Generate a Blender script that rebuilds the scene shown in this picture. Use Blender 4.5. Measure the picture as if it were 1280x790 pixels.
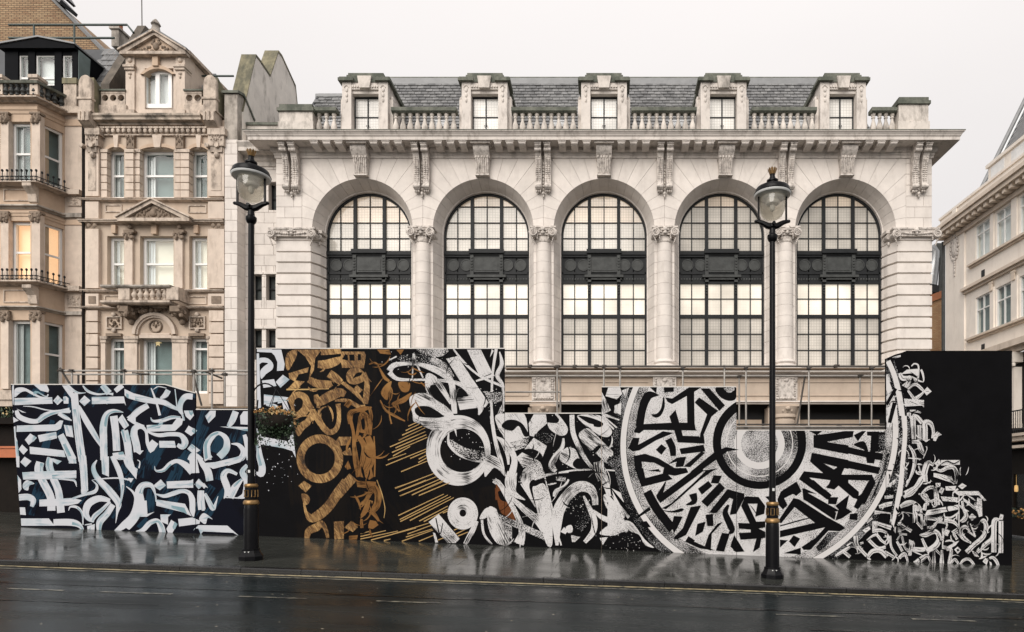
import bpy, math, random
from mathutils import Vector, Matrix
from mathutils.geometry import tessellate_polygon

random.seed(7)
for o in list(bpy.data.objects):
    bpy.data.objects.remove(o, do_unlink=True)
scene = bpy.context.scene
COL = scene.collection

# ------------------------------------------------------------------ camera
FPX, PX, PY, EYE = 800.0, 755.0, 600.0, 1.65      # focal length and principal point in photo pixels, eye height
cam = bpy.data.cameras.new('camera')
cam.sensor_width = 36.0
cam.lens = FPX / 1280 * 36
cam.shift_x = -(PX - 640) / 1280
cam.shift_y = (PY - 395) / 1280
cam.clip_start, cam.clip_end = 0.1, 2000
camo = bpy.data.objects.new('camera', cam)
COL.objects.link(camo)
camo.location = (0, 0, EYE)
camo.rotation_euler = (math.radians(90), 0, 0)
scene.camera = camo

# ------------------------------------------------------------------ sky, sun, exposure
SUN_EL, SUN_AZ = 34, 200      # veiled sun behind the camera, to its left
w = bpy.data.worlds.new('World'); scene.world = w; w.use_nodes = True
nt = w.node_tree; nt.nodes.clear()
N = nt.nodes.new; L = nt.links.new
out = N('ShaderNodeOutputWorld'); bg = N('ShaderNodeBackground'); bg2 = N('ShaderNodeBackground'); add = N('ShaderNodeAddShader')
sky = N('ShaderNodeTexSky'); sky.sky_type = 'NISHITA'; sky.sun_disc = False
sky.sun_elevation = math.radians(SUN_EL); sky.sun_rotation = math.radians(SUN_AZ)
sky.air_density = 1.0; sky.dust_density = 4.0; sky.ozone_density = 1.0
bg2.inputs['Strength'].default_value = 0.006
L(sky.outputs[0], bg2.inputs['Color'])
# even overcast cloud deck: brighter towards the zenith as overcast skies are
geo = N('ShaderNodeTexCoord'); sep = N('ShaderNodeSeparateXYZ'); L(geo.outputs['Generated'], sep.inputs[0])
rng = N('ShaderNodeMapRange'); rng.inputs['From Min'].default_value = 0; rng.inputs['From Max'].default_value = 1
rng.inputs['To Min'].default_value = 0.335; rng.inputs['To Max'].default_value = 0.635
L(sep.outputs['Z'], rng.inputs['Value'])
cl = N('ShaderNodeTexNoise'); cl.inputs['Scale'].default_value = 2.2; cl.inputs['Detail'].default_value = 4
mp = N('ShaderNodeMapping'); mp.inputs['Scale'].default_value = (1, 1, 3); L(geo.outputs['Generated'], mp.inputs[0]); L(mp.outputs[0], cl.inputs['Vector'])
cr = N('ShaderNodeMapRange'); cr.inputs['To Min'].default_value = 0.96; cr.inputs['To Max'].default_value = 1.04; L(cl.outputs['Fac'], cr.inputs['Value'])
mu = N('ShaderNodeMath'); mu.operation = 'MULTIPLY'; L(rng.outputs[0], mu.inputs[0]); L(cr.outputs[0], mu.inputs[1])
bg.inputs['Color'].default_value = (0.93, 0.885, 0.86, 1)
L(mu.outputs[0], bg.inputs['Strength'])
L(bg.outputs[0], add.inputs[0]); L(bg2.outputs[0], add.inputs[1]); L(add.outputs[0], out.inputs[0])

sl = bpy.data.lights.new('sun', 'SUN'); sl.energy = 1.5; sl.angle = math.radians(50); sl.color = (1.0, 0.95, 0.89)
so = bpy.data.objects.new('sun', sl); COL.objects.link(so)
e, a = math.radians(SUN_EL), math.radians(SUN_AZ)
sd = Vector((math.sin(a) * math.cos(e), math.cos(a) * math.cos(e), math.sin(e)))   # towards the sun
so.rotation_euler = sd.to_track_quat('Z', 'Y').to_euler()
so.location = (0, -5, 30)

scene.view_settings.view_transform = 'Standard'
scene.view_settings.look = 'None'
scene.view_settings.gamma = 1
scene.view_settings.exposure = 1.02

# ------------------------------------------------------------------ materials
MATS = {}
def mat(name, col, rough=0.7, var=0.0, nscale=3.0, ndet=5, bump=0.0, bscale=20.0, stain=None, stain_amt=0.0, stain_scale=(1.2, 1.2, 0.35),
        objvar=0.0, metal=0.0, emit=None, estr=0.0, spec=0.5, rvar=0.0, stain_lo=0.5, stain_hi=0.7):
    m = bpy.data.materials.new(name); m.use_nodes = True
    nt = m.node_tree; N = nt.nodes.new; L = nt.links.new
    b = nt.nodes['Principled BSDF']
    b.inputs['Roughness'].default_value = rough; b.inputs['Metallic'].default_value = metal
    b.inputs['Specular IOR Level'].default_value = spec
    g = N('ShaderNodeNewGeometry')
    c = N('ShaderNodeRGB'); c.outputs[0].default_value = (*col, 1); cur = c.outputs[0]
    if var > 0:
        n = N('ShaderNodeTexNoise'); n.inputs['Scale'].default_value = nscale; n.inputs['Detail'].default_value = ndet; n.inputs['Roughness'].default_value = 0.65
        L(g.outputs['Position'], n.inputs['Vector'])
        r = N('ShaderNodeMapRange'); r.inputs['From Min'].default_value = 0.25; r.inputs['From Max'].default_value = 0.75
        r.inputs['To Min'].default_value = 1 - var; r.inputs['To Max'].default_value = 1 + var
        L(n.outputs['Fac'], r.inputs['Value'])
        h = N('ShaderNodeMix'); h.data_type = 'RGBA'; h.blend_type = 'MULTIPLY'; h.inputs['Factor'].default_value = 1
        L(cur, h.inputs['A']); L(r.outputs[0], h.inputs['B']); cur = h.outputs['Result']
        if rvar > 0:
            r2 = N('ShaderNodeMapRange'); r2.inputs['From Min'].default_value = 0.3; r2.inputs['From Max'].default_value = 0.7
            r2.inputs['To Min'].default_value = max(0.02, rough - rvar); r2.inputs['To Max'].default_value = rough + rvar
            L(n.outputs['Fac'], r2.inputs['Value']); L(r2.outputs[0], b.inputs['Roughness'])
    if objvar > 0:
        oi = N('ShaderNodeObjectInfo')
        r = N('ShaderNodeMapRange'); r.inputs['To Min'].default_value = 1 - objvar; r.inputs['To Max'].default_value = 1 + objvar
        L(oi.outputs['Random'], r.inputs['Value'])
        h = N('ShaderNodeMix'); h.data_type = 'RGBA'; h.blend_type = 'MULTIPLY'; h.inputs['Factor'].default_value = 1
        L(cur, h.inputs['A']); L(r.outputs[0], h.inputs['B']); cur = h.outputs['Result']
    if stain:
        mp = N('ShaderNodeMapping'); mp.inputs['Scale'].default_value = stain_scale; L(g.outputs['Position'], mp.inputs[0])
        n = N('ShaderNodeTexNoise'); n.inputs['Scale'].default_value = 2.0; n.inputs['Detail'].default_value = 8; n.inputs['Roughness'].default_value = 0.7
        L(mp.outputs[0], n.inputs['Vector'])
        r = N('ShaderNodeMapRange'); r.inputs['From Min'].default_value = stain_lo; r.inputs['From Max'].default_value = stain_hi
        r.inputs['To Max'].default_value = stain_amt
        L(n.outputs['Fac'], r.inputs['Value'])
        h = N('ShaderNodeMix'); h.data_type = 'RGBA'; L(r.outputs[0], h.inputs['Factor']); L(cur, h.inputs['A']); h.inputs['B'].default_value = (*stain, 1); cur = h.outputs['Result']
    L(cur, b.inputs['Base Color'])
    if bump > 0:
        n = N('ShaderNodeTexNoise'); n.inputs['Scale'].default_value = bscale; n.inputs['Detail'].default_value = 6
        L(g.outputs['Position'], n.inputs['Vector'])
        bp = N('ShaderNodeBump'); bp.inputs['Strength'].default_value = bump; bp.inputs['Distance'].default_value = 0.02
        L(n.outputs['Fac'], bp.inputs['Height']); L(bp.outputs[0], b.inputs['Normal'])
    if emit:
        b.inputs['Emission Color'].default_value = (*emit, 1); b.inputs['Emission Strength'].default_value = estr
    MATS[name] = m
    return m

SOOT = (0.045, 0.043, 0.038)
mat('portland', (0.655, 0.605, 0.56), 0.78, var=0.15, nscale=1.6, bump=0.14, bscale=35, objvar=0.045, stain=(0.38, 0.335, 0.30), stain_amt=0.42, stain_lo=0.52, stain_hi=0.74, stain_scale=(1.8, 1.8, 0.5))
mat('portland_cornice', (0.62, 0.57, 0.525), 0.78, var=0.15, nscale=2.2, bump=0.15, bscale=35, stain=(0.21, 0.18, 0.155), stain_amt=0.65, stain_lo=0.51, stain_hi=0.68, stain_scale=(2.2, 2.2, 0.8))
mat('portland_carved', (0.60, 0.55, 0.505), 0.8, var=0.14, nscale=4, bump=0.2, bscale=40, stain=(0.13, 0.11, 0.095), stain_amt=0.8, stain_lo=0.46, stain_hi=0.66, stain_scale=(5, 5, 4))  # dirt mottling that also puts dark recesses into the carving's colour
mat('portland_dirty', (0.60, 0.55, 0.50), 0.8, var=0.18, nscale=3, bump=0.2, bscale=30, stain=(0.10, 0.09, 0.075), stain_amt=0.75, stain_lo=0.47, stain_hi=0.68, stain_scale=(1.6, 1.6, 0.7))
mat('mossy_cap', (0.135, 0.14, 0.115), 0.85, var=0.45, nscale=5, bump=0.3, bscale=30, stain=(0.055, 0.065, 0.05), stain_amt=0.8, stain_lo=0.45, stain_hi=0.6)
mat('green_coping', (0.20, 0.18, 0.115), 0.85, var=0.4, nscale=4, bump=0.3, bscale=30, stain=(0.07, 0.07, 0.05), stain_amt=0.8, stain_lo=0.45, stain_hi=0.6)
mat('sooty_stone', (0.42, 0.38, 0.335), 0.85, var=0.3, nscale=3, bump=0.25, bscale=30, stain=(0.07, 0.06, 0.05), stain_amt=0.85, stain_lo=0.44, stain_hi=0.66, stain_scale=(1.3, 1.3, 0.6))
mat('mortar', (0.50, 0.46, 0.42), 0.9)
mat('beige_stone', (0.50, 0.405, 0.32), 0.8, var=0.14, nscale=1.6, bump=0.15, bscale=30, objvar=0.03, stain=(0.33, 0.23, 0.16), stain_amt=0.5, stain_lo=0.5, stain_hi=0.75)
mat('beige_trim', (0.52, 0.435, 0.36), 0.8, var=0.25, nscale=4, bump=0.25, bscale=30, stain=(0.11, 0.085, 0.068), stain_amt=0.8, stain_lo=0.47, stain_hi=0.66, stain_scale=(2.4, 2.4, 1.2))
mat('beige_orange', (0.50, 0.375, 0.275), 0.8, var=0.16, nscale=2, bump=0.15, bscale=30, stain=(0.32, 0.2, 0.13), stain_amt=0.5, stain_lo=0.5, stain_hi=0.75)
mat('pink_stone', (0.585, 0.49, 0.41), 0.8, var=0.14, nscale=3, bump=0.15, bscale=30, objvar=0.05, stain=(0.25, 0.185, 0.135), stain_amt=0.55, stain_lo=0.52, stain_hi=0.74, stain_scale=(2.5, 2.5, 0.7))
mat('beige_sooty', (0.50, 0.42, 0.345), 0.85, var=0.25, nscale=3, bump=0.2, bscale=30, stain=(0.05, 0.045, 0.038), stain_amt=0.85, stain_lo=0.47, stain_hi=0.62, stain_scale=(1.2, 1.2, 1.6))
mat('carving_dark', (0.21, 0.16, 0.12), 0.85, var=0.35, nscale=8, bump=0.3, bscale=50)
mat('sandy_frieze', (0.47, 0.385, 0.31), 0.8, var=0.12, nscale=2, bump=0.12, bscale=30, stain=(0.33, 0.25, 0.19), stain_amt=0.6, stain_lo=0.5, stain_hi=0.75)
mat('board', (0.48, 0.38, 0.29), 0.8, var=0.1, nscale=3, objvar=0.06)
mat('iron', (0.014, 0.0155, 0.017), 0.5, var=0.3, nscale=6, bump=0.05, spec=0.18)
mat('iron_panel', (0.050, 0.053, 0.052), 0.5, var=0.4, nscale=5, bump=0.1, bscale=15, spec=0.2)
mat('black_paint', (0.004, 0.004, 0.005), 0.30, var=0.3, nscale=12, spec=0.14)
mat('black_timber', (0.004, 0.0045, 0.006), 0.55, var=0.3, nscale=6, spec=0.04)
mat('dark_brown_stone', (0.115, 0.095, 0.075), 0.85, var=0.4, nscale=3, bump=0.3, bscale=30, stain=(0.04, 0.035, 0.028), stain_amt=0.8, stain_lo=0.45, stain_hi=0.65)
mat('slate_light', (0.18, 0.181, 0.181), 0.38, var=0.5, nscale=5.0, bump=0.2, bscale=25)
mat('slate_mid', (0.115, 0.116, 0.118), 0.40, var=0.5, nscale=5.0, bump=0.2, bscale=25)
mat('gold_paint', (0.25, 0.15, 0.06), 0.35, metal=0.6, var=0.2, nscale=30)
mat('lamp_ring', (0.55, 0.56, 0.55), 0.4)
mat('white_frame', (0.78, 0.77, 0.75), 0.45, var=0.04)
mat('slate', (0.15, 0.151, 0.152), 0.40, var=0.6, nscale=5.0, bump=0.2, bscale=25, spec=0.6)
mat('slate_dark', (0.03, 0.033, 0.037), 0.35, var=0.3, nscale=3)
mat('lead', (0.20, 0.205, 0.21), 0.5, var=0.2, nscale=3)
mat('party_stone', (0.75, 0.70, 0.64), 0.8, var=0.14, nscale=2, bump=0.2, bscale=30, stain=(0.17, 0.145, 0.115), stain_amt=0.7, stain_lo=0.53, stain_hi=0.72, stain_scale=(1.5, 1.5, 0.5))
mat('dark_void', (0.006, 0.006, 0.007), 0.6)
mat('curtain', (0.74, 0.74, 0.73), 0.9, var=0.12, nscale=2.5)
mat('room_teal', (0.17, 0.215, 0.21), 0.9, var=0.25, nscale=2.0)
mat('room_dark', (0.06, 0.068, 0.066), 0.9, var=0.4, nscale=2.0)
mat('room_lit', (0.7, 0.5, 0.34), 0.9, var=0.1, emit=(1.0, 0.60, 0.33), estr=0.40)
mat('pale_reflection', (0.72, 0.66, 0.56), 0.9, var=0.12, nscale=1.2, emit=(1.0, 0.86, 0.68), estr=0.08)  # glowing cream sheet, paints the reflections of the middle windows
mat('scaffold_tube', (0.36, 0.34, 0.315), 0.45, metal=0.55, var=0.25, nscale=6)
mat('scaffold_dark', (0.07, 0.062, 0.055), 0.6, metal=0.3, var=0.4, nscale=6)
mat('scaffold_board', (0.22, 0.16, 0.11), 0.85, var=0.3, nscale=5)
mat('rail_green', (0.03, 0.05, 0.045), 0.5)
mat('hoarding_black', (0.0032, 0.0031, 0.0037), 0.6, var=0.3, nscale=2, spec=0.05)
mat('hoarding_edge', (0.55, 0.53, 0.5), 0.7)
mat('soil', (0.02, 0.015, 0.01), 0.9)
mat('leaf', (0.02, 0.042, 0.016), 0.6, var=0.5, nscale=9)
mat('leaf_dark', (0.009, 0.019, 0.009), 0.6, var=0.4, nscale=9)
mat('flower_orange', (0.46, 0.25, 0.085), 0.7, var=0.15, nscale=20)
mat('flower_yellow', (0.52, 0.40, 0.2), 0.7, var=0.15, nscale=20)
mat('red_awning', (0.42, 0.13, 0.055), 0.7, var=0.15)
mat('bronze_trim', (0.38, 0.25, 0.13), 0.45, metal=0.4)
mat('shop_brown', (0.009, 0.0065, 0.005), 0.5, var=0.3, spec=0.1)
mat('shop_light', (0.8, 0.5, 0.2), 0.8, emit=(1.0, 0.6, 0.22), estr=0.12)
mat('star_light', (0.9, 0.7, 0.4), 0.8, emit=(1.0, 0.72, 0.38), estr=0.45)
mat('right_stone', (0.80, 0.735, 0.66), 0.78, var=0.08, nscale=1.0, bump=0.1, bscale=30, stain=(0.45, 0.37, 0.30), stain_amt=0.4, stain_lo=0.52, stain_hi=0.8)
mat('right_trim', (0.66, 0.565, 0.47), 0.8, var=0.12, nscale=2, stain=(0.3, 0.23, 0.17), stain_amt=0.5, stain_lo=0.5, stain_hi=0.75)
mat('kerb_granite', (0.009, 0.009, 0.009), 0.25, var=0.25, nscale=8, rvar=0.1, objvar=0.1)
mat('clay_pot', (0.34, 0.13, 0.06), 0.8, var=0.2)
mat('duct_metal', (0.35, 0.36, 0.37), 0.35, metal=0.7, var=0.2)
mat('roof_unit', (0.66, 0.68, 0.7), 0.5, var=0.1)

def brickmat(name, c1, c2, mortar, scale, rot=(0, 0, 0)):
    m = bpy.data.materials.new(name); m.use_nodes = True
    nt = m.node_tree; N = nt.nodes.new; L = nt.links.new; b = nt.nodes['Principled BSDF']; b.inputs['Roughness'].default_value = 0.85
    g = N('ShaderNodeNewGeometry'); mp = N('ShaderNodeMapping'); mp.vector_type = 'POINT'; mp.inputs['Rotation'].default_value = rot
    L(g.outputs['Position'], mp.inputs[0])
    br = N('ShaderNodeTexBrick'); br.inputs['Scale'].default_value = scale
    br.inputs['Color1'].default_value = (*c1, 1); br.inputs['Color2'].default_value = (*c2, 1); br.inputs['Mortar'].default_value = (*mortar, 1)
    br.inputs['Mortar Size'].default_value = 0.02; br.inputs['Brick Width'].default_value = 0.5; br.inputs['Row Height'].default_value = 0.17
    L(mp.outputs[0], br.inputs['Vector'])
    n = N('ShaderNodeTexNoise'); n.inputs['Scale'].default_value = 0.9; n.inputs['Detail'].default_value = 6; L(g.outputs['Position'], n.inputs['Vector'])
    r = N('ShaderNodeMapRange'); r.inputs['To Min'].default_value = 0.6; r.inputs['To Max'].default_value = 1.4; L(n.outputs['Fac'], r.inputs['Value'])
    h = N('ShaderNodeMix'); h.data_type = 'RGBA'; h.blend_type = 'MULTIPLY'; h.inputs['Factor'].default_value = 1
    L(br.outputs['Color'], h.inputs['A']); L(r.outputs[0], h.inputs['B']); L(h.outputs['Result'], b.inputs['Base Color'])
    bp = N('ShaderNodeBump'); bp.inputs['Strength'].default_value = 0.6; bp.inputs['Distance'].default_value = 0.02; bp.invert = True
    L(br.outputs['Fac'], bp.inputs['Height']); L(bp.outputs[0], b.inputs['Normal'])
    MATS[name] = m
brickmat('stock_brick', (0.36, 0.25, 0.145), (0.26, 0.155, 0.085), (0.05, 0.035, 0.022), 2.3, (math.radians(90), 0, 0))
brickmat('red_brick', (0.42, 0.26, 0.13), (0.36, 0.19, 0.09), (0.22, 0.15, 0.1), 2.6, (math.radians(90), 0, 0))

def panemat(name, base, emit, estr, rough=0.12, grid=True, alt=None):
    """obscured wired glass lit from the room behind"""
    m = bpy.data.materials.new(name); m.use_nodes = True
    nt = m.node_tree; N = nt.nodes.new; L = nt.links.new; b = nt.nodes['Principled BSDF']
    b.inputs['Roughness'].default_value = rough
    g = N('ShaderNodeNewGeometry'); s = N('ShaderNodeSeparateXYZ'); L(g.outputs['Position'], s.inputs[0])
    facs = []
    for ax in ('X', 'Z'):
        d = N('ShaderNodeMath'); d.operation = 'DIVIDE'; d.inputs[1].default_value = 0.088; L(s.outputs[ax], d.inputs[0])
        f = N('ShaderNodeMath'); f.operation = 'FRACT'; L(d.outputs[0], f.inputs[0])
        c = N('ShaderNodeMath'); c.operation = 'LESS_THAN'; c.inputs[1].default_value = 0.17; L(f.outputs[0], c.inputs[0]); facs.append(c)
    mx = N('ShaderNodeMath'); mx.operation = 'MAXIMUM'; L(facs[0].outputs[0], mx.inputs[0]); L(facs[1].outputs[0], mx.inputs[1])
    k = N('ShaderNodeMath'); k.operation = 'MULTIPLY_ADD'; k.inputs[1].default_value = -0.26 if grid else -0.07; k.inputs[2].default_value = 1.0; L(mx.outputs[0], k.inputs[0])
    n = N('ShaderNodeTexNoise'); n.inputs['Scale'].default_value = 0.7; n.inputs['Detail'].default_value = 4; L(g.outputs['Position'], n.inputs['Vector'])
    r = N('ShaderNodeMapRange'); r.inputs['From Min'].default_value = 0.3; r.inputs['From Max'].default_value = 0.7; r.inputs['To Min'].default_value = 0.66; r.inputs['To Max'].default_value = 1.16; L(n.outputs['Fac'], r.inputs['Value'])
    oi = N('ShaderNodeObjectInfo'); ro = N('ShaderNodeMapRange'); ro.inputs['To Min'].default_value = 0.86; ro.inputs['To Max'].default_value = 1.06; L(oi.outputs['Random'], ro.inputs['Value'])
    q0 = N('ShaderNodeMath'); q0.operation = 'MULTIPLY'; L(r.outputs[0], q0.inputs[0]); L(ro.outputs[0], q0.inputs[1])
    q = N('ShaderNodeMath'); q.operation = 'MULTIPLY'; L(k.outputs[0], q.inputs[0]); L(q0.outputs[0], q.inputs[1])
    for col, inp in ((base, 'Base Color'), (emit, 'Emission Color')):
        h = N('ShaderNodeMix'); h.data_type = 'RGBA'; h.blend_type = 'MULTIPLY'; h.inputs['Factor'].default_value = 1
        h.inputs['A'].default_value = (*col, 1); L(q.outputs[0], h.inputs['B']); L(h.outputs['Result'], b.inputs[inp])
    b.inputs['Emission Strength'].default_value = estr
    MATS[name] = m
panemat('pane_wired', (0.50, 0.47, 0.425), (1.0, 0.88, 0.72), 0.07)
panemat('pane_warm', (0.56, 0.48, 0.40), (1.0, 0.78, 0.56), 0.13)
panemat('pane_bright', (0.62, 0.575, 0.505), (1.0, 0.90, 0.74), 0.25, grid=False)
panemat('pane_dormer', (0.68, 0.66, 0.62), (1.0, 0.95, 0.88), 0.05)

def glassmat(name, tint, transp, rough=0.02):
    m = bpy.data.materials.new(name); m.use_nodes = True
    nt = m.node_tree; N = nt.nodes.new; L = nt.links.new; nt.nodes.remove(nt.nodes['Principled BSDF'])
    o = nt.nodes['Material Output']
    t = N('ShaderNodeBsdfTransparent'); t.inputs[0].default_value = (*tint, 1)
    gl = N('ShaderNodeBsdfGlossy'); gl.inputs['Roughness'].default_value = rough; gl.inputs['Color'].default_value = (0.95, 0.95, 0.95, 1)
    fr = N('ShaderNodeFresnel'); fr.inputs['IOR'].default_value = 1.38
    g = N('ShaderNodeNewGeometry'); a0 = N('ShaderNodeMath'); a0.operation = 'ADD'; a0.use_clamp = True; a0.inputs[1].default_value = transp; L(fr.outputs[0], a0.inputs[0])
    bf = N('ShaderNodeMath'); bf.operation = 'SUBTRACT'; bf.inputs[0].default_value = 1; L(g.outputs['Backfacing'], bf.inputs[1])     # the far face of the pane sends nothing back
    a = N('ShaderNodeMath'); a.operation = 'MULTIPLY'; L(a0.outputs[0], a.inputs[0]); L(bf.outputs[0], a.inputs[1])
    n = N('ShaderNodeTexNoise'); n.inputs['Scale'].default_value = 1.3; L(g.outputs['Position'], n.inputs['Vector'])
    bp = N('ShaderNodeBump'); bp.inputs['Strength'].default_value = 0.05; bp.inputs['Distance'].default_value = 0.1; L(n.outputs['Fac'], bp.inputs['Height']); L(bp.outputs[0], gl.inputs['Normal'])
    mx = N('ShaderNodeMixShader'); L(a.outputs[0], mx.inputs[0]); L(t.outputs[0], mx.inputs[1]); L(gl.outputs[0], mx.inputs[2]); L(mx.outputs[0], o.inputs[0])
    MATS[name] = m
glassmat('sash_glass', (0.955, 0.98, 0.98), 0.0)
glassmat('lamp_glass', (0.94, 0.93, 0.90), 0.05, 0.05)
_nt = MATS['lamp_glass'].node_tree; _o = _nt.nodes['Material Output']; _s = _o.inputs[0].links[0].from_socket
_df = _nt.nodes.new('ShaderNodeBsdfTranslucent'); _df.inputs[0].default_value = (0.8, 0.78, 0.72, 1); _mx = _nt.nodes.new('ShaderNodeMixShader'); _mx.inputs[0].default_value = 0.22
_nt.links.new(_s, _mx.inputs[1]); _nt.links.new(_df.outputs[0], _mx.inputs[2]); _nt.links.new(_mx.outputs[0], _o.inputs[0])

# wet ground
def wetmat(name, col, col2, r0, r1, joints=None, speck=0.0, bump=0.08, spec=0.5):
    m = bpy.data.materials.new(name); m.use_nodes = True
    nt = m.node_tree; N = nt.nodes.new; L = nt.links.new; b = nt.nodes['Principled BSDF']
    g = N('ShaderNodeNewGeometry')
    n = N('ShaderNodeTexNoise'); n.inputs['Scale'].default_value = 0.55; n.inputs['Detail'].default_value = 7; n.inputs['Roughness'].default_value = 0.6
    mp = N('ShaderNodeMapping'); mp.inputs['Scale'].default_value = (0.45, 1.6, 1); L(g.outputs['Position'], mp.inputs[0]); L(mp.outputs[0], n.inputs['Vector'])
    ra = N('ShaderNodeMapRange'); ra.inputs['From Min'].default_value = 0.35; ra.inputs['From Max'].default_value = 0.65; L(n.outputs['Fac'], ra.inputs['Value'])
    h = N('ShaderNodeMix'); h.data_type = 'RGBA'; L(ra.outputs[0], h.inputs['Factor']); h.inputs['A'].default_value = (*col, 1); h.inputs['B'].default_value = (*col2, 1)
    cur = h.outputs['Result']
    rr = N('ShaderNodeMapRange'); rr.inputs['From Min'].default_value = 0.3; rr.inputs['From Max'].default_value = 0.7; rr.inputs['To Min'].default_value = r0; rr.inputs['To Max'].default_value = r1
    n2 = N('ShaderNodeTexNoise'); n2.inputs['Scale'].default_value = 1.1; n2.inputs['Detail'].default_value = 8
    mp2 = N('ShaderNodeMapping'); mp2.inputs['Scale'].default_value = (0.55, 2.2, 1) if not joints else (1, 1, 1); L(g.outputs['Position'], mp2.inputs[0]); L(mp2.outputs[0], n2.inputs['Vector'])
    L(n2.outputs['Fac'], rr.inputs['Value']); rsock = rr.outputs[0]
    if joints:                                                         # flagstones dry unevenly, each with its own polish
        bk = N('ShaderNodeTexBrick'); bk.inputs['Scale'].default_value = 1.0; bk.inputs['Brick Width'].default_value = 0.9; bk.inputs['Row Height'].default_value = 0.62; bk.inputs['Mortar Size'].default_value = 0.006
        bk.inputs['Color1'].default_value = (0, 0, 0, 1); bk.inputs['Color2'].default_value = (.06, .06, .06, 1); bk.inputs['Mortar'].default_value = (.2, .2, .2, 1); L(g.outputs['Position'], bk.inputs['Vector'])
        ra2 = N('ShaderNodeMath'); ra2.operation = 'ADD'; L(rsock, ra2.inputs[0]); L(bk.outputs['Color'], ra2.inputs[1]); rsock = ra2.outputs[0]
    L(rsock, b.inputs['Roughness'])
    gn = N('ShaderNodeTexNoise'); gn.inputs['Scale'].default_value = 60; gn.inputs['Detail'].default_value = 3; L(g.outputs['Position'], gn.inputs['Vector'])
    gr = N('ShaderNodeMapRange'); gr.inputs['To Min'].default_value = 0.75; gr.inputs['To Max'].default_value = 1.25; L(gn.outputs['Fac'], gr.inputs['Value'])
    h2 = N('ShaderNodeMix'); h2.data_type = 'RGBA'; h2.blend_type = 'MULTIPLY'; h2.inputs['Factor'].default_value = 1; L(cur, h2.inputs['A']); L(gr.outputs[0], h2.inputs['B']); cur = h2.outputs['Result']
    if speck > 0:
        v = N('ShaderNodeTexVoronoi'); v.inputs['Scale'].default_value = 5.5; L(g.outputs['Position'], v.inputs['Vector'])
        lt = N('ShaderNodeMath'); lt.operation = 'LESS_THAN'; lt.inputs[1].default_value = 0.075; L(v.outputs['Distance'], lt.inputs[0])
        nn = N('ShaderNodeTexNoise'); nn.inputs['Scale'].default_value = 2.3; L(g.outputs['Position'], nn.inputs['Vector'])
        gt = N('ShaderNodeMath'); gt.operation = 'GREATER_THAN'; gt.inputs[1].default_value = 0.55; L(nn.outputs['Fac'], gt.inputs[0])
        mm = N('ShaderNodeMath'); mm.operation = 'MULTIPLY'; L(lt.outputs[0], mm.inputs[0]); L(gt.outputs[0], mm.inputs[1])
        h3 = N('ShaderNodeMix'); h3.data_type = 'RGBA'; L(mm.outputs[0], h3.inputs['Factor']); L(cur, h3.inputs['A']); h3.inputs['B'].default_value = (speck, speck * .9, speck * .7, 1); cur = h3.outputs['Result']
    L(cur, b.inputs['Base Color'])
    bn = N('ShaderNodeTexNoise'); bn.inputs['Scale'].default_value = 28 if not joints else 9; bn.inputs['Detail'].default_value = 5; L(g.outputs['Position'], bn.inputs['Vector'])
    bp = N('ShaderNodeBump'); bp.inputs['Strength'].default_value = bump; bp.inputs['Distance'].default_value = 0.01
    if joints:
        br = N('ShaderNodeTexBrick'); br.inputs['Scale'].default_value = 1.0; br.inputs['Brick Width'].default_value = 0.9; br.inputs['Row Height'].default_value = 0.62; br.inputs['Mortar Size'].default_value = 0.006
        L(g.outputs['Position'], br.inputs['Vector'])
        sb = N('ShaderNodeMath'); sb.operation = 'SUBTRACT'; L(bn.outputs['Fac'], sb.inputs[0]); L(br.outputs['Fac'], sb.inputs[1]); L(sb.outputs[0], bp.inputs['Height'])
    else:
        L(bn.outputs['Fac'], bp.inputs['Height'])
    L(bp.outputs[0], b.inputs['Normal'])
    b.inputs['Specular IOR Level'].default_value = spec
    MATS[name] = m
wetmat('wet_paving', (0.024, 0.0255, 0.0225), (0.042, 0.044, 0.039), 0.06, 0.19, joints=True, bump=0.045, spec=0.14)
wetmat('wet_asphalt', (0.0058, 0.0085, 0.0095), (0.0150, 0.0200, 0.0215), 0.16, 0.36, speck=0.34, bump=0.22, spec=0.10)
wetmat('wet_tar', (0.003, 0.003, 0.003), (0.006, 0.006, 0.006), 0.15, 0.3, spec=0.2)

def linemat(name, col, wear):
    m = bpy.data.materials.new(name); m.use_nodes = True
    nt = m.node_tree; N = nt.nodes.new; L = nt.links.new; b = nt.nodes['Principled BSDF']; b.inputs['Roughness'].default_value = 0.3
    g = N('ShaderNodeNewGeometry'); n = N('ShaderNodeTexNoise'); n.inputs['Scale'].default_value = 7; n.inputs['Detail'].default_value = 8; n.inputs['Roughness'].default_value = 0.75
    L(g.outputs['Position'], n.inputs['Vector'])
    r = N('ShaderNodeMapRange'); r.inputs['From Min'].default_value = wear; r.inputs['From Max'].default_value = wear + 0.12; L(n.outputs['Fac'], r.inputs['Value'])
    h = N('ShaderNodeMix'); h.data_type = 'RGBA'; L(r.outputs[0], h.inputs['Factor']); h.inputs['A'].default_value = (*col, 1); h.inputs['B'].default_value = (0.028, 0.03, 0.031, 1)
    L(h.outputs['Result'], b.inputs['Base Color']); MATS[name] = m
linemat('yellow_line', (0.40, 0.33, 0.19), 0.49)
linemat('faded_line', (0.20, 0.19, 0.15), 0.44)

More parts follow.
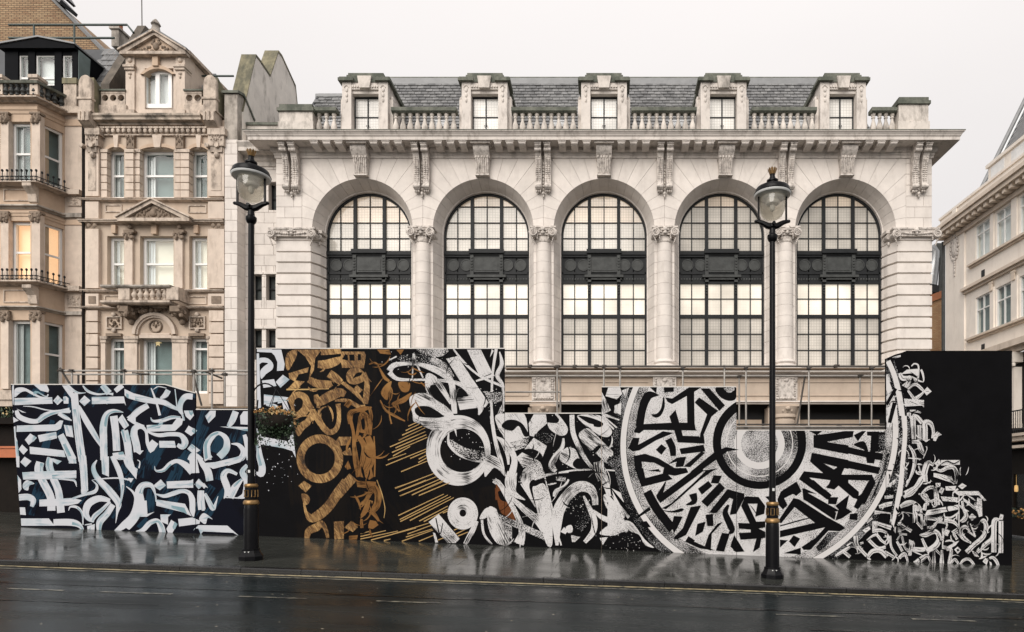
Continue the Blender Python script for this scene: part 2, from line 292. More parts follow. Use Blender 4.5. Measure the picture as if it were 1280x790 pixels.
# mural paints: dry-brush streaks run along each stroke (UV: u along, v across, in metres)
def paint(name, col, under, dry, streak=(1.2, 60.0), grain=0.0, gscale=110, rough=0.55, metal=0.0, bump=0.0, tint=None, tint_amt=0.5, lo=0.5):
    m = bpy.data.materials.new(name); m.use_nodes = True
    nt = m.node_tree; N = nt.nodes.new; L = nt.links.new; b = nt.nodes['Principled BSDF']; b.inputs['Roughness'].default_value = rough; b.inputs['Metallic'].default_value = metal; b.inputs['Specular IOR Level'].default_value = 0.05
    g = N('ShaderNodeNewGeometry'); uv = N('ShaderNodeUVMap'); uv.uv_map = 'UVMap'
    c = N('ShaderNodeRGB'); c.outputs[0].default_value = (*col, 1); cur = c.outputs[0]
    if tint:
        n = N('ShaderNodeTexNoise'); n.inputs['Scale'].default_value = 1.9; n.inputs['Detail'].default_value = 5; L(g.outputs['Position'], n.inputs['Vector'])
        r = N('ShaderNodeMapRange'); r.inputs['From Min'].default_value = 0.55; r.inputs['From Max'].default_value = 0.72; r.inputs['To Max'].default_value = tint_amt; L(n.outputs['Fac'], r.inputs['Value'])
        h = N('ShaderNodeMix'); h.data_type = 'RGBA'; L(r.outputs[0], h.inputs['Factor']); L(cur, h.inputs['A']); h.inputs['B'].default_value = (*tint, 1); cur = h.outputs['Result']
    if dry > 0:
        mp = N('ShaderNodeMapping'); mp.inputs['Scale'].default_value = (streak[0], streak[1], 1); L(uv.outputs[0], mp.inputs[0])
        n = N('ShaderNodeTexNoise'); n.inputs['Scale'].default_value = 1.0; n.inputs['Detail'].default_value = 5; n.inputs['Roughness'].default_value = 0.7; L(mp.outputs[0], n.inputs['Vector'])
        n2 = N('ShaderNodeTexNoise'); n2.inputs['Scale'].default_value = 2.2; n2.inputs['Detail'].default_value = 2; L(g.outputs['Position'], n2.inputs['Vector'])
        ad = N('ShaderNodeMath'); ad.operation = 'MULTIPLY_ADD'; ad.inputs[1].default_value = 0.75; L(n2.outputs['Fac'], ad.inputs[0]); L(n.outputs['Fac'], ad.inputs[2])
        r = N('ShaderNodeMapRange'); r.inputs['From Min'].default_value = lo + 0.42; r.inputs['From Max'].default_value = lo + 0.54; r.inputs['To Max'].default_value = dry; L(ad.outputs[0], r.inputs['Value'])
        h = N('ShaderNodeMix'); h.data_type = 'RGBA'; L(r.outputs[0], h.inputs['Factor']); L(cur, h.inputs['A']); h.inputs['B'].default_value = (*under, 1); cur = h.outputs['Result']
    if grain > 0:
        n = N('ShaderNodeTexNoise'); n.inputs['Scale'].default_value = gscale; n.inputs['Detail'].default_value = 2; L(g.outputs['Position'], n.inputs['Vector'])
        n2 = N('ShaderNodeTexNoise'); n2.inputs['Scale'].default_value = 1.6; n2.inputs['Detail'].default_value = 3; L(g.outputs['Position'], n2.inputs['Vector'])
        ad = N('ShaderNodeMath'); ad.operation = 'MULTIPLY_ADD'; ad.inputs[1].default_value = 0.5; L(n2.outputs['Fac'], ad.inputs[0]); L(n.outputs['Fac'], ad.inputs[2])
        r = N('ShaderNodeMapRange'); r.inputs['From Min'].default_value = 1.0 - grain; r.inputs['From Max'].default_value = 1.06 - grain; L(ad.outputs[0], r.inputs['Value'])
        h = N('ShaderNodeMix'); h.data_type = 'RGBA'; L(r.outputs[0], h.inputs['Factor']); L(cur, h.inputs['A']); h.inputs['B'].default_value = (*under, 1); cur = h.outputs['Result']
    L(cur, b.inputs['Base Color'])
    if bump > 0:
        n = N('ShaderNodeTexNoise'); n.inputs['Scale'].default_value = 14; n.inputs['Detail'].default_value = 7; n.inputs['Roughness'].default_value = 0.7; L(g.outputs['Position'], n.inputs['Vector'])
        bp = N('ShaderNodeBump'); bp.inputs['Strength'].default_value = bump; bp.inputs['Distance'].default_value = 0.04; L(n.outputs['Fac'], bp.inputs['Height']); L(bp.outputs[0], b.inputs['Normal'])
    MATS[name] = m
BLK = (0.0032, 0.0031, 0.0037)
paint('p_w', (0.49, 0.505, 0.54), (0.20, 0.29, 0.34), 0.75, (0.8, 16.0), tint=(0.20, 0.33, 0.37), tint_amt=0.6, lo=0.52)
paint('p_W', (0.54, 0.53, 0.53), BLK, 1.0, (1.6, 46.0), grain=0.14, gscale=70, lo=0.50)
paint('p_S', (0.54, 0.53, 0.53), BLK, 0.0, grain=0.20, gscale=55)           # lightly specked white ground
paint('p_s', (0.50, 0.49, 0.49), BLK, 0.0, grain=0.29, gscale=55)            # dense stipple
paint('p_d', (0.40, 0.40, 0.41), BLK, 0.0, grain=0.40, gscale=55)             # darker stipple
paint('p_R', (0.54, 0.525, 0.52), BLK, 0.0)                                    # clean ring white
paint('p_k', BLK, BLK, 0.0)
def foil(name, dark, mid, light, spread):
    """crinkled gold leaf: ridged noise drawn out along a slant"""
    m = bpy.data.materials.new(name); m.use_nodes = True
    nt = m.node_tree; N = nt.nodes.new; L = nt.links.new; b = nt.nodes['Principled BSDF']; b.inputs['Roughness'].default_value = 0.45; b.inputs['Metallic'].default_value = 0.3; b.inputs['Specular IOR Level'].default_value = 0.3
    g = N('ShaderNodeNewGeometry'); r0 = N('ShaderNodeMapping'); r0.inputs['Rotation'].default_value = (0, math.radians(28), 0); L(g.outputs['Position'], r0.inputs[0])
    mp = N('ShaderNodeMapping'); mp.inputs['Scale'].default_value = (15, 15, 3.4); L(r0.outputs[0], mp.inputs[0])
    n = N('ShaderNodeTexNoise'); n.inputs['Scale'].default_value = 1.0; n.inputs['Detail'].default_value = 6; n.inputs['Roughness'].default_value = 0.75; n.inputs['Distortion'].default_value = 1.2; L(mp.outputs[0], n.inputs['Vector'])
    n2 = N('ShaderNodeTexNoise'); n2.inputs['Scale'].default_value = 1.5; n2.inputs['Detail'].default_value = 3; L(g.outputs['Position'], n2.inputs['Vector'])
    ad = N('ShaderNodeMath'); ad.operation = 'MULTIPLY_ADD'; ad.inputs[1].default_value = 0.45; L(n2.outputs['Fac'], ad.inputs[0]); L(n.outputs['Fac'], ad.inputs[2])
    cr = N('ShaderNodeValToRGB'); e = cr.color_ramp.elements; e[0].position = 0.56 - spread; e[0].color = (*dark, 1); e[1].position = 0.86 + spread; e[1].color = (*light, 1)  # lightest tone puts the crinkle highlights into the colour
    k = cr.color_ramp.elements.new(0.70); k.color = (*mid, 1); L(ad.outputs[0], cr.inputs[0]); L(cr.outputs[0], b.inputs['Base Color'])
    bp = N('ShaderNodeBump'); bp.inputs['Strength'].default_value = 0.7; bp.inputs['Distance'].default_value = 0.03; L(n.outputs['Fac'], bp.inputs['Height']); L(bp.outputs[0], b.inputs['Normal'])
    MATS[name] = m
foil('p_g', (0.014, 0.0075, 0.004), (0.135, 0.067, 0.022), (0.40, 0.245, 0.095), 0.02)
paint('p_G', (0.19, 0.093, 0.032), (0.035, 0.017, 0.008), 0.9, (2.0, 34.0), rough=0.5, metal=0.2, bump=0.3, tint=(0.28, 0.155, 0.055), tint_amt=0.7, lo=0.47)
paint('p_t', (0.17, 0.27, 0.31), (0.47, 0.49, 0.525), 1.0, (0.9, 22.0), lo=0.40)
paint('p_m', (0.0058, 0.0046, 0.0042), BLK, 1.0, (1.0, 14.0), lo=0.40)
paint('p_y', (0.38, 0.25, 0.105), (0.06, 0.03, 0.015), 0.8, (1.0, 30.0), rough=0.45, metal=0.2, lo=0.54)
paint('p_b', (0.12, 0.042, 0.016), BLK, 0.8, (4, 20), rough=0.5, bump=0.8, lo=0.5)
paint('p_n', (0.010, 0.030, 0.052), (0.003, 0.0045, 0.010), 1.0, (0.7, 26.0), rough=0.5, lo=0.42)
paint('p_v', (0.0032, 0.0038, 0.0085), (0.0022, 0.0022, 0.0038), 0.8, (1, 8), rough=0.5)

# ------------------------------------------------------------------ helpers
def X_(px, D): return (px - PX) * D / FPX          # pixel column -> x on the plane at distance D
def Z_(py, D): return EYE + (PY - py) * D / FPX    # pixel row -> z on the plane at distance D
WORLD = {}                                         # world translation of every object that parents others

class MB:
    """collects shapes; build() links them as one mesh object"""
    def __init__(self, xf=None): self.v = []; self.f = []; self.xf = xf; self.uv = None
    def add(self, vs, fs):
        n = len(self.v)
        self.v += [self.xf(*p) for p in vs] if self.xf else [tuple(p) for p in vs]
        self.f += [[i + n for i in f] for f in fs]; return self
    def box(self, x0, x1, y0, y1, z0, z1):
        if x0 > x1: x0, x1 = x1, x0
        if y0 > y1: y0, y1 = y1, y0
        if z0 > z1: z0, z1 = z1, z0
        return self.add([(x0, y0, z0), (x1, y0, z0), (x1, y1, z0), (x0, y1, z0), (x0, y0, z1), (x1, y0, z1), (x1, y1, z1), (x0, y1, z1)],
                        [(0, 3, 2, 1), (4, 5, 6, 7), (0, 1, 5, 4), (1, 2, 6, 5), (2, 3, 7, 6), (3, 0, 4, 7)])
    def pbox(self, x0, x1, y0, y1, D, dep):        # rectangle given in photo pixels on the plane at D, going dep metres back
        return self.box(X_(x0, D), X_(x1, D), D, D + dep, Z_(y1, D), Z_(y0, D))
    def prism(self, poly, y0, y1, ch=0.0):         # polygon in (x, z) from y0 (front) to y1, front edge chamfered by ch
        n = len(poly)
        rings = []
        if ch > 0:
            rings = [(inset(poly, ch), y0), (poly, y0 + ch), (poly, y1)]
        else: rings = [(poly, y0), (poly, y1)]
        vs = [(x, y, z) for pl, y in rings for x, z in pl]
        fs = [list(range(n)), list(range(n * (len(rings) - 1), n * len(rings)))[::-1]]
        for r in range(len(rings) - 1):
            for i in range(n):
                j = (i + 1) % n
                fs.append((r * n + i, (r + 1) * n + i, (r + 1) * n + j, r * n + j))
        return self.add(vs, fs)
    def plan(self, poly, z0, z1):                  # polygon in (x, y) from z0 to z1
        n = len(poly)
        return self.add([(x, y, z0) for x, y in poly] + [(x, y, z1) for x, y in poly],
                        [list(range(n))[::-1], list(range(n, 2 * n))] + [(i, (i + 1) % n, n + (i + 1) % n, n + i) for i in range(n)])
    def side(self, poly, x0, x1):                  # polygon in (y, z) from x0 to x1
        n = len(poly)
        return self.add([(x0, y, z) for y, z in poly] + [(x1, y, z) for y, z in poly],
                        [list(range(n))[::-1], list(range(n, 2 * n))] + [(i, (i + 1) % n, n + (i + 1) % n, n + i) for i in range(n)])
    def sweep(self, prof, path):                   # prof: (outward p, z); path(p) -> list of plan points
        lines = [[(x, y, z) for x, y in path(p)] for p, z in prof]
        m = len(lines[0]); n = len(lines)
        return self.add([q for l in lines for q in l], [(i * m + j, i * m + j + 1, (i + 1) * m + j + 1, (i + 1) * m + j) for i in range(n - 1) for j in range(m - 1)]
                        + [[i * m for i in range(n)], [i * m + m - 1 for i in range(n)][::-1]])
    def lathe(self, c, prof, seg=16, a0=0.0, a1=2 * math.pi):
        full = abs(a1 - a0 - 2 * math.pi) < 1e-6
        k = seg if full else seg + 1
        vs = [(c[0] + r * math.cos(a0 + (a1 - a0) * i / seg), c[1] + r * math.sin(a0 + (a1 - a0) * i / seg), c[2] + z) for r, z in prof for i in range(k)]
        fs = []
        for p in range(len(prof) - 1):
            for i in range(seg):
                j = (i + 1) % k
                fs.append((p * k + i, p * k + j, (p + 1) * k + j, (p + 1) * k + i))
        if prof[0][0] > 1e-4: fs.append(list(range(k))[::-1])
        if prof[-1][0] > 1e-4: fs.append([(len(prof) - 1) * k + i for i in range(k)])
        return self.add(vs, fs)
    def tube(self, pts, r, seg=8):
        pts = [Vector(p) for p in pts]; vs = []
        for i, p in enumerate(pts):
            d = (pts[min(i + 1, len(pts) - 1)] - pts[max(i - 1, 0)]).normalized()
            u = d.cross(Vector((0.12, 0.31, 1)) if abs(d.z) < 0.9 else Vector((0, 1, 0))).normalized(); q = d.cross(u)
            rr = r[i] if isinstance(r, (list, tuple)) else r
            vs += [tuple(p + (u * math.cos(2 * math.pi * k / seg) + q * math.sin(2 * math.pi * k / seg)) * rr) for k in range(seg)]
        n = len(pts)
        fs = [(i * seg + k, i * seg + (k + 1) % seg, (i + 1) * seg + (k + 1) % seg, (i + 1) * seg + k) for i in range(n - 1) for k in range(seg)]
        fs += [list(range(seg))[::-1], [(n - 1) * seg + k for k in range(seg)]]
        return self.add(vs, fs)
    def ball(self, c, rx, ry=None, rz=None, seg=8, rings=5):
        ry = rx if ry is None else ry; rz = rx if rz is None else rz
        vs = [(c[0], c[1], c[2] - rz)]
        for i in range(1, rings):
            t = math.pi * i / rings - math.pi / 2
            vs += [(c[0] + rx * math.cos(t) * math.cos(2 * math.pi * k / seg), c[1] + ry * math.cos(t) * math.sin(2 * math.pi * k / seg), c[2] + rz * math.sin(t)) for k in range(seg)]
        vs.append((c[0], c[1], c[2] + rz)); top = len(vs) - 1
        fs = [(0, 1 + (k + 1) % seg, 1 + k) for k in range(seg)]
        for i in range(rings - 2):
            fs += [(1 + i * seg + k, 1 + i * seg + (k + 1) % seg, 1 + (i + 1) * seg + (k + 1) % seg, 1 + (i + 1) * seg + k) for k in range(seg)]
        fs += [(top, 1 + (rings - 2) * seg + k, 1 + (rings - 2) * seg + (k + 1) % seg) for k in range(seg)]
        return self.add(vs, fs)
    def volute(self, c, r, y0, y1, hand=1, turns=2.2):   # Ionic scroll facing -y
        n = 30; wi = 0.30
        vs = []
        for i in range(n + 1):
            t = i / n; a = math.pi / 2 + hand * (t * turns * 2 * math.pi); ro = r * (1 - 0.86 * t); ri = max(ro - r * wi * (1 - 0.7 * t), 0.01)
            for rr, y in ((ro, y1), (ro, y0 + .012), (ro * .95, y0), (ri, y0), (ri, y0 + .03)):
                vs.append((c[0] + rr * math.cos(a), y, c[1] + rr * math.sin(a)))
        fs = [(i * 5 + j, i * 5 + j + 1, i * 5 + j + 6, i * 5 + j + 5) for i in range(n) for j in range(4)]
        self.add(vs, fs)
        k = 16
        self.add([(c[0] + r * .9 * math.cos(2 * math.pi * i / k), y0 + .028, c[1] + r * .9 * math.sin(2 * math.pi * i / k)) for i in range(k)], [list(range(k))])
        return self.ball((c[0], y0 + .012, c[1]), r * .16, .02, r * .16)
    def obj(self, name, m, parent=None, smooth=False, flat_uv=False, loc=None):
        me = bpy.data.meshes.new(name); me.from_pydata(self.v, [], self.f); me.materials.append(MATS[m] if isinstance(m, str) else m)
        if smooth:
            me.polygons.foreach_set('use_smooth', [True] * len(me.polygons))
            me.set_sharp_from_angle(angle=math.radians(38))
        if self.uv:
            l = me.uv_layers.new(name='UVMap')
            for i, lp in enumerate(me.loops): l.data[i].uv = self.uv[lp.vertex_index]
        me.update()
        o = bpy.data.objects.new(name, me); COL.objects.link(o)
        if loc: o.location = loc
        setpar(o, parent); return o

def inset(poly, d):
    n = len(poly); A = sum(poly[i][0] * poly[(i + 1) % n][1] - poly[(i + 1) % n][0] * poly[i][1] for i in range(n))
    s = 1 if A > 0 else -1; out = []
    for i in range(n):
        p0, p1, p2 = poly[i - 1], poly[i], poly[(i + 1) % n]
        def nrm(a, b):
            dx, dz = b[0] - a[0], b[1] - a[1]; l = math.hypot(dx, dz) or 1; return (-dz / l * s, dx / l * s)
        n1, n2 = nrm(p0, p1), nrm(p1, p2); bx, bz = n1[0] + n2[0], n1[1] + n2[1]; k = max(bx * bx + bz * bz, 0.5)
        out.append((p1[0] + bx * 2 * d / k, p1[1] + bz * 2 * d / k))
    return out
def setpar(o, parent):
    if parent is None: return
    o.parent = parent; o.matrix_parent_inverse = Matrix.Translation(-WORLD.get(parent.name, Vector((0, 0, 0))))
    WORLD[o.name] = Vector(o.location)
def copy_to(src, loc, parent, name=None):
    c = src.copy(); c.name = name or src.name.split('.')[0]; COL.objects.link(c); c.location = loc; setpar(c, parent); return c
def tag(o, label, cat, group=None):
    o['label'] = label; o['category'] = cat
    if group: o['group'] = group
    return o
def thing(name, label, cat, loc=(0, 0, 0), group=None):
    o = bpy.data.objects.new(name, None); COL.objects.link(o); o.location = loc; o.empty_display_size = 0.2
    WORLD[o.name] = Vector(loc); return tag(o, label, cat, group)
def struct(o): o['kind'] = 'structure'; return o
def clip(poly, x0, x1, z0, z1):
    def cut(pl, f, isect):
        out = []
        for i in range(len(pl)):
            a, b = pl[i - 1], pl[i]
            if f(b):
                if not f(a): out.append(isect(a, b))
                out.append(b)
            elif f(a): out.append(isect(a, b))
        return out
    def ix(x): return lambda a, b: (x, a[1] + (b[1] - a[1]) * (x - a[0]) / (b[0] - a[0]))
    def iz(z): return lambda a, b: (a[0] + (b[0] - a[0]) * (z - a[1]) / (b[1] - a[1]), z)
    for f, s in ((lambda p: p[0] >= x0, ix(x0)), (lambda p: p[0] <= x1, ix(x1)), (lambda p: p[1] >= z0, iz(z0)), (lambda p: p[1] <= z1, iz(z1))):
        if not poly: return poly
        poly = cut(poly, f, s)
    out = []
    for p in poly:
        if not out or math.hypot(p[0] - out[-1][0], p[1] - out[-1][1]) > 1e-4: out.append(p)
    if len(out) > 1 and math.hypot(out[0][0] - out[-1][0], out[0][1] - out[-1][1]) < 1e-4: out.pop()
    return out
def slope(D): return 0.0336 + (0.0394 - 0.0336) * min(max((D - 10.56) / (15.17 - 10.56), 0), 1)
def gz(x, D): return -slope(D) * x                    # the street falls gently to the right

def ashlar(parent, name, m, x0, x1, z0, z1, D, course=0.3415, length=0.62, holes=(), depth=0.3, xf=None, joint=0.007, phase=0.0, ch=0.006):
    """coursed stone blocks, each its own object, round rectangular holes"""
    z = z0; row = 0
    while z < z1 - 0.04:
        zt = min(z + course, z1); x = x0 - (length * 0.5 if row % 2 else 0) - phase
        while x < x1 - 0.02:
            xa, xb = max(x, x0), min(x + length, x1); x += length
            if xb - xa < 0.03: continue
            rects = [(xa, xb, z, zt)]
            for h in holes:
                nr = []
                for r in rects:
                    if h[0] >= r[1] or h[1] <= r[0] or h[2] >= r[3] or h[3] <= r[2]: nr.append(r); continue
                    if h[0] > r[0]: nr.append((r[0], h[0], r[2], r[3]))
                    if h[1] < r[1]: nr.append((h[1], r[1], r[2], r[3]))
                    a, b = max(r[0], h[0]), min(r[1], h[1])
                    if h[2] > r[2]: nr.append((a, b, r[2], h[2]))
                    if h[3] < r[3]: nr.append((a, b, h[3], r[3]))
                rects = nr
            for a, b, c, d in rects:
                if b - a < 0.03 or d - c < 0.03: continue
                j = joint / 2; dy = random.uniform(-0.002, 0.002)
                MB(xf).prism([(a + j, c + j), (b - j, c + j), (b - j, d - j), (a + j, d - j)], D + dy, D + depth, ch).obj(name, m, parent)
        z = zt; row += 1

def carve(mb, cx, cz, y, w, h, n=16, seed=1, dep=0.05):
    """symmetrical relief of leaves and scrolls"""
    rnd = random.Random(seed)
    mb.ball((cx, y, cz), w * .10, dep, h * .2, 8, 5)
    for i in range(n):
        u = rnd.uniform(.08, .5) * w; v = rnd.uniform(-.45, .45) * h; a = rnd.uniform(.04, .09) * w; b = rnd.uniform(.06, .16) * h
        for s in (-1, 1): mb.ball((cx + s * u, y, cz + v), a, dep * rnd.uniform(.5, 1), b, 6, 4)
    return mb

def window(parent, x0, x1, z0, z1, D, frame='white_frame', t=0.07, rail=None, muntin=None, room='room_teal', glass='sash_glass', xf=None, depth=0.09, curtain=True, head=0.0):
    """sash window: frame mesh with its panes and what shows behind as sub-parts"""
    m = MB(xf)
    m.box(x0, x0 + t, D, D + depth, z0, z1); m.box(x1 - t, x1, D, D + depth, z0, z1)
    m.box(x0 + t, x1 - t, D + .002, D + depth - .002, z0, z0 + t * 1.2); m.box(x0 + t, x1 - t, D + .002, D + depth - .002, z1 - t - head, z1)
    za, zb = z0 + t * 1.2, z1 - t - head
    cuts = [za] + ([rail] if rail else []) + [zb]
    if rail: m.box(x0 + t, x1 - t, D + .012, D + depth - .01, rail - .03, rail + .03)
    if muntin: m.box((x0 + x1) / 2 - muntin / 2, (x0 + x1) / 2 + muntin / 2, D + .006, D + depth - .006, za, zb)
    fr = m.obj('window', frame, parent)
    xs = [x0 + t] + ([(x0 + x1) / 2] if muntin else []) + [x1 - t]
    for i in range(len(cuts) - 1):
        for j in range(len(xs) - 1):
            yy = D + depth * (.45 if i else .6)
            MB(xf).box(xs[j] + .002, xs[j + 1] - .002, yy, yy + .006, cuts[i] + .002, cuts[i + 1] - .002).obj('pane', glass, fr)
    if curtain:
        c = MB(xf)
        w = (x1 - x0) * .20
        for k in range(5):
            c.box(x0 + t + w * k / 5, x0 + t + w * (k + .8) / 5, D + .12 + .02 * (k % 2), D + .14 + .02 * (k % 2), z0 + .02, z1 - .02)
        c.obj('curtain', 'curtain', fr)
    b = MB(xf); b.box(x0 - .16, x1 + .16, D + .20, D + .23, z0 - .1, z1 + .1)
    b.obj('room', room, fr)
    return fr

# ------------------------------------------------------------------ ground
KERB_D, HOARD_D, LAMP_D = 10.56, 15.17, 11.48
def ground_sheet(name, m, ds, xs, dz):
    mb = MB(); nx = len(xs)
    mb.add([(x, d, gz(x, d) + dz) for d in ds for x in xs], [(i * nx + j, i * nx + j + 1, (i + 1) * nx + j + 1, (i + 1) * nx + j) for i in range(len(ds) - 1) for j in range(nx - 1)])
    return mb.obj(name, m)
XS = [-300, -120, -60, -30, -20, -10, -5, 0, 5, 10, 20, 30, 60, 120, 300]
road = struct(ground_sheet('road', 'wet_asphalt', [-60, -20, -5, 0, 4, 7, 9, 10.56, 12, 15.2, 40, 300], XS, -0.085))
pave = struct(ground_sheet('pavement', 'wet_paving', [KERB_D + .15, 11.5, 12.5, 13.5, 14.3, 15.17, 19, 24], XS[3:-3], 0.0))
kerb = bpy.data.objects.new('kerb', None); COL.objects.link(kerb); struct(kerb); WORLD['kerb'] = Vector((0, 0, 0))
for k in range(-13, 11):
    x0, x1 = k * 1.0 + .004, (k + 1) * 1.0 - .004
    z0, z1 = gz(x0, KERB_D), gz(x1, KERB_D); y0, y1 = KERB_D, KERB_D + .148
    r = .018
    MB().add([(x0, y0, z0 - .3), (x0, y0, z0 - r), (x0, y0 + r, z0), (x0, y1, z0), (x0, y1, z0 - .3), (x1, y0, z1 - .3), (x1, y0, z1 - r), (x1, y0 + r, z1), (x1, y1, z1), (x1, y1, z1 - .3)],
             [(0, 1, 2, 3, 4), (9, 8, 7, 6, 5)] + [(i, i + 5, (i + 1) % 5 + 5, (i + 1) % 5) for i in range(5)]).obj('kerb_stone', 'kerb_granite', kerb)
def marking(name, x0, x1, d0, d1, m, n=1):
    mb = MB(); xs = [x0 + (x1 - x0) * i / n for i in range(n + 1)]
    mb.add([(x, d, gz(x, d) - .081) for d in (d0, d1) for x in xs], [(i, i + 1, n + 2 + i, n + 1 + i) for i in range(n)])
    return mb.obj(name, m, road)
marking('yellow_line', -11.5, 8.5, KERB_D - .16, KERB_D - .06, 'yellow_line', 30)
marking('yellow_line', -11.5, 8.5, KERB_D - .36, KERB_D - .29, 'faded_line', 30)
for px0, px1 in ((10, 80), (125, 215), (298, 384), (470, 550), (970, 1055), (1140, 1220)):
    marking('parking_bay_dash', X_(px0, 8.62), X_(px1, 8.62), 8.59, 8.655, 'faded_line', 3)

for x0, x1, d0, d1 in ((-11, -3.4, 9.02, 9.06), (-3.9, 2.2, 8.93, 8.99), (1.6, 4.4, 8.86, 8.94), (4.9, 8.5, 8.84, 8.92), (-9.0, -5.5, 7.9, 7.93), (2.5, 6.5, 7.75, 7.79)):
    n = 26; rr = random.Random(x0); mb = MB()
    pts = [(x0 + (x1 - x0) * i / n, d0 + rr.uniform(-.012, .012), d1 + rr.uniform(-.02, .02)) for i in range(n + 1)]
    mb.add([(x, d, gz(x, d) - .0805) for x, d, _ in pts] + [(x, d, gz(x, d) - .0805) for x, _, d in pts], [(i, i + 1, n + 2 + i, n + 1 + i) for i in range(n)]); mb.obj('tar_seam', 'wet_tar', road)

# ------------------------------------------------------------------ main building
D0, BAY, SPR = 20.0, 3.775, 9.5
RF, RB = 1.575, 1.357
DW = 20.68
CX = [BAY * k for k in (-2, -1, 0, 1, 2)]
HALF = 10.25
mainb = thing('arcaded_building', 'pale stone building with five tall arched windows and deep cornice behind the painted hoarding', 'building', (0, D0, gz(0, D0)))
PROF = [(0.0, 1.575), (.26, 1.475), (.5, 1.40), (.52, 1.375), (.80, 1.375)]   # depth behind the face, radius of the reveal
NV = 17
for cx in CX:
    core = MB()
    for i in range(NV):
        a0, a1 = math.pi * i / NV, math.pi * (i + 1) / NV
        for gap, dd, rr, mb in ((.0020, 0.0, 0.0, None), (-.0005, .022, .02, core)):
            b = mb or MB()
            A = [a0 + gap + (a1 - a0 - 2 * gap) * t / 3 for t in range(4)]
            inner = [(cx + (RF + rr) * math.cos(t), SPR + (RF + rr) * math.sin(t)) for t in A]
            far = [(cx + 5 * math.cos(A[-1]), SPR + 5 * math.sin(A[-1])), (cx + 5 * math.cos(A[0]), SPR + 5 * math.sin(A[0]))]
            g = 0.005 if not mb else 0
            poly = clip(inner + far, cx - BAY / 2 + g, cx + BAY / 2 - g, SPR + .0, 11.74)
            if len(poly) < 3: continue
            n = len(poly); rings = []
            for dp, r in PROF:
                ring = []
                for x, z in poly:
                    q = math.hypot(x - cx, z - SPR)
                    if q < RF + rr + .012: k = (r + rr) / q; ring.append((cx + (x - cx) * k, D0 + dd + dp, SPR + (z - SPR) * k))
                    else: ring.append((x, D0 + dd + dp, z))
                rings.append(ring)
            vs = [p for rg in rings for p in rg]
            fs = [list(range(n)), [(len(rings) - 1) * n + k for k in range(n)][::-1]]
            fs += [(q * n + k, (q + 1) * n + k, (q + 1) * n + (k + 1) % n, q * n + (k + 1) % n) for q in range(len(rings) - 1) for k in range(n)]
            b.add(vs, fs)
            if not mb: b.obj('voussoir', 'portland', mainb)
    core.obj('wall_core', 'mortar', mainb)
# end strips above the springing and wing wall
for s in (-1, 1):
    xa, xb = sorted((s * 9.4375, s * HALF))
    ashlar(mainb, 'ashlar_block', 'portland', xa, xb, SPR, 11.74, D0, length=.55, depth=.6)
    MB().box(xa + .01, xb - .01, D0 + .025, D0 + .7, SPR, 11.74).obj('wall_core', 'mortar', mainb)
MB().box(9.6, HALF - .004, D0 + .605, D0 + 9, 0 - .6, 12.2).obj('side_wall', 'portland', mainb)
# piers between the windows: stacked courses with splayed flanks
ZC = [8.45 + .3415 * k for k in range(-11, 3)] + [SPR]
ZC = [z for z in ZC if z > 5.0]
ZC = [4.98] + [z for z in ZC if z > 5.1]
def pier_plan(c): return [(c - .3125, D0 + .015), (c + .3125, D0 + .015), (c + .42, D0 + .3), (c + .487, D0 + .5), (c + .5125, D0 + .52), (c + .5125, D0 + .8), (c - .5125, D0 + .8), (c - .5125, D0 + .52), (c - .487, D0 + .5), (c - .42, D0 + .3)]
COLS = [BAY * k for k in (-1.5, -.5, .5, 1.5)]
for c in COLS:
    for a, b in zip(ZC[:-1], ZC[1:]):
        MB().plan(pier_plan(c), a + .005, b - .005).obj('pier_course', 'portland', mainb)
    MB().plan([(c + (x - c) * .965, y + .012) for x, y in pier_plan(c)], 4.98, SPR).obj('wall_core', 'mortar', mainb)
    # column drums
    zs = [5.42 + k * .335 for k in range(11)] + [9.03]
    for k in range(11):
        r0, r1 = .262 - .0022 * k, .262 - .0022 * (k + 1)
        MB().lathe((c, D0 + .06, 0), [(r0, zs[k] + .003), (r1, zs[k + 1] - .003)], 28, math.pi, 2 * math.pi).obj('column_drum', 'portland', mainb, True)
    b = MB().lathe((c, D0 + .06, 0), [(.29, 5.10), (.36, 5.13), (.375, 5.18), (.36, 5.225), (.305, 5.24), (.30, 5.275), (.325, 5.29), (.34, 5.325), (.325, 5.36), (.28, 5.375), (.265, 5.42)], 28, math.pi, 2 * math.pi)
    b.box(c - .40, c + .40, D0 - .34, D0 + .2, 4.99, 5.105)
    b.obj('column_base', 'portland', mainb, True)
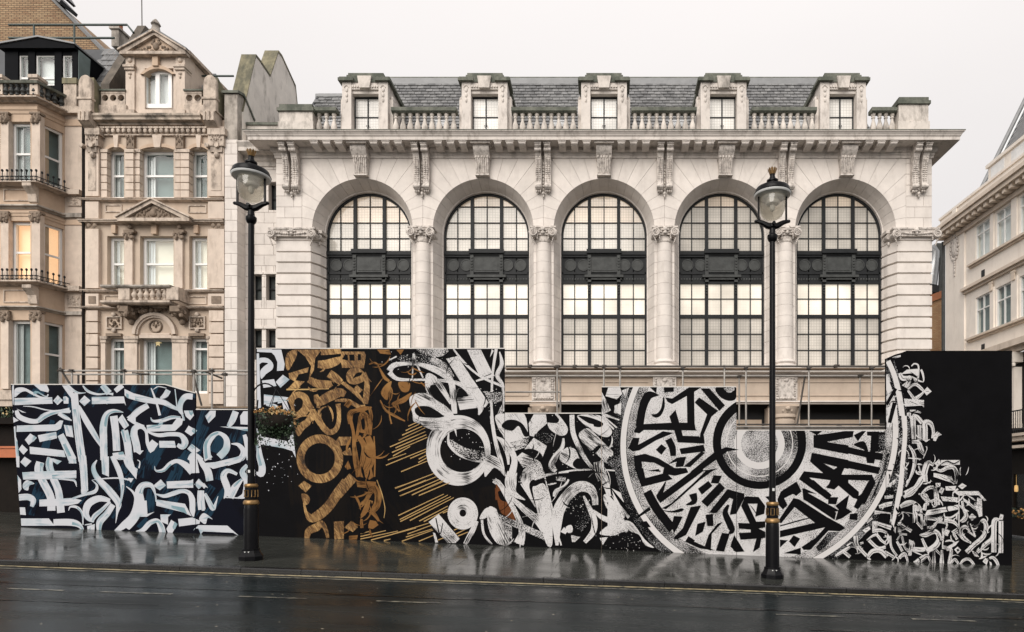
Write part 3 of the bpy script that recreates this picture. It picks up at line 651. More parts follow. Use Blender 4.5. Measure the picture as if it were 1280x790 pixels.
def ionic(mb, c, w, z, yf, fest=True, mid=True):
    """volutes, abacus and hanging festoons; w = full width, z = abacus top"""
    h = w / 2
    mb.box(c - h, c + h, yf - .03, D0 + .3, z - .05, z); mb.box(c - h + .03, c + h - .03, yf, D0 + .3, z - .10, z - .052)
    for s in (-1, 1):
        mb.volute((c + s * (h - .10), z - .20), .15, yf - .09, D0 + .3, s)
        for k in range(5): mb.ball((c + s * (h - .06 - .02 * k), yf - .02, z - .33 - .055 * k), .03 - .003 * k, .03, .032, 6, 4)
        for k in range(3): mb.ball((c + s * (h - .23), yf - .02, z - .27 - .055 * k), .028, .03, .03, 6, 4)
    mb.box(c - h + .18, c + h - .18, yf + .01, D0 + .3, z - .26, z - .105)
    n = int((w - .4) / .07)
    for k in range(n + 1):
        t = k / max(n, 1); x = c - (w / 2 - .2) + t * (w - .4)
        mb.ball((x, yf - .01, z - .15 - .05 * math.sin(math.pi * t)), .035, .035, .035, 6, 4)
    if mid:
        mb.ball((c, yf - .03, z - .09), .075, .06, .085, 8, 6); mb.ball((c - .09, yf - .02, z - .12), .05, .04, .035); mb.ball((c + .09, yf - .02, z - .12), .05, .04, .035)
        mb.ball((c, yf - .03, z - .2), .05, .05, .06, 8, 5)
for c in COLS:
    m = MB(); ionic(m, c, .80, SPR - .006, D0 - .235)
    m.lathe((c, D0 + .06, 0), [(.24, 9.03), (.255, 9.05), (.255, 9.09), (.245, 9.12), (.25, 9.3)], 24, math.pi, 2 * math.pi)
    m.obj('column_capital', 'portland_carved', mainb, True)
# rusticated end piers
for s in (-1, 1):
    pl = [(s * HALF, D0), (s * 9.165, D0), (s * 8.99, D0 + .3), (s * 8.94, D0 + .5), (s * 8.925, D0 + .52), (s * 8.925, D0 + .8), (s * HALF, D0 + .8)]
    ctr = Vector((s * 9.7, D0 + .5, 0))
    for a, b in zip(ZC[:-1], ZC[1:]):
        g = .022 if b < 8.9 else .004
        k = MB(); ins = [(x + (ctr.x - x) * .03, y + .022) for x, y in pl]
        n = len(pl)
        rings = [(ins, a + g), (pl, a + g + .012), (pl, b - g - .012), (ins, b - g)]
        k.add([(x, y, z) for r, z in rings for x, y in r], [list(range(n))[::-1], list(range(3 * n, 4 * n))] + [(q * n + i, q * n + (i + 1) % n, (q + 1) * n + (i + 1) % n, (q + 1) * n + i) for q in range(3) for i in range(n)])
        k.obj('pier_course', 'portland', mainb)
    MB().plan([(x + (ctr.x - x) * .07, y + .05) for x, y in pl], 4.98, SPR).obj('wall_core', 'mortar', mainb)
    m = MB(); ionic(m, s * 9.70, 1.46, SPR - .006, D0 - .12)
    m.obj('pier_capital', 'portland_carved', mainb, True)
    m = MB(); m.volute((s * 8.98, SPR - .2), .11, D0 + .12, D0 + .4, 1); m.ball((s * 8.98, D0 + .2, SPR - .4), .04, .04, .07); m.box(s * 8.86, s * 9.12, D0 + .1, D0 + .5, SPR - .1, SPR - .004)
    m.obj('pier_capital', 'portland_carved', mainb, True)

# entablature and cornice with returns
def cpath(p): return [(-HALF - p, D0 + .44), (-HALF - p, D0 - p), (HALF + p, D0 - p), (HALF + p, D0 + 9)]
cp = [(-.3, 11.70), (.035, 11.70), (.035, 11.775), (.055, 11.785), (.055, 11.845), (.09, 11.86), (.13, 11.90), (.13, 11.985), (.565, 11.985), (.565, 12.085), (.59, 12.10), (.60, 12.13), (.645, 12.19), (.67, 12.205), (.67, 12.235), (.2, 12.275), (-.9, 12.275)]
MB().sweep(cp, cpath).obj('cornice', 'portland_cornice', mainb)
MB().sweep([(.676, 12.225), (.68, 12.245), (.2, 12.30), (.05, 12.31)], cpath).obj('cornice_flashing', 'mossy_cap', mainb)
mod = None
offs = [-1.28, -.9, -.53, .53, .9, 1.28]
ms = [cx + o for cx in CX for o in offs]
for x in ms:
    loc = (x, D0, 0)
    if mod is None:
        m = MB(); m.side([(-.12, 11.985), (-.52, 11.985), (-.52, 11.90), (-.46, 11.865), (-.12, 11.835)], -.105, .105)
        m.box(-.125, .125, -.54, -.12, 11.945, 11.983)
        mod = m.obj('modillion', 'portland_cornice', mainb, loc=loc)
    else: copy_to(mod, loc, mainb)
# long paired consoles
def console(mb, x, wd):
    pr = [(-.02, 11.93), (-.46, 11.93), (-.46, 11.88), (-.42, 11.84), (-.36, 11.80), (-.27, 11.68), (-.20, 11.5), (-.155, 11.2), (-.15, 11.0), (-.165, 10.86), (-.19, 10.80), (-.19, 10.72), (-.15, 10.68), (-.02, 10.68)]
    mb.side([(D0 + y, z) for y, z in pr], x - wd / 2, x + wd / 2)
    mb.box(x - wd / 2 - .015, x + wd / 2 + .015, D0 - .48, D0, 11.93, 11.984)
    for i in range(13):                                                    # scales carved down the front
        z = 11.62 - i * .06; t = (11.62 - z) / .8; y = D0 - (.235 - .085 * min(t * 1.5, 1))
        mb.ball((x - wd * .22, y, z), wd * .2, .028, .03, 6, 4); mb.ball((x + wd * .22, y, z), wd * .2, .028, .03, 6, 4)
    for z in (11.80, 10.76): mb.tube([(x - wd / 2 - .01, D0 - (.34 if z > 11 else .15), z), (x + wd / 2 + .01, D0 - (.34 if z > 11 else .15), z)], .065, 10)
    for k in (-1, 0, 1): mb.ball((x + k * wd * .3, D0 - .1, 10.63), .028, .05, .05, 6, 4)
cons = None
for x in COLS + [-9.72, 9.80]:
    if cons is None:
        m = MB(); console(m, -.145, .185); console(m, .145, .185)
        for k in range(9): m.ball((0, D0 - .05, 11.5 - .1 * k), .035, .05, .05, 6, 4)
        m.ball((0, D0 - .07, 10.57), .05, .06, .06); m.ball((0, D0 - .07, 10.49), .03, .04, .06)
        cons = m.obj('cornice_console', 'portland_carved', mainb, True, loc=(x, 0, 0))
    else: copy_to(cons, (x, 0, 0), mainb)
key = None
for cx in CX:
    if key is None:
        m = MB()
        m.add([(-.19, D0 - .13, 11.13), (.19, D0 - .13, 11.13), (.19, D0 + .1, 11.13), (-.19, D0 + .1, 11.13), (-.225, D0 - .20, 11.6), (.225, D0 - .20, 11.6), (.225, D0 + .1, 11.6), (-.225, D0 + .1, 11.6)],
              [(0, 3, 2, 1), (4, 5, 6, 7), (0, 1, 5, 4), (1, 2, 6, 5), (2, 3, 7, 6), (3, 0, 4, 7)])
        m.side([(D0, 11.602), (D0 - .22, 11.602), (D0 - .26, 11.68), (D0 - .36, 11.76), (D0 - .40, 11.86), (D0 - .40, 11.93), (D0, 11.93)], -.24, .24)
        m.box(-.30, .30, D0 - .50, D0, 11.932, 11.984)
        for k in range(-3, 4): m.tube([(k * .06, D0 - .225, 11.60), (k * .055, D0 - .16, 11.30), (k * .052, D0 - .14, 11.18)], [.03, .024, .02], 6)
        m.box(-.215, .215, D0 - .17, D0, 11.10, 11.145)
        for k in range(-2, 3): m.ball((k * .09, D0 - .24, 11.63), .045, .04, .05, 6, 4)
        key = m.obj('keystone', 'portland_carved', mainb, True, loc=(cx, 0, 0))
    else: copy_to(key, (cx, 0, 0), mainb)

# arched windows
def arch_poly(cx, r, zb, n=28): return [(cx + r, zb)] + [(cx + r * math.cos(math.pi * i / n), SPR + r * math.sin(math.pi * i / n)) for i in range(n + 1)] + [(cx - r, zb)]
k2 = DW / FPX
def zp(y): return EYE + (PY - y) * k2
ROWS_T = [243.5, 259, 279, 298.5, 314]; ROWS_B = [355.5, 374, 394]; ROWS_C = [398, 417.8, 438, 459]
XC = [-52.5 * k2, -36.6 * k2, -18.2 * k2, 0, 18.2 * k2, 36.6 * k2, 52.5 * k2]
for wi, cx in enumerate(CX):
    f = MB()
    # outer frame ring
    n = 32; ro, ri = RB + .03, RB - .045
    ring = []
    for r in (ro, ri): ring.append([(cx + r, zp(459))] + [(cx + r * math.cos(math.pi * i / n), SPR + r * math.sin(math.pi * i / n)) for i in range(n + 1)] + [(cx - r, zp(459))])
    m = len(ring[0])
    vs = [(x, y, z) for y in (DW - .06, DW + .08) for rg in ring for x, z in rg]
    fs = []
    for i in range(m - 1):
        fs += [(i, i + 1, m + i + 1, m + i), (2 * m + i, 3 * m + i, 3 * m + i + 1, 2 * m + i + 1), (m + i, m + i + 1, 3 * m + i + 1, 3 * m + i), (i, 2 * m + i, 2 * m + i + 1, i + 1)]
    f.add(vs, fs)
    def top_of(dx): return SPR + math.sqrt(max((RB - .02) ** 2 - dx * dx, 0))
    for j in (2, 4): f.box(cx + XC[j] - .052, cx + XC[j] + .052, DW - .075, DW + .07, zp(459), top_of(XC[j]))
    for j in (1, 3, 5): f.box(cx + XC[j] - .015, cx + XC[j] + .015, DW - .03, DW + .05, zp(459), top_of(XC[j]))
    for y in ROWS_T[1:4] + [374, 417.8, 438]:
        z = zp(y); hw = RB - .02 if z < SPR else math.sqrt(max((RB - .02) ** 2 - (z - SPR) ** 2, 0.01))
        f.box(cx - hw, cx + hw, DW - .028, DW + .048, z - .015, z + .015)
    f.box(cx - RB + .01, cx + RB - .01, DW - .068, DW + .06, zp(398), zp(394))
    win = f.obj('window', 'iron', mainb)
    win['label'] = 'tall arched window with black iron bars and wired panes'
    # panes
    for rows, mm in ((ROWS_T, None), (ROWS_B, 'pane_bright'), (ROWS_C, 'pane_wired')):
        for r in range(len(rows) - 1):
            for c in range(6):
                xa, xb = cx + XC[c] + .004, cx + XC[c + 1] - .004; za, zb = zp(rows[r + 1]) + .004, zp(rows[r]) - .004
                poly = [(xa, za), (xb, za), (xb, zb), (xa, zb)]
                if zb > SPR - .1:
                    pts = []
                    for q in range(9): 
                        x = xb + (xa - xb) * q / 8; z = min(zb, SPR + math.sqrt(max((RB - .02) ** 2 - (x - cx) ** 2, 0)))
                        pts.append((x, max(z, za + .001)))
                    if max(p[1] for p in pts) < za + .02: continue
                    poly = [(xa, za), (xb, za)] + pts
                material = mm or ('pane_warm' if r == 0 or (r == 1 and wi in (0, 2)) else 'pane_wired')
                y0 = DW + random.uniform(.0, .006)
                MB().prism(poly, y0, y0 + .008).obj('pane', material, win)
    # iron spandrel between upper and lower lights
    p = MB()
    p.box(cx - RB + .012, cx + RB - .012, DW - .03, DW + .1, zp(355.5), zp(314))
    p.box(cx - RB + .005, cx + RB - .005, DW - .13, DW - .03, zp(320), zp(315.5)); p.box(cx - RB + .006, cx + RB - .006, DW - .09, DW - .031, zp(322.5), zp(320.2))
    p.box(cx - .56, cx + .56, DW - .19, DW - .1, zp(318.5), zp(313.5))
    p.box(cx - RB + .01, cx + RB - .01, DW - .06, DW - .03, zp(343.5), zp(341))
    p.box(cx - RB + .01, cx + RB - .01, DW - .075, DW - .03, zp(355.5), zp(353))
    sp = p.obj('iron_spandrel', 'iron', win)
    p = MB(); p.box(cx - .41, cx + .41, DW - .10, DW - .031, zp(341.5), zp(322.8)); p.box(cx - .36, cx + .36, DW - .112, DW - .10, zp(339.5), zp(324.8))
    for s in (-1, 1):
        for q in (.66, 1.08):
            p.lathe((0, 0, 0), [(.001, 0)], 3) if False else None
            k = 20
            for ro_, ri_, y in ((.19, .16, .055), (.155, .001, .045)):
                p.add([(cx + s * q + rr * math.cos(2 * math.pi * i / k), DW - yy, zp(332) + rr * math.sin(2 * math.pi * i / k)) for rr, yy in ((ro_, .03), (ro_, y), (ri_, y), (ri_, .03)) for i in range(k)],
                      [(a * k + i, a * k + (i + 1) % k, (a + 1) * k + (i + 1) % k, (a + 1) * k + i) for a in range(3) for i in range(k)])
        p.box(cx + s * .47 - .055, cx + s * .47 + .055, DW - .13, DW - .031, zp(354), zp(320.3))
        for k in range(5): p.ball((cx + s * .47, DW - .14, zp(324 + k * 3.6)), .04, .02, .035, 6, 4)
        for k in range(4): p.ball((cx + s * .47, DW - .09, zp(357.5 + k * 3.4)), .035, .03, .03, 6, 4)
    p.box(cx - .62, cx + .62, DW - .17, DW - .06, zp(348.3), zp(345.2)); p.box(cx - .56, cx + .56, DW - .13, DW - .06, zp(351), zp(348.4))
    for k in range(30): p.ball((cx - 1.27 + k * .0876, DW - .035, zp(349.5)), .03, .012, .04, 6, 4)
    p.obj('iron_panel', 'iron_panel', win, True)
    MB().box(cx - RB, cx + RB, DW + .35, DW + .4, 4.9, 11).obj('blind', 'curtain', win)

# sill ledge, frieze and what shows of the ground floor
def lpath(p): return [(-HALF - p * .2, D0 - p), (HALF + p, D0 - p), (HALF + p, D0 + 6)]
MB().sweep([(-.2, 4.86), (.06, 4.86), (.08, 4.92), (.12, 4.955), (.26, 4.975), (.28, 5.0), (.28, 5.09), (.33, 5.11), (.33, 5.155), (0, 5.17), (-.8, 5.172)], lpath).obj('sill_ledge', 'portland', mainb)
MB().box(-HALF, HALF, D0 + .03, D0 + .5, 4.12, 4.858).obj('frieze', 'sandy_frieze', mainb)
for i in range(5):
    a = CX[i] - BAY / 2 + .46; b = CX[i] + BAY / 2 - .46
    m = MB(); t = .035
    for (p, q, r, s) in ((a, b, 4.70, 4.735), (a, b, 4.28, 4.315), (a, a + t, 4.316, 4.699), (b - t, b, 4.316, 4.699)): m.box(p, q, D0 + .0, D0 + .03, r, s)
    m.obj('frieze_panel', 'sandy_frieze', mainb)
MB().sweep([(-.1, 4.02), (.03, 4.02), (.05, 4.06), (.10, 4.08), (.10, 4.118), (-.1, 4.13)], lpath).obj('string_course', 'portland', mainb)
for i, c in enumerate(COLS + [-9.7, 9.7]):
    m = MB(); m.box(c - .36, c + .36, D0 - .07, D0 + .04, 4.14, 4.855); m.box(c - .24, c + .24, D0 - .10, D0 - .072, 4.2, 4.8)
    for k in range(9):
        for s in (-1, 1): m.ball((c + s * .28, D0 - .08, 4.2 + k * .075), .04, .04, .04, 6, 4)
    for k in range(7): m.ball((c - .24 + k * .08, D0 - .08, 4.19), .045, .045, .035, 6, 4); m.ball((c - .24 + k * .08, D0 - .08, 4.81), .045, .045, .035, 6, 4)
    m.ball((c, D0 - .1, 4.76), .09, .05, .07)
    m.obj('cartouche', 'portland_carved', mainb, True)
    m = MB(); m.box(c - .42, c + .42, D0 - .12, D0 + .5, 3.94, 4.018)
    m.lathe((c, D0 + .1, 0), [(.33, 2.9), (.33, 3.5), (.31, 3.52), (.31, 3.56), (.36, 3.6), (.36, 3.66), (.34, 3.7), (.40, 3.9), (.41, 3.938)], 20, math.pi, 2 * math.pi)
    m.ball((c, D0 - .3, 3.86), .08, .06, .07)
    for k in range(7): m.ball((c + .3 * math.cos(math.pi + math.pi * (k + .5) / 7), D0 + .1 + .36 * math.sin(math.pi + math.pi * (k + .5) / 7), 3.8), .05, .05, .06, 6, 4)
    m.plan([(c - .5, D0 + .12), (c + .5, D0 + .12), (c + .5, D0 + .6), (c - .5, D0 + .6)], gz(c, D0), 3.93)
    m.lathe((c, D0 + .1, 0), [(.34, gz(c, D0)), (.34, 2.9)], 20, math.pi, 2 * math.pi)
    m.obj('pedestal', 'sandy_frieze', mainb, True)
MB().box(-HALF + .02, HALF - .02, D0 + .75, D0 + .8, -1.0, 4.1).obj('shopfront_shade', 'dark_void', mainb)  # near-black sheet painted as the shade inside the shop openings
for i in range(5):
    x = CX[i] - 1.3
    while x < CX[i] + 1.25:
        MB().box(x, min(x + .64, CX[i] + 1.28), D0 + .5, D0 + .52, gz(x, D0), 3.58).obj('shopfront_board', 'board', mainb); x += .645

# left wing wall and party pier
DG = 20.45
wx0, wx1 = -11.47, -HALF
holes = [(-11.24, -10.94, 7.40, 8.22), (-10.80, -10.50, 7.40, 8.22), (-11.24, -10.94, 5.5, 6.48), (-10.80, -10.50, 5.5, 6.48), (-10.72, -10.46, 10.28, 11.16)]
ashlar(mainb, 'ashlar_block', 'portland', wx0, wx1, .3, 11.74, DG, length=.61, holes=holes, depth=.3)
cm = MB()
for a, b in ((wx0, -11.24), (-10.94, -10.80), (-10.50, wx1)): cm.box(a, b, DG + .03, DG + .28, .3, 10.2)
cm.box(wx0, wx1, DG + .031, DG + .279, 8.22, 10.28); cm.box(wx0, wx1, DG + .032, DG + .278, 6.48, 7.4); cm.box(wx0, wx1, DG + .033, DG + .277, .3, 5.5); cm.box(wx0, -10.72, DG + .034, DG + .276, 10.2, 11.74); cm.box(wx0, wx1, DG + .035, DG + .275, 11.16, 11.74)
cm.obj('wall_core', 'mortar', mainb)
for h in holes:
    m = MB(); m.box(h[0] - .06, h[1] + .06, DG - .04, DG + .1, h[3] + .002, h[3] + .07); m.obj('window_head', 'portland', mainb)
    m = MB(); m.box(h[0], h[0] + .03, DG + .2, DG + .24, h[2], h[3]); m.box(h[1] - .03, h[1], DG + .2, DG + .24, h[2], h[3]); m.box(h[0] + .03, h[1] - .03, DG + .2, DG + .24, (h[2] + h[3]) / 2 - .02, (h[2] + h[3]) / 2 + .02)
    fr = m.obj('window', 'iron', mainb); MB().box(h[0], h[1], DG + .26, DG + .27, h[2], h[3]).obj('pane', 'room_dark', fr)
def wpath(p): return [(-11.46, DG - p), (-HALF - .1, DG - p)]
MB().sweep([(-.1, 11.66), (.04, 11.66), (.05, 11.78), (.12, 11.84), (.13, 11.95), (.42, 11.96), (.42, 12.08), (.5, 12.2), (.5, 12.24), (-.3, 12.28)], wpath).obj('wing_cornice', 'portland_dirty', mainb)
party = thing('party_wall', 'narrow white stone pier rising to a stained double-peaked party wall between the beige house and the arcaded building', 'wall', (-11.65, D0 + .2, gz(-11.65, D0)))
ashlar(party, 'ashlar_block', 'portland', -11.86, -11.46, .45, 12.3, D0, course=.345, length=.41, depth=.46)
for k in range(34):
    z = .45 + k * .345
    MB().box(-11.86, -11.465, D0 + .462, D0 + 1.2, z + .004, min(z + .341, 12.3)).obj('side_block', 'portland', party)
MB().box(-11.85, -11.475, D0 + .02, D0 + 1.1, .4, 12.3).obj('wall_core', 'mortar', party)
MB().side([(D0, 12.3), (D0, 13.72), (D0 + .3, 13.82), (D0 + 1.5, 12.9), (D0 + 1.5, 12.3)], -11.86, -11.46).obj('pier_top', 'sooty_stone', party)
MB().side([(D0 - .06, 13.72), (D0 - .06, 13.80), (D0 + .3, 13.90), (D0 + .95, 13.42), (D0 + .9, 13.36), (D0 + .3, 13.822)], -11.92, -11.40).obj('pier_cap', 'mossy_cap', party)
GP = [(20.25, 12.3), (20.25, 13.3), (21.0, 15.55), (21.2, 15.55), (21.9, 15.45), (22.45, 16.65), (22.7, 16.65), (23.7, 16.2), (24.1, 14.5), (24.1, 12.3)]
MB().side(GP, -11.87, -11.43).obj('gable', 'party_stone', party)
cpz = MB()
for (a, b) in zip(GP[1:8], GP[2:9]): cpz.side([a, b, (b[0] - .0, b[1] + .07), (a[0] - .0, a[1] + .07)], -11.90, -11.41)
cpz.obj('coping', 'green_coping', party)
MB().box(-11.41, -10.26, DG + .0, DG + .25, 12.285, 12.98).obj('parapet', 'portland_dirty', mainb)
MB().box(-11.42, -10.2, DG - .05, DG + .32, 12.98, 13.06).obj('parapet_cap', 'mossy_cap', mainb)

# balustrade, dormers, roof
DB = 20.2
zb0, zr0, zr1 = 12.46, 13.20, 13.34
def pedestal_block(x0, x1, z1, capm):
    m = MB(); m.box(x0, x1, DB - .18, DB + .35, 12.30, z1 - .22); m.box(x0 - .03, x1 + .03, DB - .21, DB + .36, 12.301, 12.86); m.obj('parapet_block', 'portland_dirty', mainb)
    m = MB(); m.plan([(x0 - .05, DB - .24), (x1 + .05, DB - .24), (x1 + .05, DB + .4), (x0 - .05, DB + .4)], z1 - .22, z1 - .12); m.plan([(x0 - .0, DB - .2), (x1 + .0, DB - .2), (x1 + .0, DB + .4), (x0 - .0, DB + .4)], z1 - .12, z1); m.obj('parapet_cap', 'mossy_cap', mainb)
pedestal_block(-10.16, -9.12, 13.40, 0)
pedestal_block(9.22, 10.15, 13.62, 0)
bal = None
DORM = [cx * .9985 for cx in CX]
segs = [(-9.10, DORM[0] - .86)] + [(DORM[i] + .86, DORM[i + 1] - .86) for i in range(4)] + [(DORM[4] + .86, 9.19)]
for a, b in segs:
    MB().box(a, b, DB - .14, DB + .14, 12.31, zb0).obj('balustrade_plinth', 'portland_dirty', mainb)
    m = MB(); m.box(a, b, DB - .15, DB + .15, zr0 + .03, zr1); m.box(a, b, DB - .11, DB + .11, zr0, zr0 + .03); m.obj('balustrade_rail', 'mossy_cap', mainb)
    n = max(2, round((b - a) / .225))
    for k in range(n):
        loc = (a + (k + .5) * (b - a) / n, DB, 0)
        if bal is None:
            m = MB(); m.lathe((0, 0, 0), [(.075, zb0), (.075, 12.52), (.05, 12.54), (.045, 12.58), (.085, 12.68), (.098, 12.76), (.085, 12.84), (.045, 12.98), (.04, 13.04), (.06, 13.06), (.06, 13.09), (.045, 13.11), (.07, 13.15), (.075, zr0)], 12)
            bal = m.obj('baluster', 'portland_dirty', mainb, True, loc=loc)
        else: copy_to(bal, loc, mainb)
def dormer(c):
    b = MB()
    for s in (-1, 1):
        b.box(c + s * .43, c + s * .72, DB - .02, DB + .5, 12.31, 14.2)
        b.box(c + s * .722, c + s * .83, DB + .15, DB + .5, 12.31, 13.75); b.ball((c + s * .78, DB + .3, 13.8), .06, .16, .1)
        b.side([(DB + .5, 12.31), (DB + .5, 14.2), (DB + 1.5, 14.2), (DB + 1.0, 12.31)], c + s * .50, c + s * .70)
        for k in range(3): b.ball((c + s * .575, DB - .03, 13.95 - k * .16), .05 - .006 * k, .03, .075, 6, 5)
        b.tube([(c + s * .575 + .07 * math.cos(t), DB - .03, 14.02 + .07 * math.sin(t)) for t in [math.pi * i / 6 for i in range(7)]], .016, 5)
    b.box(c - .428, c + .428, DB + .0, DB + .5, 13.98, 14.2)
    b.box(c - .428, c + .428, DB + .06, DB + .5, 13.88, 13.98)
    for k in range(11): 
        if abs(k - 5) > 1: b.box(c - .41 + k * .078, c - .37 + k * .078, DB - .045, DB + .0, 14.03, 14.09)
    d = b.obj('dormer', 'portland_cornice', mainb, False)
    m = MB(); m.add([(c - .16, DB - .09, 13.99), (c + .16, DB - .09, 13.99), (c + .22, DB - .09, 14.36), (c - .22, DB - .09, 14.36), (c - .16, DB + .0, 13.99), (c + .16, DB + .0, 13.99), (c + .22, DB + .0, 14.36), (c - .22, DB + .0, 14.36)],
        [(0, 1, 2, 3), (7, 6, 5, 4), (0, 4, 5, 1), (1, 5, 6, 2), (2, 6, 7, 3), (3, 7, 4, 0)]); m.obj('dormer_keystone', 'portland_dirty', d)
    m = MB()
    for s in (-1, 1): m.box(c + s * .34, c + s * .82, DB - .12, DB + .6, 14.2, 14.29); m.box(c + s * .37, c + s * .79, DB - .09, DB + .6, 14.29, 14.33)
    m.box(c - .339, c + .339, DB - .03, DB + .6, 14.2, 14.39)
    m.box(c - .60, c + .60, DB + .02, DB + .9, 14.331, 14.45); m.box(c - .56, c + .56, DB + .05, DB + .9, 14.45, 14.53)
    m.side([(DB + .6, 14.2), (DB + .6, 14.34), (DB + 1.6, 14.34), (DB + 1.6, 14.2)], c - .78, c + .78)
    m.obj('dormer_cap', 'mossy_cap', d)
    w0, w1, z0, z1, t = c - .428, c + .428, 12.5, 13.88, .03
    f = MB(); f.box(w0, w0 + t, DB + .24, DB + .3, z0, z1); f.box(w1 - t, w1, DB + .24, DB + .3, z0, z1); f.box(w0 + t, w1 - t, DB + .241, DB + .299, z1 - .05, z1)
    f.box(c - .018, c + .018, DB + .242, DB + .298, z0, z1 - .05); f.box(w0 + t, w1 - t, DB + .246, DB + .294, 13.22, 13.25)
    for s in (-1, 1): f.ball((c + s * .04, DB + .225, 12.95), .018)
    fr = f.obj('window', 'iron', d)
    for xa, xb in ((w0 + t, c - .018), (c + .018, w1 - t)):
        for za, zb in ((z0, 13.22), (13.25, z1 - .05)):
            MB().box(xa + .002, xb - .002, DB + .268, DB + .275, za + .002, zb - .002).obj('pane', 'pane_dormer', fr)
for c in DORM: dormer(c)
# slates
E0, E1 = Vector((0, 20.95, 12.45)), Vector((0, 22.45, 15.68))
run = E1 - E0; ln = run.length; u = run / ln; nrm = Vector((0, -u.z, u.y))
sls = [MB(), MB(), MB()]; pitch = .155; rows = int(ln / pitch)
for r in range(rows):
    s = r * pitch; left = -10.35 + .28 * s * .6; right = 9.3 - .42 * s; x = left + (0 if r % 2 else .115)
    while x < right:
        low = x < -8.35
        if not (low and s > 2.72):
            jz = random.uniform(-.006, .006); w_ = .226
            p0 = E0 + u * (s - .02 + jz) + nrm * (.032 + random.uniform(0, .014)); p1 = E0 + u * (s + pitch + .05) + nrm * .004; th = nrm * -.028
            xa, xb = x + .009, min(x + w_, right)
            q = [(xa, p0.y, p0.z), (xb, p0.y, p0.z), (xb, p1.y, p1.z), (xa, p1.y, p1.z)]
            random.choice(sls).add(q + [(a, b + th.y, c + th.z) for a, b, c in q[:2]], [(0, 1, 2, 3), (0, 4, 5, 1)])
        x += .23
for sl, mt_ in zip(sls, ('slate', 'slate_light', 'slate_mid')): sl.obj('slates', mt_, mainb)['kind'] = 'stuff'
MB().add([(-10.5, E0.y, E0.z), (9.3, E0.y, E0.z), (9.3 - .42 * ln, E1.y, E1.z), (-8.4, E1.y, E1.z), (-8.4, E0.y + u.y * 2.75, E0.z + u.z * 2.75), (-9.9, E0.y + u.y * 2.75, E0.z + u.z * 2.75)], [(0, 1, 2, 3, 4, 5)]).obj('roof_deck', 'slate_dark', mainb)
MB().add([(9.3, E0.y, E0.z), (9.3, 30, E0.z), (9.3 - .42 * ln, 30, E1.z), (9.3 - .42 * ln, E1.y, E1.z)], [(0, 1, 2, 3)]).obj('roof_side', 'slate_dark', mainb)
rt = MB(); rt.side([(E1.y - .12, E1.z - .24), (E1.y - .08, E1.z + .03), (E1.y + .2, E1.z + .1), (E1.y + 3, E1.z + .12), (E1.y + 3, E1.z - .3)], -8.35, 9.3 - .42 * ln)
rt.side([(E0.y + u.y * 2.7 - .05, E0.z + u.z * 2.7 - .08), (E0.y + u.y * 2.7 - .03, E0.z + u.z * 2.7 + .07), (E0.y + 4, E0.z + u.z * 2.7 + .07), (E0.y + 4, E0.z + u.z * 2.7 - .2)], -9.95, -8.352)
rt.obj('roof_ridge', 'lead', mainb)
rt = MB(); rt.tube([(-8.35, E1.y + .1, E1.z + .12), (9.3 - .42 * ln, E1.y + .1, E1.z + .12)], .05, 8); rt.obj('ridge_roll', 'mossy_cap', mainb, True)
MB().box(-10.4, 9.4, DB + .45, 21.0, 12.3, 12.42).obj('gutter_floor', 'lead', mainb)
for px0, px1 in ((688, 706), (836, 858), (545, 560), (988, 1003), (406, 416)):
    x0, x1 = X_(px0, 20.75), X_(px1, 20.75)
    m = MB(); m.box(x0, x1, 20.7, 20.95, 12.42, 13.24); m.box(x0 - .02, x1 + .02, 20.68, 20.97, 13.24, 13.27)
    u_ = m.obj('rooftop_unit', 'roof_unit'); tag(u_, 'white metal box unit standing behind the roof balustrade of the arcaded building', 'roof unit', 'white units behind the balustrade')
    m = MB()
    for k in range(6): m.box(x0 + .05, x1 - .05, 20.69, 20.70, 12.6 + k * .09, 12.63 + k * .09)
    m.obj('vent_louvre', 'iron_panel', u_)

# ------------------------------------------------------------------ beige house with pedimented dormer
DH = 20.1
house = thing('beige_house', 'narrow beige stone house with pedimented dormer, small carved balcony and three window columns', 'building', (X_(193, DH), DH, gz(X_(193, DH), DH)))
def x_(p): return X_(p, DH)
def z_(p): return Z_(p, DH)
HC = [105.5, 134, 155, 175, 217, 236.5, 259, 281]
HR = [150, 186.5, 247.5, 295, 362, 422, 492]
wm = MB(); base = gz(x_(193), DH)
for r in range(len(HR) - 1):
    for c in range(len(HC) - 1):
        if r % 2 == 1 and c % 2 == 1: continue
        wm.box(x_(HC[c]), x_(HC[c + 1]), DH, DH + .5, z_(HR[r + 1]), z_(HR[r]))
wm.box(x_(105.5), x_(281), DH, DH + .5, base, z_(492))
wm.obj('wall', 'beige_stone', house)
rooms = {1: ('room_teal', 217), 3: ('pale_reflection', 328), 5: ('room_teal', None)}
for r in (1, 3, 5):
    room, rail = rooms[r]
    for c in (1, 3, 5):
        za, zb = z_(HR[r + 1]), z_(HR[r])
        window(house, x_(HC[c]) + .0, x_(HC[c + 1]) - .0, za, zb, DH + .16, t=.085, rail=z_(rail) if rail else (z_(435) if c != 3 else None), room=room)
def pb(mb, x0, x1, y0, y1, p, back=.1):              # pixel rectangle proud of the wall by p metres
    D = DH - p; mb.box(X_(x0, D), X_(x1, D), D, DH + back, Z_(y1, D), Z_(y0, D)); return mb
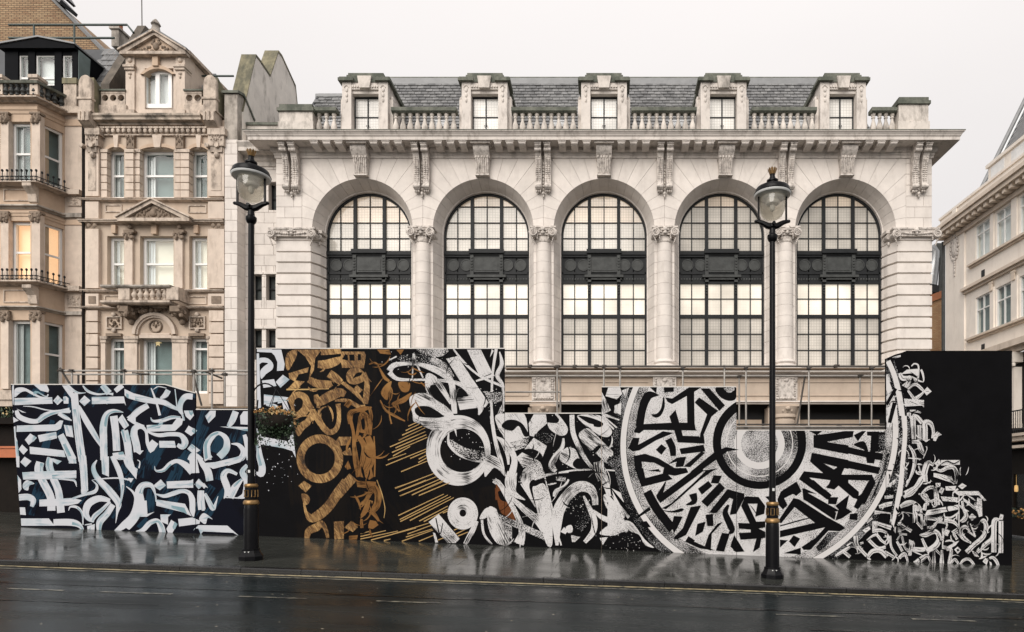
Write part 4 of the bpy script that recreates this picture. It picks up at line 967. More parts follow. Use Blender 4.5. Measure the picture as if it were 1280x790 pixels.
# corner pilasters
for x0, x1 in ((106.5, 123), (260, 280)):
    for y0, y1 in ((158, 245), (252, 273), (286, 360), (367, 382)):
        pb(MB(), x0, x1, y0, y1, .12).obj('pilaster', 'pink_stone', house)
    y = 388
    while y < 492:
        pb(MB(), x0 + 1, x1 - 1, y, y + 13.2, .12).obj('pilaster_block', 'pink_stone', house); y += 14.8
    m = MB(); pb(m, x0 + 3.5, x1 - 3.5, 196, 238, .135); m.obj('pilaster_panel', 'beige_trim', house)
    m = MB()
    for k in (-1, 1):
        cx, cz = X_((x0 + x1) / 2 + k * 3.6, DH - .14), Z_(279.5 + 2.5, DH - .14)
        m.lathe((0, 0, 0), [(.01, 0)], 3) if False else None
        m.ball((cx, DH - .145, cz), .07, .03, .07, 10, 6)
    m.obj('roundel', 'carving_dark', house, True)
    m = MB(); pb(m, x0 + 4, x1 - 4, 370, 379, .14); m.obj('square_boss', 'carving_dark', house)
    # console under the parapet corner
    m = MB(); pb(m, x0 - 1, x1 + 1, 160, 168, .24); pb(m, x0 + .5, x1 - .5, 168, 182, .2); pb(m, x0 + 2.5, x1 - 2.5, 182, 190, .17)
    for k in (-1, 1): m.tube([(X_((x0 + x1) / 2 + k * 6, DH), DH - .25, z_(186)), (X_((x0 + x1) / 2 + k * 6, DH), DH, z_(186))], .07, 10)
    carve(m, X_((x0 + x1) / 2, DH - .2), Z_(174, DH - .2), DH - .2, .36, .35, 6, 3, .05)
    m.ball((X_((x0 + x1) / 2, DH - .2), DH - .17, Z_(193, DH - .2)), .08, .08, .1)
    m.obj('console', 'beige_trim', house, True)
# rusticated strips beside the top-floor windows
for x0, x1, p in ((126, 133.6, .05), (156, 163.5 + 3, .12), (167, 174.5, .05), (218, 225, .05), (225.5, 236, .12)):
    for k in range(6):
        y = 191 + k * 9.4
        pb(MB(), x0, x1, y, y + 8.3, p).obj('quoin_block', 'pink_stone', house)
    m = MB(); pb(m, x0 - .7, x1 + .7, 186, 190, p + .03); m.obj('quoin_capital', 'beige_trim', house)
# arched heads and keystones of the top floor
for x0, x1 in ((134, 155), (175, 217), (236.5, 259)):
    m = MB(); D = DH - .06; xa, xb = X_(x0 - 4, D), X_(x1 + 4, D); zt, zb = Z_(179, D), Z_(187, D)
    n = 10; cxm = (xa + xb) / 2
    outer = [(xa + (xb - xa) * i / n, zb + (zt - zb) * (1 - abs(2 * i / n - 1) ** 2.6)) for i in range(n + 1)]
    inner = [(xa + .11 + (xb - xa - .22) * i / n, zb + (zt - zb) * .45 * (1 - abs(2 * i / n - 1) ** 2.6)) for i in range(n + 1)]
    vs = [(x, y, z) for y in (D, DH + .05) for pl in (outer, inner) for x, z in pl]; k = n + 1
    m.add(vs, [f for i in range(n) for f in ((i, i + 1, k + i + 1, k + i), (i, 2 * k + i, 2 * k + i + 1, i + 1), (k + i, k + i + 1, 3 * k + i + 1, 3 * k + i))])
    m.obj('window_arch', 'beige_orange', house)
    c = (x0 + x1) / 2; w = 3.2 if x1 - x0 < 30 else 6
    D = DH - .1
    MB().add([(X_(c - w * .6, D), D, Z_(184, D)), (X_(c + w * .6, D), D, Z_(184, D)), (X_(c + w, D), D, Z_(169, D)), (X_(c - w, D), D, Z_(169, D)),
              (X_(c - w * .6, D), DH, Z_(184, D)), (X_(c + w * .6, D), DH, Z_(184, D)), (X_(c + w, D), DH, Z_(169, D)), (X_(c - w, D), DH, Z_(169, D))],
             [(0, 1, 2, 3), (7, 6, 5, 4), (0, 4, 5, 1), (1, 5, 6, 2), (2, 6, 7, 3), (3, 7, 4, 0)]).obj('keystone', 'pink_stone', house)
for xc in (162.5, 224):
    m = MB(); pb(m, xc - 5, xc + 5, 169, 185, .1); carve(m, X_(xc, DH - .1), Z_(176, DH - .1), DH - .1, .24, .34, 7, 5, .05); m.obj('carved_boss', 'carving_dark', house, True)
# main cornice with scalloped frieze
def band(name, y0, y1, p0, p1, m='beige_trim', x0=105, x1=281.5):
    def path(p): return [(X_(x0, DH) - p * .3, DH - p), (X_(x1, DH) + p * .1, DH - p)]
    D = DH - p1; zt = Z_(y0, D); zb_ = Z_(y1, DH - p0)
    MB().sweep([(-.05, zb_), (p0, zb_), (p0 + .02, zb_ + (zt - zb_) * .22), (p1 * .82, zb_ + (zt - zb_) * .30), (p1 * .84, zb_ + (zt - zb_) * .55), (p1, zb_ + (zt - zb_) * .75), (p1, zt), (-.05, zt + .02)], path).obj(name, m, house)
band('cornice', 141, 156, .08, .30, 'beige_sooty', 119, 256)
m = MB()
for k in range(20):
    xx = 128 + k * 6.7
    D = DH - .1; m.ball((X_(xx, D), D, Z_(163.5, D)), .065, .05, .075, 8, 5); 
    m.box(X_(xx - 3.0, D), X_(xx + 3.0, D), DH - .12, DH, Z_(160.5, D), Z_(158.2, D))
pb(m, 123, 259, 167.5, 169, .07)
m.obj('scalloped_frieze', 'beige_trim', house, True)
band('string_course', 247, 252, .05, .17); band('string_course', 273.5, 280, .06, .2); band('string_course', 361.5, 366, .05, .16); band('string_course', 382.5, 387, .06, .2)
for x0, x1, y0, y1 in ((131, 152, 255.5, 265), (235, 258, 256, 266), (130, 150, 369, 379), (234, 258, 370, 380)):
    m = MB(); D = DH - .03
    a, b, c, d = X_(x0, D), X_(x1, D), Z_(y1, D), Z_(y0, D); t = .035
    m.box(a, b, D, DH + .02, d - t, d); m.box(a, b, D, DH + .02, c, c + t); m.box(a, a + t, D, DH + .02, c + t, d - t); m.box(b - t, b, D, DH + .02, c + t, d - t)
    m.obj('sunk_panel', 'beige_trim', house)
# middle floor: pilaster capitals, keystones, pediment
for xc in (160.5, 223):
    m = MB(); pb(m, xc - 5, xc + 5, 298, 360, .08); m.obj('pilaster', 'pink_stone', house)
    m = MB(); pb(m, xc - 6.5, xc + 6.5, 287, 290, .16)
    rnd = random.Random(4)
    for i in range(16): m.ball((X_(xc + rnd.uniform(-6, 6), DH - .12), DH - .12, Z_(rnd.uniform(289.5, 298), DH - .12)), .055, .05, .06, 6, 4)
    m.ball((X_(xc, DH - .16), DH - .1, Z_(283.5, DH - .1)), .075, .06, .075, 10, 6)
    m.obj('pilaster_capital', 'carving_dark', house, True)
for c, w, y0, y1 in ((192, 3.4, 277, 292), (141.5, 2.6, 281, 291), (244.5, 2.6, 281, 291)):
    m = MB(); pb(m, c - w, c + w, y0, y1, .1); m.obj('keystone', 'beige_orange', house)
def pediment(name, xl, xr, ya, yb, xc, p, t, mm, tymp, ornseed, rake=.0):
    D = DH - p
    L_, R_, T_ = (X_(xl, D), Z_(yb, D)), (X_(xr, D), Z_(yb, D)), (X_(xc, D), Z_(ya, D))
    m = MB(); m.prism([(L_[0], L_[1] - t), (R_[0], R_[1] - t), (R_[0], R_[1]), (L_[0], L_[1])], D, DH + .05)
    for s, E in ((1, L_), (-1, R_)):
        m.prism([(E[0], E[1] + .002), (E[0] + s * .24, E[1] + .002), (T_[0], T_[1] - t * 1.1), (T_[0], T_[1])], D + .003, DH + .05)
        m.prism([(E[0] - s * .03, E[1] + .0), (T_[0], T_[1] - .0), (T_[0], T_[1] + .05), (E[0] - s * .03, E[1] + .05)], D - .05, DH + .05)
    o = m.obj(name, mm, house)
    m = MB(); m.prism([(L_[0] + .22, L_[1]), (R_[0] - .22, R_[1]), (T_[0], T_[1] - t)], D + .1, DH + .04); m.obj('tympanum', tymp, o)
    m = MB(); rnd = random.Random(ornseed); H = T_[1] - L_[1] - t
    for i in range(22):
        f = rnd.uniform(0, .78); h = rnd.uniform(.1, .85) * (1 - f) * H
        for s in (-1, 1): m.ball((T_[0] + s * f * (R_[0] - T_[0] - .25), D + .1, L_[1] + h), .05, .05, .05, 6, 4)
    m.ball((T_[0], D + .09, L_[1] + H * .38), .1, .07, .13, 10, 6)
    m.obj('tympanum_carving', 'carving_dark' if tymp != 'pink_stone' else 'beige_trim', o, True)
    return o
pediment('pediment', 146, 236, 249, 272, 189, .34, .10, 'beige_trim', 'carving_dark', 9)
# balcony on carved brackets
m = MB(); D = DH - .62
def bp(p): return [(X_(152, DH), DH + .02), (X_(152, DH) - p * .35, DH - p), (X_(228, DH) + p * .0, DH - p), (X_(228, DH) + p * .0, DH + .02)]
m.sweep([(0, Z_(382, DH)), (.45, Z_(381.5, DH - .45)), (.55, Z_(379, D)), (.60, Z_(377.5, D)), (.60, Z_(375, D)), (0, Z_(375, D))], bp)
m.obj('balcony_slab', 'beige_trim', house)
m = MB(); m.sweep([(.42, Z_(359, D)), (.56, Z_(359, D)), (.60, Z_(357.5, D)), (.60, Z_(355.5, D)), (.42, Z_(355, D))], bp); m.obj('balcony_rail', 'sooty_stone', house)
D2 = DH - .5
for a, b, c in ((149, 163, X_(149, D2)), (209, 224, X_(224, D2) - .1)): MB().box(X_(a, D2), X_(b, D2), D2 - .04, D2 + .1, Z_(375, D2), Z_(359.2, D2)).box(c, c + .1, D2 + .1, DH, Z_(375, D2), Z_(359.2, D2)).obj('balcony_pier', 'beige_trim', house)
hb = None
for k in range(6):
    loc = (X_(167.5 + k * 7.6, D2), D2 + .03, Z_(375, D2))
    if hb is None: hb = MB().lathe((0, 0, 0), [(.06, 0), (.06, .03), (.04, .05), (.085, .14), (.085, .18), (.045, .26), (.04, .32), (.06, .35), (.06, .395)], 10).obj('baluster', 'beige_trim', house, True, loc=loc)
    else: copy_to(hb, loc, house)
for xc in (158, 222):
    m = MB(); D3 = DH - .35
    m.side([(DH, Z_(383, DH)), (DH - .5, Z_(382, DH - .5)), (DH - .5, Z_(389, DH - .5)), (DH - .3, Z_(395, DH - .3)), (DH - .16, Z_(400, DH)), (DH, Z_(403, DH))], X_(xc - 6, D3), X_(xc + 6, D3))
    rnd = random.Random(xc)
    for i in range(14): m.ball((X_(xc + rnd.uniform(-7, 7), D3), DH - rnd.uniform(.25, .5), Z_(rnd.uniform(384, 396), D3)), .07, .06, .07, 6, 4)
    m.ball((X_(xc, D3), DH - .12, Z_(404, DH)), .09, .1, .1)
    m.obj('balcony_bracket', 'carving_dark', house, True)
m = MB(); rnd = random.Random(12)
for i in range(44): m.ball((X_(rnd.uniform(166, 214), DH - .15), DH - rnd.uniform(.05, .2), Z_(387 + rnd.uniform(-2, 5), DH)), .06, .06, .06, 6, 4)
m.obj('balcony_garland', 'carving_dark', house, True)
# ground floor: blind arch with roundel, plaques, capitals
m = MB(); cx, cz, k = X_(195, DH), Z_(418.5, DH), 18
for ro, ri, p in ((.68, .58, .12), (.585, .53, .07)):
    vs = [(cx + r * math.cos(math.pi * i / k), y, cz + r * math.sin(math.pi * i / k)) for y in (DH - p, DH + .02) for r in (ro, ri) for i in range(k + 1)]; q = k + 1
    m.add(vs, [f for i in range(k) for f in ((i, i + 1, q + i + 1, q + i), (i, 2 * q + i, 2 * q + i + 1, i + 1), (q + i, q + i + 1, 3 * q + i + 1, 3 * q + i))])
pb(m, 174, 214, 418.6, 422.5, .12); pb(m, 176, 212, 416.4, 418.3, .05)
m.obj('blind_arch', 'pink_stone', house, True)
m = MB(); m.tube([(cx + .19 * math.cos(t), DH - .03, Z_(408, DH) + .19 * math.sin(t)) for t in [2 * math.pi * i / 20 for i in range(21)]], .025, 6); carve(m, cx, Z_(408, DH), DH - .0, .3, .3, 6, 8, .06); m.obj('roundel', 'carving_dark', house, True)
for xc in (142, 246):
    m = MB(); D = DH - .06; a, b, c, d = X_(xc - 10, D), X_(xc + 10, D), Z_(411, D), Z_(395, D); t = .04
    m.box(a, b, D, DH, d - t, d); m.box(a, b, D, DH, c, c + t); m.box(a, a + t, D, DH, c + t, d - t); m.box(b - t, b, D, DH, c + t, d - t)
    m.ball((X_(xc, D), D, d + .05), .08, .05, .07); m.ball((X_(xc, D), D, c - .05), .07, .05, .07)
    pl = m.obj('plaque', 'beige_trim', house)
    carve(MB(), X_(xc, D), (c + d) / 2, DH - .01, .36, .32, 10, int(xc), .08).obj('plaque_carving', 'carving_dark', pl, True)
for a, b in ((124.5, 133), (154, 172.5), (213.5, 235), (257.5, 262)):
    m = MB(); pb(m, a, b, 420, 423.5, .13); pb(m, a + .8, b - .8, 423.6, 428, .1); m.obj('pilaster_capital', 'beige_trim', house)
    m = MB(); pb(m, a + 1.5, b - 1.5, 428.2, 492, .07); m.obj('pilaster', 'pink_stone', house)
for a, b in ((132, 151), (235.5, 255)): pb(MB(), a, b, 416.5, 420, .08).obj('lintel', 'carving_dark', house)
st = MB()   # paper star lamp hanging in the window
sx, sz = X_(198.5, DH + .4), Z_(429, DH + .4)
pts = [(sx + (.13 if i % 2 == 0 else .05) * math.cos(math.pi * i / 6), sz + (.13 if i % 2 == 0 else .05) * math.sin(math.pi * i / 6)) for i in range(12)]
st.prism(pts, DH + .36, DH + .40); tag(st.obj('star_lantern', 'star_light'), 'small lit paper star hanging in the ground floor window of the beige house', 'lantern')
# parapet, pierced balustrade, corner acroteria
for x0, x1 in ((120, 158), (230, 256)): pb(MB(), x0, x1, 131, 144, .05, .3).obj('parapet', 'beige_trim', house)
for x0, x1, n in ((126, 156, 3), (231, 252, 2)):
    D = DH - .02; za, zb_ = Z_(131, D), Z_(114, D); a, b = X_(x0, D), X_(x1, D)
    m = MB(); m.box(a, b, D, D + .2, zb_ - .07, zb_); m.box(a, b, D + .002, D + .198, za, za + .09)
    wd = (b - a) / n
    for i in range(n):
        c = a + (i + .5) * wd; k = 16; rin, zc = wd * .40, (za + zb_) / 2 + .01
        sq = []
        for j in range(k):
            t = 2 * math.pi * j / k; f = 1 / max(abs(math.cos(t)), abs(math.sin(t)) * wd / (zb_ - za - .16)); 
            sq.append((c + wd / 2 * f * math.cos(t) * .999, zc + wd / 2 * f * math.sin(t)))
        ci = [(c + rin * math.cos(2 * math.pi * j / k), zc + rin * math.sin(2 * math.pi * j / k)) for j in range(k)]
        m.add([(x, y, z) for y in (D + .01, D + .15) for pl in (sq, ci) for x, z in pl],
              [f for j in range(k) for f in ((j, (j + 1) % k, k + (j + 1) % k, k + j), (k + j, k + (j + 1) % k, 3 * k + (j + 1) % k, 3 * k + j))])
    m.obj('pierced_balustrade', 'beige_trim', house)
    m = MB(); m.box(a - .03, b + .03, D - .04, D + .24, zb_, zb_ + .05); m.obj('balustrade_cap', 'mossy_cap', house)
    MB().box(a, b, D + .6, D + .65, za, zb_).obj('parapet_shade', 'dark_void', house)  # dark sheet painted as the shade seen through the pierced holes
for x0, x1 in ((97.5, 114), (253.5, 270)):
    D = DH - .35; a, b = X_(x0, D), X_(x1, D); c = (a + b) / 2
    m = MB(); zt, zm, zl = Z_(93, D), Z_(104, D), Z_(139, D)
    poly = [(a, zl), (b, zl)] + [(c + (b - c) * math.cos(t), zm + (zt - zm) * math.sin(t)) for t in [math.pi * i / 10 for i in range(11)]]
    m.prism(poly, D, D + .12, .02)
    m.box(a - .02, b + .02, D - .03, D + .15, Z_(124, D), Z_(121.5, D))
    for k in range(3): m.box(a + .04 + k * .13, a + .11 + k * .13, D - .06, D + .1, Z_(151, D), Z_(140, D))
    m.box(a - .01, b + .01, D - .02, D + .4, zl - .001, Z_(139, D) + .04)
    m.side([(D - .04, Z_(151, D)), (DH, Z_(160, D)), (DH + .02, Z_(139, D)), (D - .02, zl)], a + .03, b - .03)
    ac = m.obj('acroterion', 'beige_trim', house)
    m = MB(); m.side([(D + .121, zt - .02), (D + .121, zl), (DH + 1.1, zl), (DH + 1.1, zl + .35)], c - .13, b - .01); m.obj('acroterion_buttress', 'green_coping', ac)
# dormer
DD = DH + .0
dm = MB()
for a, b in ((157, 168), (219.5, 231)): dm.box(X_(a, DD), X_(b, DD), DD, DD + .5, Z_(142, DD), Z_(66, DD))
dm.box(X_(168, DD), X_(179.5, DD), DD + .05, DD + .5, Z_(142, DD), Z_(66, DD)); dm.box(X_(215.5, DD), X_(219.5, DD), DD + .05, DD + .5, Z_(142, DD), Z_(66, DD))
dm.box(X_(179.5, DD), X_(215.5, DD), DD + .051, DD + .5, Z_(84, DD), Z_(66, DD)); dm.box(X_(179.5, DD), X_(215.5, DD), DD + .051, DD + .5, Z_(142, DD), Z_(135.5, DD))
dm.side([(DD + .5, Z_(142, DD)), (DD + .5, Z_(66, DD)), (DD + 2.6, Z_(66, DD)), (DD + 1.2, Z_(142, DD))], X_(158, DD), X_(230, DD))
dorm = dm.obj('dormer', 'pink_stone', house)
for a, b in ((155.5, 169.5), (218, 232.5)):
    m = MB(); m.box(X_(a, DD), X_(b, DD), DD - .08, DD + .3, Z_(85, DD), Z_(82, DD)); m.box(X_(a + 1, DD), X_(b - 1, DD), DD - .05, DD + .3, Z_(88, DD), Z_(85.1, DD)); MB().box(X_(a - 1, DD), X_(b + 1, DD), DD - .1, DD + .3, Z_(145, DD), Z_(139, DD)).obj('dormer_plinth', 'beige_trim', dorm)
    m.ball((X_((a + b) / 2, DD), DD - .01, Z_(75.5, DD)), .075, .05, .075, 10, 6)
    m.ball((X_((a + b) / 2, DD), DD - .01, Z_(92, DD)), .06, .04, .05); m.ball((X_((a + b) / 2, DD), DD - .01, Z_(96, DD)), .035, .03, .06)
    m.obj('dormer_capital', 'beige_trim', dorm, True)
m = MB(); c0 = X_(197.5, DD); n = 12
outer = [(c0 + (X_(219.5, DD) - c0) * (2 * i / n - 1), Z_(93, DD) + (Z_(82, DD) - Z_(93, DD)) * (1 - (2 * i / n - 1) ** 2)) for i in range(n + 1)]
inner = [(c0 + (X_(215.5, DD) - c0) * (2 * i / n - 1), Z_(93, DD) + (Z_(86, DD) - Z_(93, DD)) * (1 - (2 * i / n - 1) ** 2)) for i in range(n + 1)]
q = n + 1; m.add([(x, y, z) for y in (DD - .02, DD + .2) for pl in (outer, inner) for x, z in pl], [f for i in range(n) for f in ((i, i + 1, q + i + 1, q + i), (i, 2 * q + i, 2 * q + i + 1, i + 1), (q + i, q + i + 1, 3 * q + i + 1, 3 * q + i))])
m.box(X_(192, DD), X_(199, DD), DD - .07, DD + .06, Z_(83.5, DD), Z_(69, DD))
m.obj('dormer_arch', 'beige_orange', dorm)
wdw = window(dorm, X_(179.5, DD + .15), X_(215.5, DD + .15), Z_(135.5, DD + .15), Z_(85, DD + .15), DD + .12, t=.11, muntin=.13, room='curtain', curtain=False, head=.10)
pd = pediment('dormer_pediment', 149, 232, 39, 63.5, 192.5, .16, .09, 'beige_trim', 'beige_orange', 21)
m = MB(); D = DH - .1
m.lathe((X_(192, D), D + .1, 0), [(.20, Z_(42, D)), (.2, Z_(38.5, D)), (.13, Z_(36, D)), (.1, Z_(30, D)), (.14, Z_(28, D)), (.1, Z_(25, D)), (.03, Z_(21.5, D))], 10); m.obj('finial', 'sooty_stone', pd, True)
m = MB(); L_, R_, T_ = (X_(147, D), Z_(62, D)), (X_(233, D), Z_(62, D)), (X_(192, D), Z_(36.5, D))
for E in (L_, R_): m.prism([(E[0], E[1]), (T_[0], T_[1]), (T_[0], T_[1] + .07), (E[0] + (.0), E[1] + .07)], D + .0, DH + 2.8)
m.obj('dormer_roof', 'slate_dark', pd)
mo = MB(); mo.side([(DH + .02, Z_(66, DH)), (DH + .02, Z_(62, DH)), (DH + 2.4, Z_(62, DH)), (DH + 2.4, Z_(66, DH))], X_(231, DH), X_(231, DH) + .14); mo.obj('dormer_eave', 'beige_trim', pd)
# raking party parapet left of the dormer and roof behind
m = MB(); m.side([(DH + .15, Z_(108, DH)), (DH + .15, Z_(101, DH)), (DH + 1.75, Z_(32, DH + 1.75)), (DH + 2.1, Z_(32, DH + 1.75)), (DH + 2.1, Z_(108, DH))], X_(121, DH), X_(128, DH) + .1); m.obj('party_parapet', 'dark_brown_stone', house)
m = MB(); xa, xb = X_(142, 22), X_(151, 22); m.box(xa, xb, 21.9, 22.4, Z_(60, 22), Z_(39, 22)); m.box(xa - .05, xb + .05, 21.85, 22.45, Z_(39, 22), Z_(36.5, 22)); ch = m.obj('chimney', 'sooty_stone', house)
MB().lathe((xa + .13, 22.1, 0), [(.11, Z_(36.5, 22)), (.09, Z_(31, 22)), (.1, Z_(29.5, 22))], 10).obj('chimney_pot', 'clay_pot', ch, True)
MB().add([(X_(126, DH), DH + .7, Z_(134, DH)), (X_(281, DH), DH + .7, Z_(134, DH)), (X_(270, 22.6), 22.6, Z_(92, 22.6)), (X_(140, 22.6), 22.6, Z_(92, 22.6))], [(0, 1, 2, 3)]).obj('roof', 'slate_dark', house)
m = MB(); m.side([(DH + .75, Z_(112, DH)), (DH + .75, Z_(88, DH)), (DH + 1.8, Z_(86, DH)), (DH + 1.8, Z_(112, DH))], X_(233, DH), X_(240, DH)); m.obj('glazed_dormer', 'duct_metal', house)
m = MB()
m.tube([(X_(246, 21), 21, Z_(95, 21)), (X_(292, 21), 21, Z_(95, 21))], .03); m.tube([(X_(270, 21), 21, Z_(95, 21)), (X_(270, 21), 21, Z_(120, 21))], .02)
tag(m.obj('roof_rail', 'rail_green'), 'thin green metal rail beside the beige house roof and the party wall', 'railing')
tag(MB().tube([(X_(178, 23), 23, Z_(75, 23)), (X_(177, 23), 23, Z_(-14, 23))], .018, 6).obj('antenna', 'scaffold_dark'), 'thin metal antenna pole behind the pedimented dormer', 'antenna')
MB().tube([(X_(104.3, DH - .1), DH - .1, base), (X_(104.3, DH - .1), DH - .1, Z_(160, DH))], .04, 8).obj('drainpipe', 'shop_brown', house, True)

# ------------------------------------------------------------------ beige house with the bay and black dormer
DF, DS = 19.6, 20.3
bay = thing('bay_house', 'beige stone house with canted bay windows, iron window rails and black timber dormer', 'building', (-18.0, 20.0, gz(-18, 20)))
P0, P1 = (X_(47, DF), DF), (X_(81, DS), DS)
dv = Vector((P1[0] - P0[0], P1[1] - P0[1])); FL = dv.length; dv /= FL
def bxf(s, n, z): return (P0[0] + dv.x * s - dv.y * n, P0[1] + dv.y * s + dv.x * n, z)      # along the canted side, n inwards
bz = gz(-18, 20)
HB = [(152, 226), (276, 352), (400, 486)]
rows_y = [118, 152, 226, 276, 352, 400, 492]
fx0, fx1 = X_(-30, DF), X_(47, DF); w0, w1 = X_(12, DF), X_(38, DF); wl0, wl1 = X_(-24, DF), X_(0, DF)
wm = MB(); cw = MB(bxf); c0, c1 = .16, FL - .04
for r in range(6):
    zt, zb_ = Z_(rows_y[r], DF), Z_(rows_y[r + 1], DF)
    if r % 2 == 0:
        wm.box(fx0, fx1, DF, DF + .4, zb_, zt); cw.box(0, FL, 0, .25, zb_, zt)
    else:
        for a, b in ((fx0, wl0), (wl1, w0), (w1, fx1)): wm.box(a, b, DF, DF + .4, zb_, zt)
        cw.box(0, c0, 0, .25, zb_, zt); cw.box(c1, FL, 0, .25, zb_, zt)
wm.box(fx0, fx1, DF, DF + .4, bz, Z_(492, DF)); wm.obj('bay_wall', 'beige_orange', bay)
cw.box(0, FL, 0, .25, bz, Z_(492, DF)); cw.obj('bay_side_wall', 'beige_orange', bay)
pw = MB(); px0, px1 = X_(80.5, DS), X_(103.5, DS); pw.box(px0, px1, DS, DS + .6, bz, Z_(135, DS)); pw.box(X_(-60, DS + .4), px0, DS + .3, DS + .7, bz, Z_(135, DS)); pw.obj('pier_wall', 'pink_stone', bay)
for i, (y0, y1) in enumerate(HB):
    room = ('room_teal', 'room_lit', 'room_teal')[i]; rl = Z_((190, 314, 440)[i], DF)
    rail = rl if i < 2 else None
    window(bay, w0, w1, Z_(y1, DF), Z_(y0, DF), DF + .12, t=.08, rail=rail, room=room, curtain=i != 1)
    window(bay, wl0, wl1, Z_(y1, DF), Z_(y0, DF), DF + .15, t=.06, rail=rail, room=room, curtain=False)
    window(bay, c0, c1, Z_(y1, DF), Z_(y0, DF), .06, t=.07, rail=rl, room=room, xf=bxf, depth=.06, curtain=False)
# corner pilasters with capitals
for i, (y0, y1) in enumerate(HB):
    for a, b in ((39.5, 50), (1, 10.5)):
        D = DF - .06
        MB().box(X_(a, D), X_(b, D), D, DF + .1, Z_(y1, D), Z_(y0 - 8, D)).obj('pilaster', 'pink_stone', bay)
        m = MB(); rnd = random.Random(i)
        for k in range(18): m.ball((X_(rnd.uniform(a - 1, b + 1), D), D - rnd.uniform(0, .04), Z_(rnd.uniform(y0 - 9, y0 + 1), D)), .055, .05, .06, 6, 4)
        m.box(X_(a - 1.5, D), X_(b + 1.5, D), D - .05, DF + .1, Z_(y0 - 9, D), Z_(y0 - 11.5, D)); m.obj('pilaster_capital', 'carving_dark', bay, True)
        m = MB(bxf); m.box(-.02, .12, -.05, .05, Z_(y1, DF), Z_(y0 - 8, DF)); 
        if a > 30: m.obj('pilaster', 'pink_stone', bay)
def bpath(p):
    n = Vector((dv.y, -dv.x)) * p      # outward from the canted side
    q = Vector(P1) + n
    return [(fx0, DF - p), (P0[0] + p * (math.hypot(1, 0) * (1 - dv.y * 0) * math.tan(math.atan2(dv.y, dv.x) / 2)), DF - p), (q.x, q.y), (q.x + .02, DS - .02 - p * .0)]
def bband(name, y0, y1, p0, p1, m):
    zt, zb_ = Z_(y0, DF - p1), Z_(y1, DF - p0)
    MB().sweep([(-.05, zb_), (p0, zb_), (p0 + .3 * (p1 - p0), zb_ + .4 * (zt - zb_)), (p1, zb_ + .6 * (zt - zb_)), (p1, zt), (-.05, zt + .01)], bpath).obj(name, m, bay)
    D = DS - p1 * .6
    m2 = MB(); m2.box(px0 - .0, px1 + .02, D, DS, Z_(y1, DF), Z_(y0, DF) - (Z_(y0, DF) - Z_(y1, DF)) * .1); m2.obj(name, m, bay)
bband('cornice', 119, 128, .06, .26, 'beige_trim'); bband('frieze_band', 133, 142, .02, .06, 'beige_orange')
bband('sill_band', 226, 233, .05, .30, 'beige_trim'); bband('string_course', 255, 261, .03, .14, 'sooty_stone')
bband('sill_band', 350, 357, .05, .30, 'beige_trim'); bband('string_course', 382, 387, .03, .14, 'sooty_stone'); bband('frieze_band', 263, 270, .02, .05, 'beige_orange')
for y0, y1 in ((236, 251), (362, 378)):
    m = MB(); D = DF - .03
    for a, b in ((4, 36),):
        xa, xb, za, zb_ = X_(a, D), X_(b, D), Z_(y1, D), Z_(y0, D); t = .03
        m.box(xa, xb, D, DF, zb_ - t, zb_); m.box(xa, xb, D, DF, za, za + t); m.box(xa, xa + t, D, DF, za + t, zb_ - t); m.box(xb - t, xb, D, DF, za + t, zb_ - t)
    m.obj('sunk_panel', 'beige_trim', bay)
    m = MB(); D = DF - .1
    m.side([(DF, Z_(y0 - 3, DF)), (DF - .28, Z_(y0 - 3, DF)), (DF - .28, Z_(y0 + 1, DF)), (DF - .1, Z_(y0 + 8, DF)), (DF - .06, Z_(y1 + 2, DF)), (DF, Z_(y1 + 3, DF))], X_(34, D), X_(45, D)); m.obj('sill_bracket', 'beige_trim', bay)
    m = MB(); D = DS - .04; xa, xb = X_(84, D), X_(101, D); m.box(xa, xb, D, DS, Z_(y1 + 6, D), Z_(y0 + 6, D)); carve(m, (xa + xb) / 2, Z_((y0 + y1) / 2 + 6, D), D, .34, .3, 12, 5, .03); m.obj('carved_panel', 'beige_trim', bay, True)
# iron window rails: each bar a part
def irail(y, h):
    D = DF - .24
    top = Z_(y - h, D); bot = Z_(y, D)
    pts = [(fx0, D), (bpath(.24)[1][0], D), bpath(.24)[2]]
    r = thing('window_rail', 'low black iron rail with spiked finials on the %s sill of the bay house' % ('upper' if y < 300 else 'lower'), 'railing', (pts[1][0], D, bot))
    m = MB()
    for dz in (.03, .14): m.tube([(x, d, bot + dz) for x, d in pts], .014, 5)
    m.obj('rail', 'iron', r)
    for (a, b) in zip(pts[:-1], pts[1:]):
        n = int(math.hypot(b[0] - a[0], b[1] - a[1]) / .14)
        for k in range(n):
            x, d = a[0] + (b[0] - a[0]) * k / n, a[1] + (b[1] - a[1]) * k / n
            if X_(-12, D) > x: continue
            q = MB(); q.tube([(x, d, bot), (x, d, top)], .012, 5); q.ball((x, d, top), .035, .035, .045, 6, 4)
            q.tube([(x + .05 * math.cos(t), d, bot + .085 + .045 * math.sin(t)) for t in [2 * math.pi * i / 8 for i in range(9)]], .008, 4); q.obj('bar', 'iron', r)
irail(226, 13); irail(350, 13)
